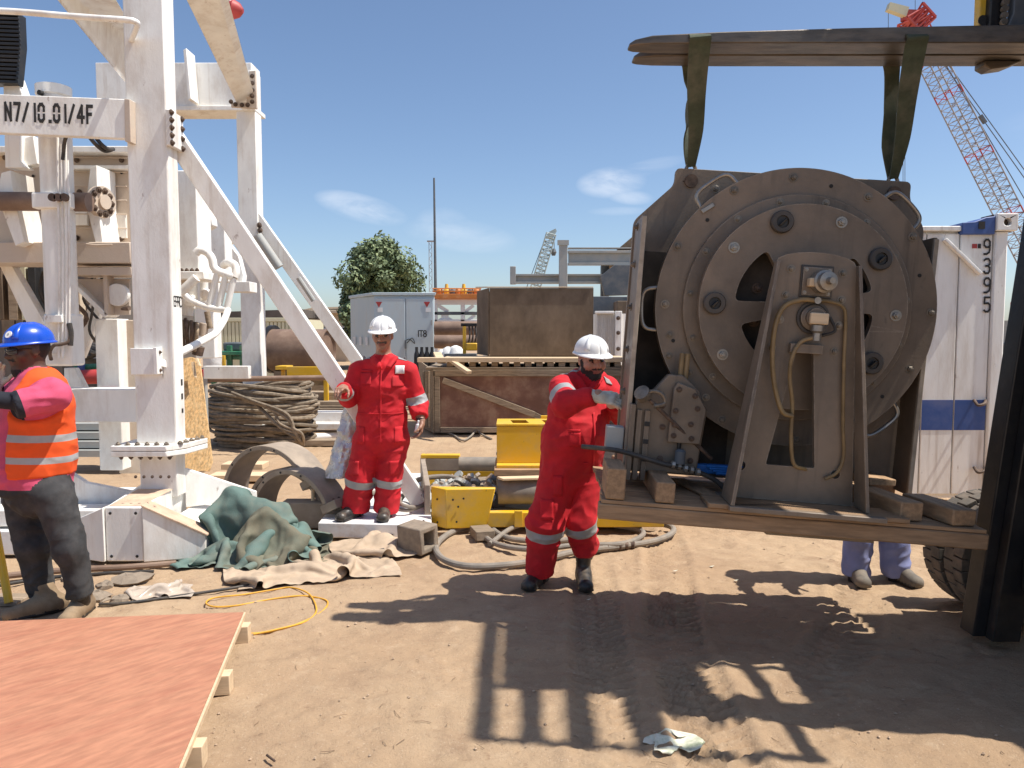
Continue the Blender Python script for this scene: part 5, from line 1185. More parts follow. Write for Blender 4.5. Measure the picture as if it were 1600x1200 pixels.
for k in range(140):
    x, y = r9.uniform(-.78, .02), r9.uniform(6.75, 7.75); z = .10 + .13 * max(0, 1 - abs(x + .35) * 1.4) * r9.random() + .10; a = r9.random() * 6.28; l = r9.uniform(.02, .10)
    b.mi = r9.choice((0, 0, 1, 2)); d = Vector((math.cos(a), math.sin(a), r9.uniform(-.4, .5))) * l; p = Vector((x, y, z))
    if r9.random() < .55: b.tube([p - d, p + d], r9.uniform(.006, .02), 7)
    else: b.lathe(p, (math.cos(a), math.sin(a), 1), [(.02, 0), (.05, 0), (.05, .03), (.02, .03)], 10)
tag(one('loose_fittings', b, ['greysteel', 'pebble', 'saddle'], 'jumble of loose metal fittings piled in the yellow skid', 'fittings'), kind='stuff')
b = MB()
for k in range(1): b.hexa([Vector(p) for p in ((-.78, 7.1, .08), (-.05, 7.1, .08), (-.05, 7.85, .08), (-.80, 7.85, .08), (-.70, 7.15, .2), (-.1, 7.15, .2), (-.1, 7.8, .26), (-.74, 7.8, .24))])
one('grit_pile', b, 'concrete', 'bed of grit under the fittings in the yellow skid', 'grit', bevel=.03)
one('dark_offcut', MB().hexa([Vector(p) for p in ((-.2, 7.2, .33), (.0, 7.05, .33), (.06, 7.5, .36), (-.1, 7.62, .36), (-.2, 7.2, .36), (.0, 7.05, .36), (.06, 7.5, .39), (-.1, 7.62, .39))]), 'darksteel', 'dark grey rubber mat on the fittings left of the yellow box', 'mat', bevel=.006)
one('dark_offcut', MB().beam((-.11, 7.62, .52), (.03, 6.72, .35), .10, .03, (0, 0, 1)), 'darksteel', 'dark strip leaning beside the timber under the yellow box', 'strip', bevel=.006)
# yellow box girder on planks
yb = thing('yellow_box', 'upright bright yellow steel box with square openings on top', 'steel box', (.25, 7.25, .5))
yz0, yz1, ya, yc = .53, .865, 6.98, 7.42
yx0, yx1 = -.14, .62
MB().box((yx0, ya, yz0), (yx1, ya + .02, yz1)).build('front_plate', 'yellow', yb, .004)
MB().box((yx0, yc - .02, yz0), (yx1, yc, yz1)).build('rear_plate', 'yellow', yb, .004)
MB().box((yx0, ya + .023, yz0), (yx0 + .02, yc - .023, yz1)).build('end_plate', 'yellow', yb, .004)
MB().box((yx1 - .02, ya + .023, yz0), (yx1, yc - .023, yz1)).build('end_plate', 'yellow', yb, .004)
holed('top_plate', [(yx0 - .004, ya - .004), (yx1, ya - .004), (yx1, yc + .004), (yx0 - .004, yc + .004)], [[(yx0 + .15, ya + .09), (yx0 + .30, ya + .09), (yx0 + .27, yc - .08), (yx0 + .12, yc - .08)], [(yx0 + .45, ya + .07), (yx1 - .05, ya + .07), (yx1 - .05, yc - .07), (yx0 + .42, yc - .07)]], .02, 'yellow', yb, Matrix.Translation((0, 0, yz1 + .0125)), .003)
MB().box((yx0 + .36, ya + .03, yz0), (yx0 + .38, yc - .03, yz1 - .003)).build('diaphragm', 'yellow', yb, .003)
MB().box((yx0 + .42, yc + .01, yz1 - .1), (yx1 + .1, yc + .05, yz1 + .05)).build('rear_lug', 'yellow', yb, .004)
MB().box((yx0, ya - .12, yz0 - .028), (yx1, yc, yz0 - .002)).build('base_plate', 'yellow', yb, .004)
one('support_plank', MB().box((-.16, 6.80, .44), (.75, 7.45, .50)), 'wood', 'light timber plank directly under the yellow box', 'plank', bevel=.006)
one('support_plank', MB().box((-.14, 6.83, .27), (.75, 7.45, .437)), 'oldwood', 'thick brown timber under the light plank in the yellow skid', 'timber', bevel=.008)
one('pale_slat', MB().hexa([Vector(p) for p in ((-.13, 6.62, .453), (-.08, 6.52, .453), (.75, 6.62, .453), (.75, 6.74, .453), (-.13, 6.62, .472), (-.08, 6.52, .472), (.75, 6.62, .472), (.75, 6.74, .472))]), 'palewood', 'pale slat lying on the thick grey pipe', 'slat', bevel=.003)
one('timber_chock', MB().box((-.33, 6.22, .01), (-.17, 6.44, .09), Matrix.Rotation(.3, 3, 'Z')), 'oldwood', 'small timber chock under the corner of the yellow skid', 'timber', bevel=.006)
# big hose loops on the ground
H = lambda u, v, z=.03: gnd(u, v, z)
def hose(name, label, pts, r, matn='hose', n=9, cat='hose'):
    return one(name, MB().tube(catmull(pts, 8), r, 10), matn, label, cat)
hose('ground_hose', 'thick grey hose looping from the skid round on the sand', [H(562, 775, .15), H(620, 762, .2), H(660, 748, .3), H(700, 745, .32), H(730, 755, .3), H(748, 775, .26), H(760, 800, .1), H(768, 825, .04), H(800, 842, .03), H(870, 845, .03), H(930, 836, .03)], .024)
hose('ground_hose', 'wide outer loop of grey hose in front of the yellow skid', [H(880, 803, .03), H(800, 808, .04), H(750, 818, .05), H(705, 832, .03), H(682, 852, .03), H(690, 872, .03), H(725, 884, .03), H(780, 884, .03), H(840, 876, .03), H(900, 862, .03), H(960, 855, .03), H(1015, 847, .03), H(1046, 836, .03), H(1052, 826, .03), H(1035, 819, .04), H(985, 815, .05), H(930, 812, .04)], .025)
hose('ground_hose', 'inner loop of grey hose around the worker in front of the skid', [H(900, 822, .03), H(840, 805, .05), H(790, 796, .07), H(762, 803, .06), H(750, 822, .03), H(762, 842, .03), H(790, 854, .04), H(840, 858, .05), H(900, 852, .05), H(970, 850, .05), H(1002, 838, .03), H(1000, 828, .03), H(960, 822, .03)], .022)
hose('ground_hose', 'short grey hose ends crossing inside the loops', [H(765, 850, .03), H(800, 825, .06), H(840, 815, .05), H(870, 812, .04)], .02)
b = MB()
for k in range(9): b.lathe(H(905 + k * 10, 859 - k * .9, .03), (1, -.15, 0), [(.026, 0), (.034 - .004 * (k % 3), .008), (.034 - .004 * (k % 2), .03), (.026, .036)], 12)
one('hose_coupling', b, 'bolt_rust', 'rusty hose coupling on the sand by the rubber boot', 'coupling')
hose('ground_hose', 'tangle of thin grey hose on the skid behind the middle worker', [H(622, 790, .2), H(640, 762, .22), H(668, 766, .2), H(672, 780, .2), H(650, 792, .2), H(625, 786, .24), H(634, 770, .22), H(662, 775, .25), H(664, 787, .2), H(640, 797, .18), H(615, 795, .2)], .016)
hose('ground_hose', 'dark hose trailing over the sand below the beige canvas', [H(600, 858, .03), H(560, 868, .02), H(500, 882, .02), H(450, 900, .015), H(380, 916, .015), H(260, 934, .015), H(190, 943, .02), H(155, 944, .02)], .010, 'blackhose')
hose('ground_pipe', 'brown pipe lying on the sand behind the left worker', [H(-40, 905, .03), H(90, 892, .03), H(200, 886, .03), H(275, 880, .03)], .022, 'brownpipe', cat='pipe')
hose('ground_hose', 'thin dark hose beside the brown pipe at left', [H(-60, 925, .02), H(60, 905, .02), H(160, 896, .02), H(240, 893, .02)], .012, 'blackhose')
# yellow cable
hose('yellow_cable', 'thin yellow cable loop lying on the sand behind the plywood sheet', [H(392, 990, .015), H(430, 986, .012), H(470, 973, .012), H(500, 958, .012), H(512, 944, .012), H(505, 936, .012), H(470, 931, .015), H(425, 936, .012), H(370, 946, .012), H(335, 948, .012), H(322, 942, .012), H(335, 934, .012), H(380, 929, .012), H(430, 921, .012), H(455, 918, .02), H(480, 926, .025), H(492, 942, .025), H(493, 958, .02), H(475, 972, .012), H(430, 984, .022), H(396, 991, .02)], .0055, 'orangecable', cat='cable')
# plywood sheet on battens at lower left
pw = thing('plywood_sheet', 'large reddish plywood sheet on battens lying in the lower left corner', 'plywood sheet', (-2.2, 3.4, 0))
P4 = [Vector((-1.53, 4.28, .115)), Vector((-1.17, 2.45, .115)), Vector((-3.6, 2.2, .115)), Vector((-4.0, 4.02, .115))]
def ply_mat():
    m = mat('reddish_plywood', (.44, .20, .115), .6, 0, .16, 16, (.345, .128, .075), .65, 4.5, .001, 120, stretch=(1, 1, 1), detail=12, spots=(.27, .09, .06), spot_amt=.55, spot_scale=4.5)
    N, L = m.node_tree.nodes, m.node_tree.links
    mp = next(n for n in N if n.type == 'MAPPING'); mp.inputs['Scale'].default_value = (.5, 2.0, 1); tc = next(n for n in N if n.type == 'TEX_COORD')
    mr = N.new('ShaderNodeMapping'); mr.inputs['Rotation'].default_value = (0, 0, R(-48)); L.new(tc.outputs['Object'], mr.inputs['Vector']); L.new(mr.outputs[0], mp.inputs['Vector'])
    return m
    m = mat('reddish_plywood', (.60, .255, .165), .62, 0, .09, 3.0, (.50, .18, .115), .5, 2.4, .0006, 90, stretch=(.55, 1.3, 1), detail=12, spots=(.34, .12, .08), spot_amt=.5, spot_scale=2.2)
    return m
M['ply'] = ply_mat()
MB().prism([p for p in P4], (0, 0, .018)).build('sheet', 'ply', pw, .0015)
r5 = random.Random(9)
e0, e1 = P4[0], P4[1]; ev = (e1 - e0).normalized(); en = Vector((-ev.y, ev.x, 0)) if Vector((-ev.y, ev.x, 0)).x > 0 else Vector((ev.y, -ev.x, 0))
MB().prism([e0 + en * .001 + Vector((0, 0, -.012)), e1 + en * .001 + Vector((0, 0, -.012)), e1 + en * .012 + Vector((0, 0, -.012)), e0 + en * .012 + Vector((0, 0, -.012))], (0, 0, .028)).build('edge_strip', 'palewood', pw, .001)
for t in (.07, .40, .74):
    p = e0.lerp(e1, t) + en * .05; q = p + (P4[3] - P4[0])
    MB().beam(p + Vector((0, 0, -.055)), q + Vector((0, 0, -.055)), .075, .095, (0, 0, 1)).build('batten', 'palewood', pw, .003)
# crumpled paper and small litter
n = 26
def paper(name, label, cx, cy, s, h, seed, matn):
    return pbd(name, label, 'paper', s * 3.2, s * 2.4, 26, (cx, cy), .4, (.55, .6), [(cx, cy, 0, s * .6, s * .3, h)], matn, seed, 80, .08, .002)
M['paper'] = mat('printed_paper', (.74, .70, .56), .8, 0, .06, 9, (.24, .30, .15), .85, 10, spots=(.38, .10, .08), spot_amt=.9, spot_scale=9)
pp = gnd(1042, 1162); paper('paper_wrapper', 'crumpled printed paper wrapper lying on the sand in front', pp.x, pp.y, .078, .045, 41, 'paper')
for k, (u, v, s) in enumerate(((1055, 895, .02), (612 + 500, 888, .02), (920, 940, .015), (1150, 910, .018))):
    g = gnd(u, v); one('paper_scrap', MB().prism([(g.x - s, g.y, .012), (g.x, g.y - s * .6, .014), (g.x + s, g.y, .02), (g.x, g.y + s * .7, .012)], (0, 0, .002)), 'paper', ('tiny pale scrap on the tyre track behind the boot', 'tiny pale scrap under the middle of the pallet', 'tiny pale scrap near the rubber boot in the shade', 'tiny pale scrap left of the blue trousers')[k], 'scrap')
g = gnd(425, 1190); one('twig', MB().tube([g + Vector((-.03, .03, .01)), g + Vector((.02, -.03, .02))], .005, 6), 'bolt_rust', 'short dark stick on the sand right of the plywood sheet', 'stick')
yp = thing('yellow_jack_post', 'worn yellow jack post on a foot plate at the left edge', 'jack post', (gnd(5, 945).x, gnd(5, 945).y, 0))
MB().tube([gnd(14, 942, .03), gnd(14, 942, .03) + Vector((-.14, .1, .5))], .024, 14).build('post', 'yellow', yp); MB().box((gnd(14, 942).x - .12, gnd(14, 942).y - .08, .005), (gnd(14, 942).x + .1, gnd(14, 942).y + .1, .03)).build('foot_plate', 'oldwood', yp, .004)
for k, (u, v, s) in enumerate(((205, 908, .14), (150, 936, .10), (188, 940, .06), (165, 918, .06), (120, 905, .09))):
    g = gnd(u, v); b = MB(); b.lathe((g.x, g.y, -.02), (0, 0, 1), [(s * .7, 0), (s, .02), (s * .9, .045), (s * .4, .06)], 9)
    for i in range(len(b.v)): b.v[i] = b.v[i] + Vector((random.uniform(-.2, .2) * s, random.uniform(-.2, .2) * s, random.uniform(-.008, .012)))
    one('rubble_stone', b, 'concrete', ('flat stone slab in front of the white pedestal', 'flat stone beside the tan boot', 'small stone at the hose end', 'small stone behind the tan boot', 'stone lying left of the pedestal')[k], 'stone', 'stones by the left worker', smooth=0)

# ------------------------------------------------------------------ hanging brake reel in its frame
M['edge'] = mat('worn_flange_edge', (.42, .35, .27), .6, 0, .2, 8, (.22, .17, .12), .5, 5)
M['recess_shade'] = mat('recess_shade_steel', (.075, .058, .044), .9, 0, .35, 4, (.03, .025, .02), .8, 3)  # deep shade inside the frame and hub, put into the colour
reel = thing('winch_reel', 'big round taupe steel reel in a bolted frame hanging from slings', 'reel', at(1242, 482, 4.4), rot=(0, R(4), R(-3)), local=True)
FRONT = (0, -1, 0)
def pol(r_, deg, y): a = R(deg); return Vector((r_ * math.cos(a), y, r_ * math.sin(a)))
YB = .30
hw, tw, tz, cz, bz = .925, .668, .81, .48, -1.055
def rnd(pts, r_=.05, n=4):
    out = []; m = len(pts)
    for i in range(m):
        p0, p1, p2 = Vector(pts[i - 1]), Vector(pts[i]), Vector(pts[(i + 1) % m]); a = (p0 - p1).normalized() * r_; c = (p2 - p1).normalized() * r_
        for k in range(n + 1):
            t = k / n; q = (p1 + a) * (1 - t) ** 2 + p1 * 2 * t * (1 - t) + (p1 + c) * t ** 2; out.append((q.x, q.y))
    return out
hr = .80
out = rnd([(-hw, bz), (hr, bz), (hr, cz + .06), (tw + .03, tz - .1), (tw + .03, tz), (-tw - .03, tz), (-tw - .03, tz - .1), (-hw, cz)], .035)
holed('back_plate', out, [circle(-.60, .735, .03, 20), circle(.60, .735, .03, 20), circle(0, 0, .3, 40)], .03, 'reel', reel, Matrix.Translation((0, YB, 0)) @ XZ, .004)
for s in (-1, 1):
    f = MB(); x = -hw + .012 if s < 0 else hr - .012; yf_ = -.10 if s < 0 else .08
    f.prism([(x, yf_, bz + .02), (x, YB - .018, bz + .02), (x, YB - .018, cz - .02), (x, yf_, cz - .02)], (.024 * -s, 0, 0)); f.build('side_flange', 'reel', reel, .003)
    MB().box((x - .022 * (s > 0) - .002, yf_ - .018, bz + .02), (x + .022 * (s < 0) + .002, yf_ - .002, cz - .03)).build('edge_strip', 'edge', reel, .003)
    for z in ((.42, .2, -.05, -.3, -.55, -.8) if s < 0 else ()): bolt(reel, (x + .002 * s, .12, z), (s, 0, 0), .016, 'bolt')
    MB().lathe((s * .60, YB - .016, .735), FRONT, [(.024, 0), (.040, 0), (.040, .016), (.024, .016)], 24).build('lifting_eye', 'bolt_rust', reel)
for x, z in ((-.45, .70), (.50, .70), (-.86, .40)): bolt(reel, (x, YB - .015, z), FRONT, .018, 'bolt')
MB().prism([(-hw + .04, YB - .03, bz + .02), (-.25, YB - .03, bz + .02), (-.25, YB - .03, .30), (-hw + .04, YB - .03, .30)], (0, .0135, 0)).build('recess_shade_panel', 'recess_shade', reel)  # dark sheet standing in for the shade behind the left flange
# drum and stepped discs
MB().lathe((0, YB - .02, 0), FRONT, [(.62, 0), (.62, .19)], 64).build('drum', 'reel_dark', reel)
RO = .79
rim = holed('rim_disc', circle(0, 0, RO, 128), [circle(0, 0, .50, 64)], .07, 'reel', reel, Matrix.Translation((0, .035, 0)) @ XZ, .006)
MB().lathe((0, -.002, 0), FRONT, [(.50, 0), (.638, 0), (.638, .028), (.634, .032), (.50, .032)], 128, caps=False).build('step_ring', 'reel', reel)
RI = .568; YI = -.135
def kidney(deg, r0, r1, half, n=9):
    a0, a1 = deg - half, deg + half; pts = []
    for k in range(n): a = R(a0 + (a1 - a0) * k / (n - 1)); pts.append((r1 * math.cos(a), r1 * math.sin(a)))
    for k in range(n): a = R(a1 - (a1 - a0) * k / (n - 1)); pts.append((r0 * math.cos(a), r0 * math.sin(a)))
    return rnd(pts[::2], .034, 4)
ROLL = 4
holed('hub_disc', circle(0, 0, RI, 112), [kidney(148 + ROLL, .15, .375, 26), kidney(213 + ROLL, .16, .35, 18), kidney(30 + ROLL, .20, .385, 17), kidney(-20 + ROLL, .20, .385, 15)], .05, 'reel', reel, Matrix.Translation((0, YI + .025, 0)) @ XZ, .005)
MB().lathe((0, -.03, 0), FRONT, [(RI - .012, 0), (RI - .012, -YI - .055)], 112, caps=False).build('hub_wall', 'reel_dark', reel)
MB().lathe((0, .02, 0), FRONT, [(.49, 0), (.49, .02), (.3, .03), (.2, .06), (.15, .06)], 64).build('inner_rotor', 'recess_shade', reel)  # rotor coloured dark for the shade inside the hub openings
for k in range(8): bolt(reel, pol(.25, 22 + 45 * k, -.03), FRONT, .02, 'bolt_rust')
# plugs, nuts and rim bolts: angles measured in the photograph
for k in range(5):
    c = pol(.485, 105 + ROLL - 72 * k, YI - .002)
    pg = MB().lathe(c, FRONT, [(.062, 0), (.062, .022), (.056, .028), (.034, .028), (.034, .012)], 28).build('plug', 'reel_dark', reel)
    MB().lathe(c + Vector((0, -.012, 0)), FRONT, [(.03, 0), (.03, .004)], 18).build('plug_recess', 'black_iron', pg)
    MB().beam(c + Vector((-.012, -.03, -.02)), c + Vector((.014, -.045, .012)), .014, .02, (0, 1, 0)).build('plug_key', 'black_iron', pg, .003)
    nt = bolt(reel, pol(.505, 67 + ROLL - 72 * k, YI - .001), FRONT, .021, 'steel', 'hub_nut')
for k in range(15):
    bolt(reel, pol(.585 + .02, 8 + 24 * k, -.034), FRONT, .014, 'bolt')
for k in range(18):
    d = 96 - 20 * k + (k % 3) * 3
    if k % 3 != 1: bolt(reel, pol(.735 + .02 * (k % 2), d, -.001), FRONT, .017, 'bolt')
    else: MB().lathe(pol(.71, d, -.001), FRONT, [(.011, 0), (.011, .003)], 10).build('bolt_hole', 'ink', reel)
for (r_, d) in ((.77, 218), (.74, 224), (.69, 216), (.71, 230), (.76, 205), (.72, 196)): bolt(reel, pol(r_, d, -.001), FRONT, .015, 'bolt')
# bent rod handles on the rim
for d in (128, 184, 312, 47):
    pts = []
    for (dd, rr_) in ((-9, RO - .005), (-7.5, RO + .055), (-4, RO + .075), (4, RO + .075), (7.5, RO + .055), (9, RO - .005)): pts.append(pol(rr_, d + dd, .03))
    MB().tube(catmull(pts, 5), .012, 10).build('handle', 'steel', reel)
MB().box((-.58, -.01, .52), (-.50, .05, .545), Matrix.Rotation(R(-35), 3, 'Y')).build('tag_plate', 'steel', reel, .003)
# bearing pedestal in front
YP = -.30
arc = [(.208 * math.cos(R(a)) - .008, .225 + .06 * math.sin(R(a))) for a in range(0, 181, 20)]
ped = holed('pedestal_plate', [(-.385, -1.05), (.305, -1.05)] + arc, [rnd([(-.172, -.86), (.087, -.86), (.02, -.22), (-.066, -.235)], .012, 3), circle(-.305, -.875, .027, 18), circle(.2, -.885, .024, 18)], .03, 'reel', reel, Matrix.Translation((0, YP, 0)) @ XZ, .004)
MB().hexa([Vector(p) for p in ((-.395, YP - .25, -1.05), (-.375, YP - .25, -1.05), (-.375, YP - .017, -1.05), (-.395, YP - .017, -1.05), (-.222, YP - .06, .225), (-.204, YP - .06, .225), (-.204, YP - .017, .225), (-.222, YP - .017, .225))]).build('pedestal_flange', 'reel', ped, .003)
MB().hexa([Vector(p) for p in ((.312, YP - .18, -1.05), (.332, YP - .18, -1.05), (.332, YP - .017, -1.05), (.312, YP - .017, -1.05), (.196, YP - .06, .225), (.214, YP - .06, .225), (.214, YP - .017, .225), (.196, YP - .017, .225))]).build('pedestal_flange', 'reel', ped, .003)
MB().box((-.40, YP - .26, -1.078), (.39, YP + .12, -1.052)).build('pedestal_foot', 'reel', ped, .004)
for (x, z) in ((-.135, .19), (.135, .185), (-.15, .05), (.14, .045), (.14, -.09), (-.17, -.08), (.13, -.23), (-.2, -.23)): bolt(ped, (x, YP - .016, z), FRONT, .015, 'bolt')
MB().box((-.085, YP - .024, .045), (.085, YP - .0165, .215)).build('sensor_flange', 'reel_dark', ped, .004)
MB().box((-.075, YP - .032, .055), (.075, YP - .0255, .205)).build('sensor_plate', 'reel', ped, .004)
for sx in (-1, 1):
    for z in (.07, .19): bolt(ped, (sx * .06, YP - .033, z), FRONT, .007, 'steel')
en = MB().lathe((.02, YP - .033, .13), (.12, -1, 0), [(.06, 0), (.06, .05), (.048, .055), (.048, .09), (.02, .095), (.016, .13)], 28).build('encoder', 'steel', ped)
MB().box((-.055, YP - .085, .1), (.0, YP - .034, .145)).build('connector', 'palewood', ped, .006)
MB().lathe((0, YP - .017, -.06), FRONT, [(.086, 0), (.086, .012), (.074, .012), (.074, .004)], 36).build('shaft_cover', 'reel_dark', ped)
MB().lathe((0, YP - .02, -.06), FRONT, [(.068, 0), (.068, .02), (.05, .03), (.05, .06)], 30).build('shaft_end', 'reel', ped)
MB().box((-.04, YP - .11, -.095), (.055, YP - .082, -.035)).build('pressure_switch', 'palewood', ped, .006)
MB().lathe((.01, YP - .08, -.13), (0, 0, -1), [(.035, -.03), (.035, .0), (.022, .01), (.022, .05)], 16).build('rotary_joint', 'steel', ped)
MB().box((-.11, YP - .05, -.25), (.06, YP - .017, -.20)).build('cable_clamp', 'reel', ped, .004)
MB().tube(catmull([(-.01, YP - .06, .03), (-.08, YP - .05, .028), (-.16, YP - .05, -.01), (-.2, YP - .06, -.1), (-.205, YP - .06, -.25), (-.18, YP - .06, -.42), (-.13, YP - .07, -.56), (-.07, YP - .07, -.585)], 8), .0125, 10).build('hydraulic_hose', 'tube_amber', ped)
MB().tube(catmull([(.01, YP - .08, -.16), (-.06, YP - .06, -.19), (-.1, YP - .06, -.27), (-.1, YP - .05, -.38), (-.07, YP - .04, -.52), (-.06, YP - .04, -.70), (-.03, YP - .03, -.84), (.04, YP - .01, -.87), (.1, YP + .05, -.9)], 8), .0105, 10).build('hydraulic_hose', 'tube_amber', ped)
MB().tube(catmull([(.0, YP - .06, .03), (.07, YP - .045, .03), (.14, YP - .04, .01), (.165, YP - .035, -.06), (.18, YP - .035, -.3), (.205, YP - .035, -.6), (.225, YP - .035, -.78), (.2, YP - .035, -.87), (.14, YP - .035, -.91)], 8), .009, 10).build('grease_line', 'tube_amber', ped)
MB().tube(catmull([(.08, YP - .04, -.05), (.11, YP - .05, -.12), (.05, YP - .04, -.15)], 6), .008, 8).build('grease_line', 'blackhose', ped)
MB().lathe((.0, YP - .05, .03), FRONT, [(.012, -.02), (.018, 0), (.018, .025)], 10).build('tee_fitting', 'steel', ped)
MB().beam((0, YP + .03, -.06), (0, -.05, -.06), .12, .12, (0, 0, 1)).build('axle_stub', 'reel_dark', ped)
# brake caliper / valve block at lower left of the frame
cal = MB().prism([(-.87, -.13, -.98), (-.50, -.13, -.98), (-.47, -.13, -.62), (-.52, -.13, -.50), (-.62, -.13, -.42), (-.70, -.13, -.42), (-.78, -.13, -.52), (-.87, -.13, -.56)], (0, .06, 0)).build('caliper_block', 'reel', reel, .008)
MB().prism([(-.68, -.165, -.80), (-.50, -.165, -.80), (-.48, -.165, -.60), (-.55, -.165, -.49), (-.65, -.165, -.46), (-.67, -.165, -.50)], (0, .032, 0)).build('caliper_cover', 'reel', cal, .006)
for (x, z) in ((-.64, -.50), (-.55, -.53), (-.53, -.60), (-.65, -.62), (-.65, -.70), (-.56, -.69), (-.65, -.76), (-.55, -.77)): bolt(cal, (x, -.166, z), FRONT, .011, 'bolt_rust')
for (x, z) in ((-.72, -.60), (-.71, -.90), (-.54, -.90), (-.71, -.72)): bolt(cal, (x, -.131, z), FRONT, .012, 'bolt_rust')
for x in (-.885, -.845, -.80): MB().box((x - .016, -.15 - .02 * (x < -.86), -1.03), (x + .014, -.1, -.60 - .03 * (x > -.85))).build('caliper_rib', 'reel', cal, .004)
for z in (-.72, -.82, -.92): MB().box((-.815, -.155, z), (-.785, -.151, z + .025)).build('slot', 'ink', cal)
for x in (-.63, -.60): MB().tube([(x, -.10, -.45), (x + .005, -.08, -.30)], .014, 10).build('guide_rod', 'tube_amber', cal)
MB().tube([(-.61, -.14, -.80), (-.61, -.14, -.90)], .012, 8).build('guide_rod', 'black_iron', cal)
MB().lathe((-.82, -.16, -.56), (-.5, -.6, .5), [(.03, 0), (.045, .02), (.045, .06), (.02, .07)], 14).build('clamp_fitting', 'bolt', cal)
MB().tube(catmull([(-.86, -.18, -.58), (-.80, -.2, -.52), (-.74, -.2, -.53), (-.72, -.2, -.58), (-.78, -.22, -.6)], 5), .012, 8).build('wire_loop', 'bolt', cal)
MB().tube([(-.80, -.2, -.57), (-.42, -.12, -.88)], .011, 8).build('control_rod', 'bolt_rust', cal)
MB().tube(catmull([(-1.15, -.1, -.87), (-1.0, -.2, -.86), (-.9, -.22, -.87), (-.7, -.22, -.915), (-.58, -.2, -.93), (-.42, -.2, -.98), (-.34, -.22, -1.04)], 6), .014, 10).build('hydraulic_hose', 'blackhose', cal)
for k in range(5): MB().lathe((-.66 + k * .035, -.21 + .01 * (k % 2), -.915 - .008 * k), (1, .1, -.1), [(.014, 0), (.022, .005), (.022, .022), (.014, .026)], 8).build('hose_fitting', 'steel', cal)
MB().lathe((-.61, -.2, -.88), (0, 0, 1), [(.03, -.03), (.03, .04), (.018, .05)], 12).build('valve_body', 'darksteel', cal)
MB().box((-1.02, -.12, -.88), (-.92, -.02, -.74)).build('junction_box', 'greysteel', reel, .006)
tp = MB().beam((-.5, -.06, -.95), (-.22, -.05, -.945), .05, .055, (0, 0, 1)); tp.build('tape_wrap', 'bluetape', reel, .012)
for k in range(4): MB().tube([(-.44 + .02 * k, -.09, -.93 - .012 * k), (-.24, -.085, -.925 - .013 * k)], .010, 6).build('tape_fold', 'bluetape', reel)

# ------------------------------------------------------------------ timber pallet under the reel
pal = thing('timber_pallet', 'long timber pallet with chocks strapped beneath the hanging reel', 'pallet', at(1242, 482, 4.4), rot=(0, R(4), R(-3)), local=True)
px0, px1, pz = -1.06, .93, -1.082
MB().box((px0, -.50, pz - .105), (px1, -.42, pz - .022)).build('bearer', 'wood', pal, .008)
MB().box((px0 + .1, -.02, pz - .105), (px1 - .1, .06, pz - .022)).build('bearer', 'wood', pal, .008)
MB().box((px0 + .1, .44, pz - .105), (px1 - .3, .52, pz - .022)).build('bearer', 'wood', pal, .008)
MB().box((-.15, -.36, pz - .15), (.42, -.1, pz - .108)).build('skid_board', 'oldwood', pal, .006)
ny = 7
for k in range(ny):
    y0 = -.50 + k * (1.02 / ny); MB().box((px0 + random.uniform(0, .03), y0 + .004, pz - .02), (px1 - random.uniform(0, .03), y0 + 1.02 / ny - .010, pz + .0)).build('deck_board', 'wood', pal, .003)
MB().box((-.50, -.5, pz + .003), (.42, -.33, pz + .0041)).build('dust_patch', 'dustcap', pal)
for (x0, y0, x1, y1, z1, rz) in ((-1.03, -.50, -.93, -.18, .165, 0), (-.77, -.49, -.67, .16, .11, .0), (-.93, .22, -.83, .45, .09, 0), (.40, -.46, .53, .36, .10, R(13)), (.70, -.47, .84, -.08, .085, R(14)), (.50, .25, .78, .42, .10, 0), (-.52, -.36, -.42, .2, .02, R(16))):
    MB().box((x0, y0, pz + .004), (x1, y1, pz + .004 + z1), Matrix.Rotation(rz, 3, 'Z')).build('chock', 'wood_y', pal, .008)
MB().box((.44, -.05, pz + .11), (.60, .55, pz + .15), Matrix.Rotation(R(10), 3, 'Z')).build('chock', 'wood_y', pal, .006)
MB().box((-.50, -.52, pz + .005), (.52, -.29, pz + .03)).build('foot_plank', 'wood', pal, .004)

# ------------------------------------------------------------------ slings and shackles
bpy.context.view_layer.update()
RM = Matrix.Translation(reel.location) @ reel.rotation_euler.to_matrix().to_4x4()
FY0, FY1, FZ = 4.24, 4.62, at(1200, 67, 4.24).z
def strap(b, pts, ws, th=.008, side=None):
    P = catmull(pts, 6); m = len(P); W_ = np.interp(np.linspace(0, 1, m), np.linspace(0, 1, len(ws)), ws); vs = []
    S = catmull(side, 6)
    for i, p in enumerate(P):
        d = (P[min(i + 1, m - 1)] - P[max(i - 1, 0)]).normalized(); sx = S[i]; sx = (sx - d * sx.dot(d)).normalized(); n_ = d.cross(sx) * th / 2
        for q in (-1, 1): vs.append(p + sx * W_[i] / 2 * q + n_)
        for q in (1, -1): vs.append(p + sx * W_[i] / 2 * q - n_)
    fs = [(4 * i + k, 4 * i + (k + 1) % 4, 4 * i + 4 + (k + 1) % 4, 4 * i + 4 + k) for i in range(m - 1) for k in range(4)]
    fs += [(3, 2, 1, 0), (4 * m - 4, 4 * m - 3, 4 * m - 2, 4 * m - 1)]
    b.add(vs, fs)
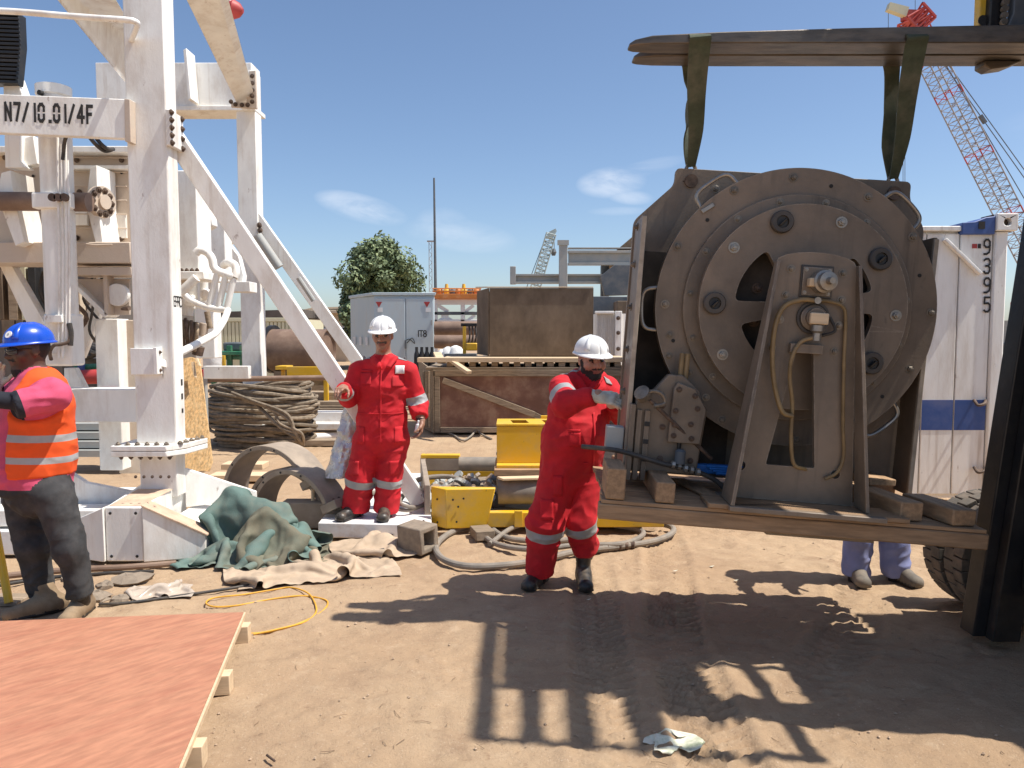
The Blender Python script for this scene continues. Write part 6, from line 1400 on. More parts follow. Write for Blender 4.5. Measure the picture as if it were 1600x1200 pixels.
for (s, ux, label) in ((-1, 1089, 'green webbing sling with dirt over the fork tip, left of the two'), (1, 1422, 'green webbing sling with dirt near the mast, right of the two')):
    eye = RM @ Vector((s * .60, YB, .735)); xt = at(ux, 80, 4.3).x
    t = thing('webbing_sling', label, 'sling', eye, 'lifting slings')
    top = FZ + .05; X = Vector((1, 0, 0))
    a = Vector((xt, FY0 - .012, top - .02)); e = eye + Vector((0, -.01, .09))
    b = MB(); strap(b, [e, e.lerp(a, .3) + Vector((.012, 0, 0)), e.lerp(a, .62), a.lerp(e, .08), a, Vector((xt, (FY0 + FY1) / 2 - .1, top + .012)), Vector((xt - .005, FY1 - .1, top + .008))], [.05, .085, .105, .115, .115, .115, .115], .012, [X, X, X, X, X, X, X]); b.build('front_leg', 'sling', t)
    e2 = eye + Vector((0, .012, .09)); c = Vector((at(1079 if s < 0 else 1394, 100, FY1 + .015).x, FY1 + .015, top - .06))
    tw1 = Vector((.6, .8, 0)); tw2 = Vector((-.2, 1, 0))
    b = MB(); strap(b, [e2, e2.lerp(c, .3) + Vector((-.02, 0, 0)), e2.lerp(c, .6) + Vector((-.012, 0, 0)), c, Vector((xt - .01, FY1 - .09, top + .006))], [.05, .08, .07, .09, .10], .01, [X, tw1 if s < 0 else X, tw2 if s < 0 else X, X, X]); b.build('rear_leg', 'sling', t)
    sh_ = MB().tube(catmull([eye + Vector((-.028, 0, .0)), eye + Vector((-.034, 0, .05)), eye + Vector((-.02, 0, .095)), eye + Vector((.0, 0, .108)), eye + Vector((.02, 0, .095)), eye + Vector((.034, 0, .05)), eye + Vector((.028, 0, 0))], 5), .011, 10).build('shackle', 'bolt', t)
    MB().cyl(eye + Vector((-.05, 0, 0)), eye + Vector((.05, 0, 0)), .014, n=12).build('shackle_pin', 'bolt_rust', sh_)

# ------------------------------------------------------------------ forklift: forks, mast, wheels, body
fk = thing('forklift', 'black forklift with long forks raised, at the right edge', 'forklift', (3.6, 4.0, 0))
def fork(y0, y1, tip, th):
    xs = [tip, tip + .03, tip + .12, tip + .5, tip + 1.2, 3.1]; n = len(xs)
    tt = [.016, .03, .045, .06, .08, th]; ins = [.05, .03, .012, .0, 0, 0]; vs = []
    for x, t, i in zip(xs, tt, ins): vs += [(x, y0 + i, FZ - .0), (x, y1 - i, FZ - .0), (x, y1 - i, FZ + t), (x, y0 + i, FZ + t)]
    f = MB(); f.add(vs, [(4 * k + j, 4 * k + (j + 1) % 4, 4 * k + 4 + (j + 1) % 4, 4 * k + 4 + j) for k in range(n - 1) for j in range(4)] + [(3, 2, 1, 0), (4 * n - 4, 4 * n - 3, 4 * n - 2, 4 * n - 1)])
    f.build('fork', 'fork', fk, .006)
    MB().box((3.10, y0 + .01, FZ + .003), (3.17, y1 - .01, FZ + 1.1)).build('fork_shank', 'fork', fk, .01)
fork(FY0, FY0 + .17, at(985, 72, 4.25).x, .105); fork(FY1 - .19, FY1 - .01, at(984, 85, 4.5).x + .02, .105)
MB().prism([(2.70, 4.50, FZ - .002), (2.92, 4.50, FZ - .002), (2.84, 4.50, FZ - .035), (2.74, 4.50, FZ - .05), (2.70, 4.50, FZ - .03)], (0, .1, 0)).build('fork_heel', 'fork', fk, .006)
# mast: two tilted rails, cross members, carriage
tl = math.tan(R(6.5))
def mx(z): return 2.515 + z * tl
def rail(y0, y1, zt, off=0.0, w=.17, nm='mast_rail'):
    MB().hexa([Vector(p) for p in ((mx(.06) + off, y0, .06), (mx(.06) + off + w, y0, .06), (mx(.06) + off + w, y1, .06), (mx(.06) + off, y1, .06), (mx(zt) + off, y0, zt), (mx(zt) + off + w, y0, zt), (mx(zt) + off + w, y1, zt), (mx(zt) + off, y1, zt))]).build(nm, 'black_iron', fk, .008)
ry0, ry1 = 3.06, 4.10
rail(ry1, ry1 + .13, 4.8, 0, .2); rail(ry0, ry0 + .13, 4.6, 0, .2)
rail(ry1 - .075, ry1 - .004, 5.2, .06, .15, 'inner_rail'); rail(ry0 + .134, ry0 + .205, 5.2, .06, .15, 'inner_rail')
for z in (.35, 1.5, 2.9, 4.4, 5.0): MB().box((mx(z) + .16, ry0 + .21, z), (mx(z) + .28, ry1 - .08, z + .17)).build('cross_member', 'black_iron', fk, .01)
for y in (3.15, 3.9): MB().tube([(mx(.3) + .22, y, .3), (mx(5.0) + .22, y, 5.0)], .05, 16).build('lift_cylinder', 'darksteel', fk)
for y in (3.62, 3.78): MB().box((mx(1.5) + .12, y, 1.0), (mx(1.5) + .15, y + .04, 3.9), Matrix.Rotation(R(6.5), 3, 'Y')).build('lift_chain', 'bolt_rust', fk)
MB().box((2.98, 2.74, FZ + .02), (2.999, FY1 + .05, FZ + .16)).build('carriage_bar', 'black_iron', fk, .01)
MB().box((2.98, 3.0, FZ + .62), (2.999, FY1 + .05, FZ + .76)).build('carriage_bar', 'black_iron', fk, .01)
# tall load backrest: two uprights, rungs and an added plate that fills in their shadow
for y in (2.74, 3.22, 4.42): MB().box((3.0, y, FZ + .10), (3.05, y + .05, 5.98)).build('backrest_upright', 'black_iron', fk, .006)
for z, h_ in ((4.42, .24), (4.98, .22), (5.42, .16), (5.82, .16)): MB().box((2.97, 2.75, z), (2.998, 4.46, z + h_)).build('backrest_rung', 'black_iron', fk, .006)
MB().box((3.053, 3.25, 4.0), (3.07, 4.44, 5.9)).build('backrest_shade_plate', 'black_iron', fk, .004)
p, q = at(1533, 46, 4.55), at(1561, -60, 4.55)
MB().prism([at(1530, 44, 4.6), at(1545, 44, 4.6), at(1552, -60, 4.6), at(1534, -60, 4.6)], (0, .06, 0)).build('carriage_plate', 'yellow', fk, .006)
MB().prism([at(1546, 44, 4.55), at(1570, 44, 4.55), at(1578, -60, 4.55), at(1553, -60, 4.55)], (0, .08, 0)).build('carriage_plate', 'black_iron', fk, .006)
MB().prism([at(1574, 44, 4.5), at(1640, 44, 4.5), at(1640, -60, 4.5), at(1588, -60, 4.5), at(1584, 20, 4.5)], (0, .06, 0)).build('carriage_plate', 'darksteel', fk, .006)
MB().lathe(at(1536, 32, 4.59), (0, -1, 0), [(.03, 0), (.03, .004)], 14).build('bolt_hole', 'ink', fk)
for k in range(7): MB().lathe(at(1565 + k * .8, 36 - k * 10, 4.54), (0, -1, 0), [(.016, 0), (.02, .01), (.02, .03)], 8).build('chain_pin', 'bolt', fk)
# wheels
def wheel(x, y0, y1, r_):
    t = bpy.data.objects.new('wheel', None); C.objects.link(t); t.parent = fk
    for (a, c_) in ((y0, (y0 + y1) / 2 - .02), ((y0 + y1) / 2 + .02, y1)):
        w_ = c_ - a
        ty = MB(); ty.lathe((x, a, r_), (0, 1, 0), [(r_ * .55, .01), (r_ * .9, 0), (r_ * .97, .03), (r_ * .97, w_ - .03), (r_ * .9, w_), (r_ * .55, w_ - .01)], 48)
        for k in range(30):
            an = 2 * math.pi * k / 30
            for h in (0, 1):
                an2 = an + h * math.pi / 30; cc_ = Vector((x + math.cos(an2) * r_ * .975, a + w_ * (.27 + .46 * h), r_ + math.sin(an2) * r_ * .975)); rt = Matrix.Rotation(-an2, 3, 'Y')
                d = Vector((.026, w_ * .24, .034)); ty.box(cc_ - d, cc_ + d, rt)
        o = ty.build('tyre', 'rubber', t, .004)
        MB().lathe((x, a + .02, r_), (0, 1, 0), [(.05, 0), (r_ * .5, .02), (r_ * .54, .0), (r_ * .54, w_ - .05)], 32).build('rim', 'darksteel', t)
wheel(3.01, 4.42, 4.86, .355); wheel(3.15, 2.12, 2.64, .46); wheel(5.3, 4.45, 4.85, .40); wheel(5.3, 2.25, 2.65, .40)
MB().box((3.0, 2.66, .35), (3.3, 4.46, .6)).build('axle', 'black_iron', fk, .02)
MB().box((3.35, 2.68, .4), (5.9, 4.46, 1.25)).build('chassis', 'yellow', fk, .04)
MB().box((5.92, 2.6, .5), (6.6, 4.6, 1.5)).build('counterweight', 'black_iron', fk, .08)
for (x, y) in ((3.55, 2.76), (3.55, 4.36), (5.2, 2.76), (5.2, 4.36)): MB().beam((x, y, 1.26), (x + (.25 if x < 4 else -.1), y, 2.4), .09, .09, (0, 1, 0)).build('guard_post', 'black_iron', fk, .01)
MB().box((3.4, 2.7, 2.405), (5.2, 4.45, 2.47)).build('guard_roof', 'black_iron', fk, .01)
MB().box((4.3, 3.5, 1.255), (4.9, 4.1, 1.4)).build('seat', 'black_iron', fk, .05); MB().box((4.85, 3.5, 1.405), (5.0, 4.1, 1.9)).build('seat_back', 'black_iron', fk, .05)
MB().box((3.36, 3.0, 1.255), (3.5, 4.43, 1.75)).build('dashboard', 'black_iron', fk, .03)
MB().prism([(2.66, 4.24, .12), (3.4, 4.24, .30), (3.4, 4.24, .9), (2.74, 4.24, .9)], (0, .06, 0)).build('mast_bracket', 'black_iron', fk, .01)
MB().box((mx(1.6) + .29, 3.1, .9), (mx(1.6) + .31, 4.08, 3.12), Matrix.Rotation(R(6.5), 3, 'Y')).build('mast_shade_plate', 'black_iron', fk, .004)  # unseen plate, extended to fill in the mast's ground shadow
MB().box((3.30, 3.0, .62), (3.345, 4.43, 1.5)).build('front_shade_panel', 'black_iron', fk, .02)  # unseen panel added behind the mast to widen the ground shadow

# ------------------------------------------------------------------ people: one continuous body surface each, grown from blended limb segments
class Sdf:
    def __init__(s): s.p = []
    def seg(s, a, b, r0, r1=None, side=(1, 0, 0), id=0, k=.03, flat0=False, flat1=False, sub=False):
        r0 = r0 if isinstance(r0, tuple) else (r0, r0); r1 = r0 if r1 is None else (r1 if isinstance(r1, tuple) else (r1, r1))
        s.p.append((np.array(a, float), np.array(b, float), r0, r1, np.array(Vector(side).normalized()), id, k, flat0, flat1, sub))
    def ball(s, c, r, id=0, k=.02, side=(1, 0, 0), up=(0, 0, 1), sub=False):
        """Ellipsoid: r = (side, front, up)."""
        if not isinstance(r, tuple): r = (r, r, r)
        u = np.array(Vector(up).normalized()); c = np.array(c, float)
        e = max(r[2] - min(r[0], r[1]), 1e-4)
        s.p.append((c, None, r, u, np.array(Vector(side).normalized()), id, k, False, False, sub))
    def mesh(s, res):
        lo = np.full(3, 1e9); hi = -lo
        for q in s.p:
            if q[9]: continue
            m = max(q[2] + (q[3] if q[1] is not None else (0,))) + .03
            for c in (q[0], q[1]):
                if c is not None: lo = np.minimum(lo, c - m); hi = np.maximum(hi, c + m)
        n = np.ceil((hi - lo) / res).astype(int) + 1
        G = np.full(n, .2, np.float32); raw = np.full(n, .2, np.float32); ID = np.zeros(n, np.int8)
        ax = [lo[i] + res * np.arange(n[i]) for i in range(3)]
        for (a, b_, r0, r1, sd, id_, k, f0, f1, sub) in s.p:
            mr = max(r0 + (r1 if b_ is not None else (0,))) + k + .035
            pl = np.minimum(a, b_) - mr if b_ is not None else a - mr; ph = np.maximum(a, b_) + mr if b_ is not None else a + mr
            i0 = np.clip(((pl - lo) / res).astype(int), 0, n - 1); i1 = np.clip(((ph - lo) / res).astype(int) + 2, 1, n)
            sl = tuple(slice(i0[i], i1[i]) for i in range(3))
            X, Y, Z = np.meshgrid(*[ax[i][sl[i]] for i in range(3)], indexing='ij')
            P = np.stack([X, Y, Z], -1) - a
            if b_ is None:
                up = r1; sx = sd - up * np.dot(sd, up); sx /= np.linalg.norm(sx); fy = np.cross(up, sx)
                q = np.sqrt((P @ sx / r0[0]) ** 2 + (P @ fy / r0[1]) ** 2 + (P @ up / r0[2]) ** 2); d = (q - 1) * min(r0)
            else:
                L = np.linalg.norm(b_ - a); d_ = (b_ - a) / max(L, 1e-6); sx = sd - d_ * np.dot(sd, d_); nn = np.linalg.norm(sx)
                if nn < 1e-3: sx = np.array((0, 1., 0)) - d_ * d_[1]; nn = np.linalg.norm(sx)
                sx /= nn; fy = np.cross(d_, sx)
                h = P @ d_; t = np.clip(h / max(L, 1e-6), 0, 1); over = h - t * L
                ra = r0[0] + (r1[0] - r0[0]) * t; rb = r0[1] + (r1[1] - r0[1]) * t; mn = np.minimum(ra, rb)
                d = (np.sqrt((P @ sx / ra) ** 2 + (P @ fy / rb) ** 2 + (over / mn) ** 2) - 1) * mn
                if f0: d = np.maximum(d, -h)
                if f1: d = np.maximum(d, h - L)
            d = d.astype(np.float32); g = G[sl]
            if sub:
                h = np.clip(.5 - .5 * (g + d) / k, 0, 1); G[sl] = g + (-d - g) * h + k * h * (1 - h); continue
            w = raw[sl]; m = d < w; raw[sl] = np.where(m, d, w); ID[sl] = np.where(m, id_, ID[sl])
            h = np.clip(.5 + .5 * (g - d) / k, 0, 1); G[sl] = g + (d - g) * h - k * h * (1 - h)
        return surface_nets(G, ID, lo, res)
def surface_nets(G, ID, lo, res):
    S = G < 0
    c = [S[i:S.shape[0] - 1 + i, j:S.shape[1] - 1 + j, k:S.shape[2] - 1 + k] for i in (0, 1) for j in (0, 1) for k in (0, 1)]
    cnt = sum(x.astype(np.int8) for x in c); act = (cnt > 0) & (cnt < 8)
    idx = -np.ones(act.shape, np.int64); cells = np.argwhere(act); idx[act] = np.arange(len(cells))
    acc = np.zeros((len(cells), 3)); num = np.zeros(len(cells))
    offs = [(i, j, k) for i in (0, 1) for j in (0, 1) for k in (0, 1)]
    val = {o: G[cells[:, 0] + o[0], cells[:, 1] + o[1], cells[:, 2] + o[2]] for o in offs}
    for o in offs:
        for ax in range(3):
            if o[ax] == 0:
                o2 = list(o); o2[ax] = 1; o2 = tuple(o2); a, b_ = val[o], val[o2]; m = (a < 0) != (b_ < 0)
                t = np.where(m, a / np.where(m, a - b_, 1), 0); pt = np.tile(np.array(o, float), (len(cells), 1)); pt[:, ax] = t
                acc[m] += pt[m]; num[m] += 1
    V = lo + (cells + acc / num[:, None]) * res
    near = np.clip(np.rint(cells + acc / num[:, None]).astype(int), 0, np.array(G.shape) - 1); vid = ID[near[:, 0], near[:, 1], near[:, 2]]
    F = []
    for ax in range(3):
        a1, a2 = (ax + 1) % 3, (ax + 2) % 3
        s0 = [slice(None)] * 3; s1 = [slice(None)] * 3; s0[ax] = slice(0, -1); s1[ax] = slice(1, None)
        A, B = S[tuple(s0)], S[tuple(s1)]; e = np.argwhere(A != B)
        e = e[(e[:, a1] > 0) & (e[:, a2] > 0) & (e[:, a1] < G.shape[a1] - 1) & (e[:, a2] < G.shape[a2] - 1)]
        q = []
        for d1, d2 in ((1, 1), (0, 1), (0, 0), (1, 0)):
            cc_ = e.copy(); cc_[:, a1] -= d1; cc_[:, a2] -= d2; q.append(idx[cc_[:, 0], cc_[:, 1], cc_[:, 2]])
        q = np.stack(q, 1); flip = ~A[e[:, 0], e[:, 1], e[:, 2]]; q[flip] = q[flip][:, ::-1]; F.append(q[(q >= 0).all(1)])
    return V, np.concatenate(F), vid
def sdf_obj(name, sdf, res, mats, parent, wr=None, folds=(), smooth_it=2, bands=()):
    V, F, vid = sdf.mesh(res)
    inv = np.array(inv_of(parent))
    fid = vid[F[:, 0]]
    me = np_mesh(name, V, F)
    # light smoothing removes the lattice, then cloth folds are pressed into the cloth ids
    E = np.zeros(len(me.edges) * 2, np.int32); me.edges.foreach_get('vertices', E); E = E.reshape(-1, 2)
    for it in range(smooth_it):
        s_ = np.zeros_like(V); c_ = np.zeros(len(V)); np.add.at(s_, E[:, 0], V[E[:, 1]]); np.add.at(s_, E[:, 1], V[E[:, 0]]); np.add.at(c_, E[:, 0], 1); np.add.at(c_, E[:, 1], 1)
        V = V + (s_ / np.maximum(c_, 1)[:, None] - V) * .5
    if wr:
        ids, amp = wr; me.vertices.foreach_set('co', V.astype(np.float32).ravel()); me.update()
        N_ = np.zeros(len(V) * 3, np.float32); me.vertices.foreach_get('normal', N_); N_ = N_.reshape(-1, 3)
        w = np.stack([vnoise3(V * 5 + 3.1, 1), vnoise3(V * 5 + 9.7, 2), vnoise3(V * 5 + 1.7, 3)], 1) * .05
        Q = V + w
        f1 = 1 - 2 * np.abs(vnoise3(Q * np.array((6.5, 6.5, 12)), 4)); f2 = 1 - 2 * np.abs(vnoise3(Q @ np.array(((12, 0, 5), (0, 12, 0), (-9, 0, 14.)), float).T * .9, 5)); f3 = vnoise3(Q * 30, 6)
        loc = np.full(len(V), .55)
        for (c, r_, g_) in folds: loc = loc + g_ * np.exp(-np.sum((V - np.array(c)) ** 2, 1) / (r_ * r_))
        dsp = amp * loc * (.6 * f1 + .5 * f2 + .16 * f3)
        m = np.isin(vid, ids); V = V + N_ * (dsp * m)[:, None]
    me.vertices.foreach_set('co', V.astype(np.float32).ravel()); me.update()
    for m_ in mats: me.materials.append(M[m_])
    me.polygons.foreach_set('material_index', fid.astype(np.int32))
    if bands:
        bm = bmesh.new(); bm.from_mesh(me)
        for (a, b_, r_, mi) in bands:
            a, b_ = Vector(a), Vector(b_); L_ = (b_ - a).length; ax_ = (b_ - a) / L_
            def inside(f, mg):
                c = f.calc_center_median() - a; h = c.dot(ax_); return -mg < h < L_ + mg and (c - ax_ * h).length < r_
            for co in (a, b_):
                fs = [f for f in bm.faces if inside(f, .03)]; ge = set(fs)
                for f in fs: ge.update(f.edges); ge.update(f.verts)
                bmesh.ops.bisect_plane(bm, geom=list(ge), plane_co=co, plane_no=ax_)
            for f in bm.faces:
                if inside(f, 0): f.material_index = mi
        bm.to_mesh(me); bm.free()
        me.polygons.foreach_set('use_smooth', [True] * len(me.polygons))
    me.transform(Matrix(inv.tolist()))
    o = bpy.data.objects.new(name, me); C.objects.link(o); o.parent = parent
    return o
def fabric(name, col, rough=.85, var=.12, **kw):
    m = mat(name, col, rough, 0, var, 9, bump=.0012, bscale=240, rough_var=.06, **kw)
    add_crease(m, 5.5, .0085, .55)
    return m
M['coverall'] = fabric('red_coverall', (.56, .009, .018), var=.12, dirt=(.36, .02, .022), dirt_amt=.5, dscale=6)
M['reflect'] = fabric('grey_reflective_tape', (.36, .36, .355), .5, .08)
M['skin_a'] = mat('brown_skin', (.33, .17, .11), .5, 0, .1, 14, subsurface=.06)
M['skin_b'] = mat('tan_skin', (.42, .23, .155), .5, 0, .1, 14, subsurface=.06)
M['skin_c'] = mat('dark_skin', (.095, .047, .030), .45, 0, .12, 14, subsurface=.04)
M['hair'] = mat('black_hair', (.018, .014, .012), .7, 0, .3, 60, bump=.003, bscale=150)
M['hairgrey'] = mat('grizzled_hair', (.06, .05, .045), .75, 0, .4, 80, bump=.003, bscale=150)
M['lips'] = mat('lips', (.24, .09, .07), .5, 0, .1, 10)
M['lips_c'] = mat('dark_lips', (.13, .055, .045), .5, 0, .1, 10)
M['eye'] = mat('eye_dark', (.02, .014, .012), .2, 0, .1, 10)
M['helmet_w'] = mat('white_helmet_shell', (.82, .82, .81), .32, 0, .03, 5, DUST, .12, 6)
M['helmet_b'] = mat('blue_helmet_shell', (.008, .075, .52), .28, 0, .05, 5, coat=.3)
M['boot'] = mat('black_boot', (.02, .02, .02), .42, 0, .2, 10, (.26, .2, .14), .45, 7)
M['boot_tan'] = mat('tan_suede_boot', (.24, .165, .095), .9, 0, .18, 12, (.36, .27, .18), .5, 8)
M['boot_grey'] = mat('dusty_grey_boot', (.15, .13, .105), .85, 0, .2, 12, (.32, .25, .18), .5, 8)
M['pink'] = fabric('pink_polo', (.58, .075, .15), var=.1)
M['navy'] = fabric('navy_knit', (.014, .015, .024), var=.25)
M['jeans'] = fabric('charcoal_jeans', (.036, .036, .037), var=.25, dirt=(.075, .07, .065), dirt_amt=.45, dscale=9)
M['vest'] = fabric('orange_mesh_vest', (.80, .095, .012), var=.06)
M['glove'] = fabric('cream_knit_glove', (.70, .66, .54), var=.1, dirt=(.36, .32, .25), dirt_amt=.45, dscale=12)
M['bluecloth'] = fabric('pale_blue_coverall', (.20, .235, .46), var=.12, dirt=(.3, .27, .3), dirt_amt=.4, dscale=7)

def head(s, c, fwd, skin=1, hair=3, lips=4, eye=5, beard=False, moustache=True, scale=1.0, bald=False):
    f = Vector(fwd).normalized(); sd = Vector((0, 0, 1)).cross(f).normalized() * -1; u = sd.cross(f).normalized()
    if u.z < 0: u = -u
    Pp = lambda x, y, z: Vector(c) + (sd * x + f * y + u * z) * scale
    k = scale
    s.ball(Pp(0, -.005, .03), (.077 * k, .097 * k, .098 * k), skin, .02, sd, u)
    s.ball(Pp(0, .022, -.05), (.060 * k, .070 * k, .068 * k), skin, .03, sd, u)
    s.ball(Pp(0, .070, -.098), .024 * k, skin, .03)
    s.seg(Pp(0, .090, .022), Pp(0, .112, -.020), .009 * k, .015 * k, sd, skin, .012)
    for q in (-1, 1):
        s.ball(Pp(q * .013, .100, -.022), .011 * k, skin, .01)
        s.seg(Pp(q * .012, .090, .036), Pp(q * .050, .075, .034), .011 * k, .009 * k, sd, skin, .015)
        s.ball(Pp(q * .044, .062, -.018), .028 * k, skin, .03)
        s.ball(Pp(q * .081, -.008, .0), (.010 * k, .019 * k, .033 * k), skin, .012, sd, u)
    for q in (-1, 1): s.ball(Pp(q * .032, .101, .014), .014 * k, skin, .014, sub=True)
    for q in (-1, 1): s.ball(Pp(q * .032, .079, .014), .0125 * k, eye, .003)
    s.ball(Pp(0, .090, -.052), (.025 * k, .012 * k, .008 * k), lips, .008, sd, u)
    s.ball(Pp(0, .088, -.064), (.020 * k, .012 * k, .008 * k), lips, .008, sd, u)
    for q in (-1, 1): s.seg(Pp(q * .014, .097, .034), Pp(q * .048, .081, .036), .006 * k, .004 * k, sd, hair, .006)
    if moustache:
        for q in (-1, 1): s.seg(Pp(q * .004, .101, -.040), Pp(q * .032, .084, -.050), .008 * k, .005 * k, sd, hair, .008)
    if beard:
        s.ball(Pp(0, .024, -.066), (.064 * k, .070 * k, .062 * k), hair, .01, sd, u); s.ball(Pp(0, .072, -.102), (.03 * k, .024 * k, .026 * k), hair, .02, sd, u)
        for q in (-1, 1): s.seg(Pp(q * .070, .012, .0), Pp(q * .058, .035, -.06), .014 * k, .02 * k, sd, hair, .015); s.ball(Pp(q * .042, .068, -.022), .026 * k, skin, .02)
        s.ball(Pp(0, .095, -.055), (.024 * k, .010 * k, .010 * k), lips, .006, sd, u)
    if not bald: s.ball(Pp(0, -.022, .028), (.079 * k, .090 * k, .085 * k), hair, .01, sd, u)
    s.seg(Pp(0, -.012, -.05), Pp(0, -.032, -.17), .056 * k, .064 * k, sd, skin, .03)
    return Pp, f, sd, u
def helmet(parent, Pp, f, sd, u, matn, logo=None, sc=1.0):
    n, m = 48, 12; rows = []
    def shell(t, p, g=0.0):
        a = 2 * math.pi * t; x, y = math.sin(a), math.cos(a)
        r_ = math.cos(p); ridge = .006 * math.exp(-(x * .13 / .022) ** 2) * (1 if p < 1.4 else .6)
        return Pp(x * (.108 + g) * r_ * sc, (-.008 + y * (.135 + g) * r_) * 1.0 * sc, (.058 + (.112 + g) * math.sin(p) ** .92 + ridge * math.sin(p)) * sc)
    b = MB(); P = []
    for t in range(n + 1):
        a = 2 * math.pi * t / n; x, y = math.sin(a), math.cos(a); row = []
        peak = .044 * max(0, y) ** 1.5 + .013
        dz = -.010 * max(0, y) ** 1.5
        row.append(Pp(x * (.108 + peak * .8) * sc, (-.008 + y * (.135 + peak)) * sc, (.044 + dz) * sc))
        row.append(Pp(x * (.108 + peak * .75) * sc, (-.008 + y * (.135 + peak * .96)) * sc, (.050 + dz) * sc))
        row.append(Pp(x * (.1085 + .004) * sc, (-.008 + y * (.1355 + .004)) * sc, .057 * sc))
        for j in range(m + 1): row.append(shell(t / n, (j / m) * math.pi / 2 * .995))
        P.append(row)
    b.grid(P); o = b.build('helmet', matn, parent, smooth=50, solid=.004)
    for q in (-1, 1):
        P = []
        for i in range(7):
            row = []
            for j in range(2):
                t = (q * (.10 + .05 * j)) % 1; row.append(shell(t, .12 + i * .19, .003))
            P.append(row)
        MB().grid(P).build('helmet_rib', matn, o, solid=.004)
    b = MB().tube([Pp(.082 * sc, .02 * sc, .04 * sc), Pp(.07, .03, -.05), Pp(.0, .05, -.118), Pp(-.07, .03, -.05), Pp(-.082 * sc, .02 * sc, .04 * sc)], .003, 6)
    if logo:
        t0 = min((i / 48 for i in range(48)), key=lambda q: shell(q, .42).y) if logo == 'camera' else logo; t0 = t0 * .62 if t0 < .5 else 1 - (1 - t0) * .62; c = shell(t0, .42, .002); c2 = shell(t0, .43, .02); ax_ = (c2 - c).normalized()
        MB().lathe(c - ax_ * .004, ax_, [(.022, 0), (.022, .006)], 22).build('helmet_badge', 'white', o); MB().lathe(c + ax_ * .002, ax_, [(.008, 0), (.008, .001)], 12).build('badge_mark', 'greysteel', o)
    return o
def hand(s, w, d, pn, thumb, curl=.5, id=1, scale=1.0, spread=.0, point=False):
    """w wrist, d towards the fingers, pn palm normal, thumb +1/-1 side."""
    d = Vector(d).normalized(); pn = Vector(pn); pn = (pn - d * pn.dot(d)).normalized(); sd = d.cross(pn).normalized(); k = scale
    s.seg(w, Vector(w) + d * .03 * k, .028 * k, .03 * k, sd, id, .02)
    s.seg(Vector(w) + d * .02 * k, Vector(w) + d * .085 * k, (.038 * k, .017 * k), (.042 * k, .014 * k), sd, id, .015)
    for i, (off, ln) in enumerate(((-.030, .86), (-.010, 1.0), (.010, .95), (.030, .75))):
        cl = .12 if (point and ((i == 0) == (thumb < 0) and i in (0, 3))) else curl
        p = Vector(w) + d * .088 * k + sd * off * k; dirv = (d + sd * off * spread * 10).normalized(); L = (.042, .027, .022); r_ = .0092 * k
        for j in range(3):
            an = cl * (.9, 1.1, .8)[j]; dirv = (dirv * math.cos(an) + pn * math.sin(an)).normalized(); q = p + dirv * L[j] * ln * k
            s.seg(p, q, r_, r_ * .93, sd, id, .005); p = q; r_ *= .94
    t = sd * thumb; p = Vector(w) + d * .028 * k + t * .034 * k; dv = (d * .75 + t * .55 + pn * (.25 + .3 * curl)).normalized()
    for L, r_ in ((.038, .013), (.032, .0105), (.024, .009)):
        q = p + dv * L * k; s.seg(p, q, r_ * k, r_ * .9 * k, sd, id, .01); p = q; dv = (dv + pn * .35 * curl - t * .3 * curl).normalized()
def boot_obj(parent, heel, toe, ankle, matn, z0, shaft_r=.058, name='boot', h=None):
    s = Sdf(); heel, toe = Vector(heel), Vector(toe); d = (toe - heel).normalized(); sd = Vector((-d.y, d.x, 0))
    s.seg(heel + Vector((0, 0, .045)), toe + Vector((0, 0, .036)), (.042, .052), (.052, .043), sd, 0, .03)
    s.seg(heel + d * .05 + Vector((0, 0, .06)), Vector(ankle), (.046, .056), (shaft_r, shaft_r), sd, 0, .04)
    s.ball(heel.lerp(toe, .45) + Vector((0, 0, .07)), (.047, .085, .042), 0, .035, sd)
    s.seg(heel + Vector((0, 0, .012)) - d * .01, toe + Vector((0, 0, .012)) + d * .01, (.044, .014), (.056, .014), sd, 1, .004)
    V = s
    o = sdf_obj(name, s, .006, [matn, 'black_iron' if matn != 'boot' else 'boot'], parent)
    return o
from mathutils.bvhtree import BVHTree
def bvh_of(o):
    me = o.data; mw = o.parent.matrix_basis if o.parent else Matrix.Identity(4)
    return BVHTree.FromPolygons([mw @ v.co for v in me.vertices], [tuple(p.vertices) for p in me.polygons])
def patch(name, bv, pts, Y0, matn, parent, lift=.004, nx=6, ny=6, dirv=(0, 1, 0)):
    """Small cloth patch laid on the body: pts are four world points around it, dropped on the surface along dirv."""
    a, b_, c, d = [Vector(p) for p in pts]; P = []; dv = Vector(dirv).normalized()
    for i in range(nx + 1):
        row = []
        for j in range(ny + 1):
            p = a.lerp(b_, i / nx).lerp(d.lerp(c, i / nx), j / ny); h = bv.ray_cast(p - dv * .6, dv, 1.4)
            if h[0] is None: h = (p, -dv, 0, 0)
            row.append(h[0] - dv * lift)
        P.append(row)
    return MB().grid(P).build(name, matn, parent, solid=.002)

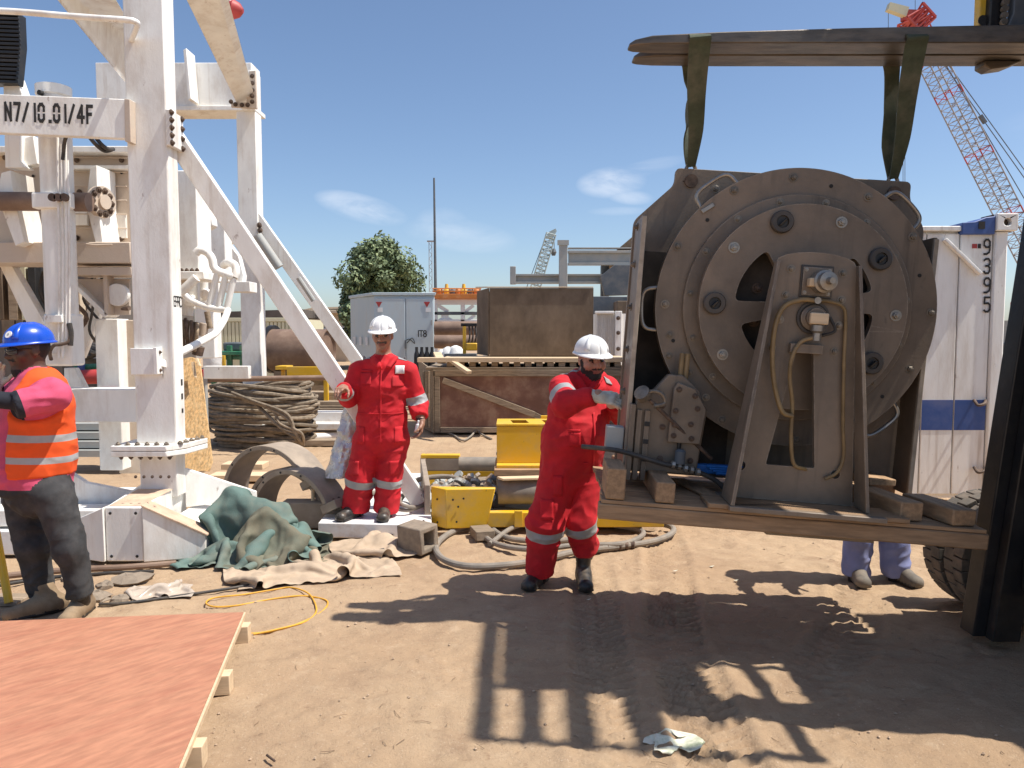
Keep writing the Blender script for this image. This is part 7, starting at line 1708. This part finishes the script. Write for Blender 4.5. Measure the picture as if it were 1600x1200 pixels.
# --- middle worker, red coverall, pointing
pm = thing('person', 'worker in red coverall and white helmet standing with one arm raised, pointing', 'person', (-1.1, 6.55, .14))
J = lambda u, v, dy=0: at(u, v, 6.55 + dy)
s = Sdf(); X = (1, 0, 0); BD = []
s.seg(J(597, 683), J(596, 655), (.225, .15), (.195, .135), X, 0, .05); s.seg(J(596, 655), J(598, 604), (.195, .135), (.208, .135), X, 0, .05); s.seg(J(598, 604), J(599, 577), (.208, .13), (.16, .10), X, 0, .05)
s.seg(J(565, 577, .01), J(634, 577, .01), .068, .068, (0, 1, 0), 0, .05); s.seg(J(570, 574, .01), J(600, 560, .02), .05, .06, (0, 1, 0), 0, .04); s.seg(J(630, 574, .01), J(600, 560, .02), .05, .06, (0, 1, 0), 0, .04)
for (hip, kn, hem, r0, r1, r2) in ((J(575, 690), J(563, 748, -.03), J(556, 795), (.125, .135), (.116, .115), (.118, .115)), (J(616, 690), J(608, 748, -.02), J(603, 797), (.12, .135), (.104, .11), (.103, .108))):
    s.seg(hip, kn, r0, r1, X, 0, .04); s.seg(kn, hem, r1, r2, X, 0, .03, flat1=True)
    BD.append((kn.lerp(hem, -.02), kn.lerp(hem, .22), .145, 2))
    s.seg(hem, hem - Vector((0, 0, .05)), .05, .05, X, 5, .01)
# raised forearm pointing to the camera
sh, el, cu = J(560, 580), J(543, 622, -.05), J(537, 608, -.27)
s.seg(sh, el, .080, .068, X, 0, .03); s.seg(el, cu, .068, .062, X, 0, .03, flat1=True); BD.append((el.lerp(cu, .50), el.lerp(cu, .75), .10, 2))
s.seg(el.lerp(cu, .8), cu + (cu - el) * .1, .035, .03, X, 1, .01); hand(s, cu + (cu - el) * .08, (-.05, -1, .05), (0, 0, -1), 1, 1.0, 1, 1.08, point=True)
sh, el, cu = J(638, 580), J(653, 630, .04), J(655, 651, -.05)
s.seg(sh, el, .080, .072, X, 0, .03); s.seg(el, cu, .072, .066, X, 0, .03, flat1=True)
d_ = (el - sh).normalized(); BD.append((sh.lerp(el, .74), sh.lerp(el, .98), .10, 2))
wr_ = J(658, 657, -.07); s.seg(el.lerp(cu, .7), wr_, .035, .03, X, 1, .01); hand(s, wr_, (-.02, -.12, -1), (-.9, -.3, 0), -1, .75, 1, 1.1)
Pp, f_, sd_, u_ = head(s, J(598, 525, -.02), (.04, -1, -.12), hair=3, moustache=True)
for (a, c_) in ((J(583, 560, -.045), J(593, 573, -.125)), (J(617, 560, -.045), J(607, 573, -.125))): s.seg(a, c_, (.03, .012), (.022, .010), (1, -.6, 0), 0, .006)
s.seg(J(588, 561, .03), J(612, 561, .03), .036, .036, (0, 1, 0), 0, .02)
bo = sdf_obj('body', s, .0062, ['coverall', 'skin_a', 'reflect', 'hairgrey', 'lips', 'eye'], pm, ((0,), .0135), [(J(563, 748), .12, 1.0), (J(608, 748), .12, .9), (J(597, 690), .15, .9), (J(596, 650), .12, .8), (J(543, 618), .12, 1.0), (J(653, 632), .12, 1.0), (J(556, 785), .1, .8), (J(603, 785), .1, .8)], bands=BD)
helmet(pm, Pp, f_, sd_, u_, 'helmet_w')
bv = bvh_of(bo)
q4 = lambda J_, u0, v0, u1, v1: [J_(u0, v0), J_(u1, v0), J_(u1, v1), J_(u0, v1)]
patch('name_badge', bv, q4(J, 620, 570.5, 634, 583), 0, 'white', pm, .006)
for (u0, u1) in ((622, 634), (566, 578)): patch('shoulder_tape', bv, [p - Vector((0, .0, 0)) for p in (J(u0, 556), J(u1, 558), J(u1 + 2, 566), J(u0 + 1, 564))], 0, 'reflect', pm, .005, dirv=(0, .8, -.6))
patch('zip_placket', bv, q4(J, 598, 572, 600.5, 690), 0, 'coverall', pm, .007, 2, 30)
patch('pocket_flap', bv, q4(J, 567, 577, 585, 580), 0, 'coverall', pm, .008, 4, 2)
for (u0, v0, u1, v1) in ((566, 581, 584, 600), (616, 586, 633, 603), (562, 664, 574, 690), (620, 664, 632, 690), (548, 716, 566, 738), (612, 716, 628, 738)): patch('pocket', bv, q4(J, u0, v0, u1, v1), 0, 'coverall', pm, .005, 6, 6)
patch('waist_seam', bv, q4(J, 562, 643, 632, 644.6), 0, 'coverall', pm, .006, 24, 1)
for (hx, hy, tx, ty, a) in ((J(560, 800).x, 6.60, J(540, 806).x, 6.36, J(557, 790)), (J(603, 800).x, 6.60, J(604, 806).x, 6.34, J(603, 792))):
    boot_obj(pm, (hx, hy, .138), (tx, ty, .138), a, 'boot', .138)
s = Sdf(); s.seg(J(651, 676, -.1), J(653, 663, -.1), .021, .018, X, 0, .01, True, True); s.seg(J(653, 664, -.1), J(654, 658, -.1), .011, .011, X, 0, .006)
bt = sdf_obj('paper_roll', s, .005, ['white'], None); tag(bt, 'small white paper roll held in the middle worker\'s lowered hand', 'paper roll')
MB().lathe(J(657, 655, -.065), (0, .1, 1), [(.034, -.012), (.038, -.012), (.038, .012), (.034, .012)], 20).build('wrist_watch', 'black_iron', pm)

# --- right worker, leaning to the reel frame with a gloved hand
pr = thing('person', 'bearded worker in red coverall reaching with a gloved hand to the reel frame', 'person', (.33, 5.15, 0))
J = lambda u, v, dy=0: at(u, v, 5.15 + dy)
s = Sdf(); SD = (.84, .54, 0); BD = []
s.seg(J(892, 728), J(896, 692, -.02), (.21, .165), (.205, .175), SD, 0, .05); s.seg(J(896, 692, -.02), J(907, 640), (.205, .185), (.215, .16), SD, 0, .06); s.seg(J(907, 640), J(915, 606), (.215, .145), (.16, .11), SD, 0, .05)
s.ball(J(903, 676, -.05), (.18, .19, .17), 0, .06, SD)
s.seg(J(880, 604, -.07), J(945, 606, .09), .07, .07, (0, 0, 1), 0, .05); s.seg(J(885, 602, -.05), J(915, 590), .05, .06, SD, 0, .04); s.seg(J(940, 602, .06), J(918, 590), .05, .06, SD, 0, .04)
for (hip, kn, hem, r0, r1, r2) in ((J(874, 742, -.04), J(852, 818, -.10), J(843, 893, 0), (.125, .145), (.122, .12), (.088, .10)), (J(914, 742, .05), J(905, 812, -.03), J(916, 858, .05), (.115, .14), (.10, .11), (.086, .095))):
    s.seg(hip, kn, r0, r1, X, 0, .04); s.seg(kn, hem, r1, r2, X, 0, .03, flat1=True)
    BD.append((kn.lerp(hem, .04), kn.lerp(hem, .04 + .075 / (hem - kn).length), .15, 2))
    s.seg(hem + Vector((0, 0, .03)), hem - Vector((0, 0, .04)), .05, .05, X, 5, .01)
sh, el, cu = J(880, 606, -.08), J(882, 632, -.30), J(928, 619, -.38)
s.seg(sh, el, .088, .075, (0, 0, 1), 0, .03); s.seg(el, cu, .075, .056, (0, 0, 1), 0, .03, flat1=True); BD.append((sh.lerp(el, .42), sh.lerp(el, .70), .12, 2))
s.seg(el.lerp(cu, .8), cu + (cu - el).normalized() * .03, .036, .036, (0, 0, 1), 1, .01)
sh2, el2, cu2 = J(948, 606, .08), J(972, 648, .04), J(960, 630, -.16)
s.seg(sh2, el2, .082, .07, X, 0, .03); s.seg(el2, cu2, .07, .055, X, 0, .03, flat1=True); s.seg(el2.lerp(cu2, .8), cu2 + (cu2 - el2).normalized() * .05, .034, .03, X, 1, .01)
Pp, f_, sd_, u_ = head(s, J(924, 564, -.03), (.32, -.94, -.10), hair=3, beard=True)
s.seg(J(900, 588, .0), J(938, 590, .04), .042, .042, (0, 1, 0), 0, .03)
for (a, c_) in ((J(898, 588, -.08), J(914, 607, -.15)), (J(936, 592, -.06), J(922, 608, -.15))): s.seg(a, c_, (.03, .012), (.022, .010), (1, -.6, 0), 0, .006)
bo = sdf_obj('body', s, .006, ['coverall', 'skin_b', 'reflect', 'hair', 'lips', 'eye'], pr, ((0,), .014), [(J(852, 815), .14, 1.0), (J(905, 815), .14, 1.0), (J(893, 735), .17, .9), (J(882, 628, -.2), .14, .9), (J(868, 690), .15, .7), (J(845, 885), .1, .8), (J(915, 850), .1, 1)], bands=BD)
helmet(pr, Pp, f_, sd_, u_, 'helmet_w')
bv = bvh_of(bo)
patch('shoulder_tape', bv, [J(943, 590), J(952, 592), J(957, 602), J(947, 602)], 0, 'reflect', pr, .005, dirv=(0, .8, -.6))
patch('shoulder_tape', bv, [J(888, 586), J(893, 584), J(903, 593), J(899, 597)], 0, 'reflect', pr, .005, dirv=(0, .7, -.7))
patch('arm_flag', bv, q4(J, 874, 593, 886, 597), 0, 'white', pr, .005, dirv=(0, .8, -.6))
patch('zip_placket', bv, q4(J, 922, 640, 925, 735), 0, 'coverall', pr, .008, 2, 24)
patch('pocket_flap', bv, q4(J, 884, 664, 902, 667), 0, 'coverall', pr, .008, 4, 2)
for (u0, v0, u1, v1) in ((884, 668, 902, 690), (862, 735, 876, 765), (842, 770, 862, 800)): patch('pocket', bv, q4(J, u0, v0, u1, v1), 0, 'coverall', pr, .006, 6, 6)
for (nm, w, d, pn, th) in (('glove', cu + (cu - el).normalized() * .0, (.86, -.32, -.12), (.25, .6, -.75), 1), ('glove', cu2 + (cu2 - el2).normalized() * .02, (.5, -.8, .2), (.6, .4, -.5), -1)):
    s = Sdf(); w = Vector(w); d = Vector(d).normalized(); s.seg(w - d * .03, w + d * .04, .044, .036, (0, 0, 1), 0, .01, flat0=True); hand(s, w + d * .025, d, pn, th, .42, 0, 1.16)
    sdf_obj(nm, s, .0045, ['glove'], pr)
boot_obj(pr, (J(850, 905).x, 5.24, .004), (J(825, 912).x, 5.02, .004), J(845, 880), 'boot', 0)
boot_obj(pr, (J(912, 905).x, 5.24, .004), (J(912, 912).x, 5.00, .004), J(912, 842, .03), 'boot', 0, .062)
MB().box(J(912, 725, -.19), J(918, 722, -.17)).build('belt_buckle', 'coverall', pr, .003)

# --- left worker, blue helmet, pink shirt, orange vest
pl_ = thing('person', 'worker in blue helmet, pink shirt and orange vest at the left edge', 'person', (-2.7, 4.55, 0))
J = lambda u, v, dy=0: at(u, v, 4.55 + dy)
SD = (.55, -.83, 0)                       # shoulder line: near shoulder towards the camera
s = Sdf(); BD = []
tors = [(J(54, 762), (.165, .185)), (J(48, 725, .0), (.175, .21)), (J(51, 680), (.175, .195)), (J(58, 630), (.205, .165)), (J(60, 606, .02), (.16, .12))]
s.seg(J(60, 768), J(54, 745), (.15, .165), (.16, .18), SD, 2, .05)
for (a, ra), (c_, rc_) in zip(tors[:-1], tors[1:]): s.seg(a, c_, ra, rc_, SD, 0, .05, flat0=(a is tors[0][0]))
s.seg(J(80, 614, -.14), J(38, 606, .16), .072, .07, (0, 0, 1), 0, .05); s.seg(J(78, 610, -.10), J(56, 594, .02), .055, .06, SD, 0, .04)
sh, el = J(84, 618, -.16), J(24, 634, -.28)
s.seg(sh, el, .088, .070, (0, 0, 1), 0, .04, flat1=True); BD.append((sh.lerp(el, .86), sh.lerp(el, 1.1), .12, 6))
s.seg(sh.lerp(el, .7), J(-30, 622, -.32), .050, .047, (0, 0, 1), 6, .02); s.seg(J(-30, 622, -.32), J(-92, 606, -.34), .052, .04, (0, 0, 1), 6, .02); hand(s, J(-94, 606, -.34), (-1, -.1, .1), (0, .3, -1), -1, .5, 1, 1.05)
s.seg(J(34, 610, .18), J(-30, 650, .16), .085, .07, (0, 0, 1), 0, .03); s.seg(J(-30, 650, .16), J(-6, 606, .0), .05, .04, (0, 0, 1), 6, .03)
for (hip, kn, an, r0, r1, r2) in ((J(36, 775, .10), J(52, 852, .08), J(65, 928, .12), (.108, .12), (.090, .095), (.068, .07)), (J(84, 772, -.05), J(110, 856, -.06), J(127, 926, .0), (.105, .12), (.080, .09), (.072, .075))):
    s.seg(hip, kn, r0, r1, X, 2, .04); s.seg(kn, an, r1, r2, X, 2, .03, flat1=True); s.seg(an, an - Vector((0, 0, .05)), .05, .05, X, 5, .01)
Pp, f_, sd_, u_ = head(s, J(45, 549, .0), (-.66, -.75, -.06), hair=3, lips=4, moustache=True, scale=1.04)
s.ball(Pp(0, .07, -.112), (.028, .026, .03), 3, .02, sd_)
s.seg(J(44, 592, .05), J(70, 590, -.03), .05, .05, (0, 0, 1), 6, .02)
bo = sdf_obj('body', s, .006, ['pink', 'skin_c', 'jeans', 'hair', 'lips_c', 'eye', 'navy'], pl_, ((0, 2), .013), [(J(54, 852), .14, 1.0), (J(107, 856), .14, 1.0), (J(60, 775), .15, .7), (J(40, 740), .15, .8), (J(66, 622, -.2), .14, .6), (J(64, 925), .1, 1.2), (J(126, 925), .1, 1.2)], bands=BD + [(J(50, 800), J(49, 757), .34, 2)])
helmet(pl_, Pp, f_, sd_, u_, 'helmet_b', logo='camera', sc=.95)
v = Sdf(); VB = []
g = .016
vt = [(J(50, 738), (.177, .205)), (J(49.5, 712, .0), (.178, .208)), (J(51, 680), (.178, .198)), (J(58, 632), (.208, .172)), (J(60, 606, .02), (.165, .125))]
for (a, ra), (c_, rc_) in zip(vt[:-1], vt[1:]): v.seg(a, c_, (ra[0] + g, ra[1] + g), (rc_[0] + g, rc_[1] + g), SD, 0, .05, flat0=(a is vt[0][0]))
v.seg(J(80, 612, -.12), J(58, 594, .02), .066, .07, SD, 0, .04); v.seg(J(80, 612, -.12), J(62, 622, .0), .07, .09, SD, 0, .04)
for (z0, z1) in ((717, 706), (684, 672)):
    VB.append((J(50, z0 - 1), J(50.5, z1), .4, 1))
v.seg(J(90, 622, -.18), J(24, 636, -.28), .135, .12, (0, 0, 1), 0, .012, sub=True)
v.seg(J(60, 585, .0), J(20, 600, -.1), .075, .085, SD, 0, .02, sub=True); v.seg(J(-26, 590, -.15), J(-32, 765, -.15), .19, .19, (0, 1, 0), 0, .015, sub=True)
sdf_obj('safety_vest', v, .0062, ['vest', 'reflect'], pl_, ((0, 1), .010), [(J(50, 700), .2, .8)], bands=VB)
gl = MB().tube(catmull([Pp(-.082, .0, .015), Pp(-.078, .05, .018), Pp(-.062, .09, .012), Pp(-.03, .108, .006), Pp(0, .114, .01), Pp(.03, .108, .006), Pp(.062, .09, .012), Pp(.078, .05, .018), Pp(.082, .0, .015)], 5), .0035, 6).build('safety_glasses', 'black_iron', pl_)
M['lens'] = mat('smoked_lens', (.05, .05, .055), .12, 0, .05, 5)
for q in (-1, 1):
    P = [[Pp(q * (.010 + .060 * i / 6), .113 - .034 * (i / 6) ** 2, .026 - .038 * j / 3) for j in range(4)] for i in range(7)]; MB().grid(P).build('lens', 'lens', gl, solid=.0025)
s = Sdf(); w = J(-10, 606, -.02); s.seg(w - Vector((0, 0, .05)), w, .045, .04, X, 0, .01); hand(s, w, (.25, -.1, 1), (.6, -.8, 0), 1, .5, 0, 1.15); sdf_obj('glove', s, .005, ['glove'], pl_)
boot_obj(pl_, (J(80, 950).x, 4.66, .004), (J(27, 962).x, 4.48, .004), J(66, 915, .1), 'boot_tan', 0, .062)
boot_obj(pl_, (J(122, 950).x, 4.66, .004), (J(127, 965).x, 4.40, .004), J(126, 914), 'boot_tan', 0, .064)

# --- worker in blue behind the reel: only the trousers and boots show under the pallet
pb_ = thing('person', 'worker in pale blue trousers and dusty boots standing behind the hanging reel', 'person', (2.45, 5.25, 0))
J = lambda u, v, dy=0: at(u, v, 5.25 + dy)
s = Sdf()
s.seg(J(1370, 735), J(1370, 690), (.19, .14), (.18, .125), X, 0, .05); s.seg(J(1370, 690), J(1370, 610), (.18, .125), (.2, .12), X, 0, .05); s.seg(J(1330, 606), J(1410, 606), .065, .065, (0, 1, 0), 0, .05)
for (hip, kn, an) in ((J(1352, 740), J(1343, 820), J(1337, 897)), (J(1388, 740), J(1396, 820), J(1400, 897))):
    s.seg(hip, kn, .115, .098, X, 0, .04); s.seg(kn, an, .098, .088, X, 0, .03, flat1=True); s.seg(an, an - Vector((0, 0, .04)), .05, .05, X, 3, .01)
for q in (-1, 1):
    a, e, c_ = J(1362 + q * 40, 610), J(1360 + q * 46, 660, .0), J(1362 + q * 36, 640, -.2)
    s.seg(a, e, .07, .06, X, 0, .03); s.seg(e, c_, .06, .05, X, 0, .03, flat1=True); hand(s, c_, (0, -1, .1), (0, 0, -1), q, .4, 1)
Pp, f_, sd_, u_ = head(s, J(1370, 560), (-.1, -1, -.1), lips=1, eye=3)
sdf_obj('body', s, .0066, ['bluecloth', 'skin_a', 'bluecloth', 'hair'], pb_, ((0,), .008), [(J(1343, 880), .14, 1.1), (J(1400, 880), .14, 1.1)])
helmet(pb_, Pp, f_, sd_, u_, 'helmet_w')
boot_obj(pb_, (J(1341, 905).x, 5.33, .004), (J(1331, 918).x, 5.08, .004), J(1337, 890), 'boot_grey', 0, .055)
boot_obj(pb_, (J(1398, 905).x, 5.33, .004), (J(1411, 918).x, 5.08, .004), J(1400, 890), 'boot_grey', 0, .055)
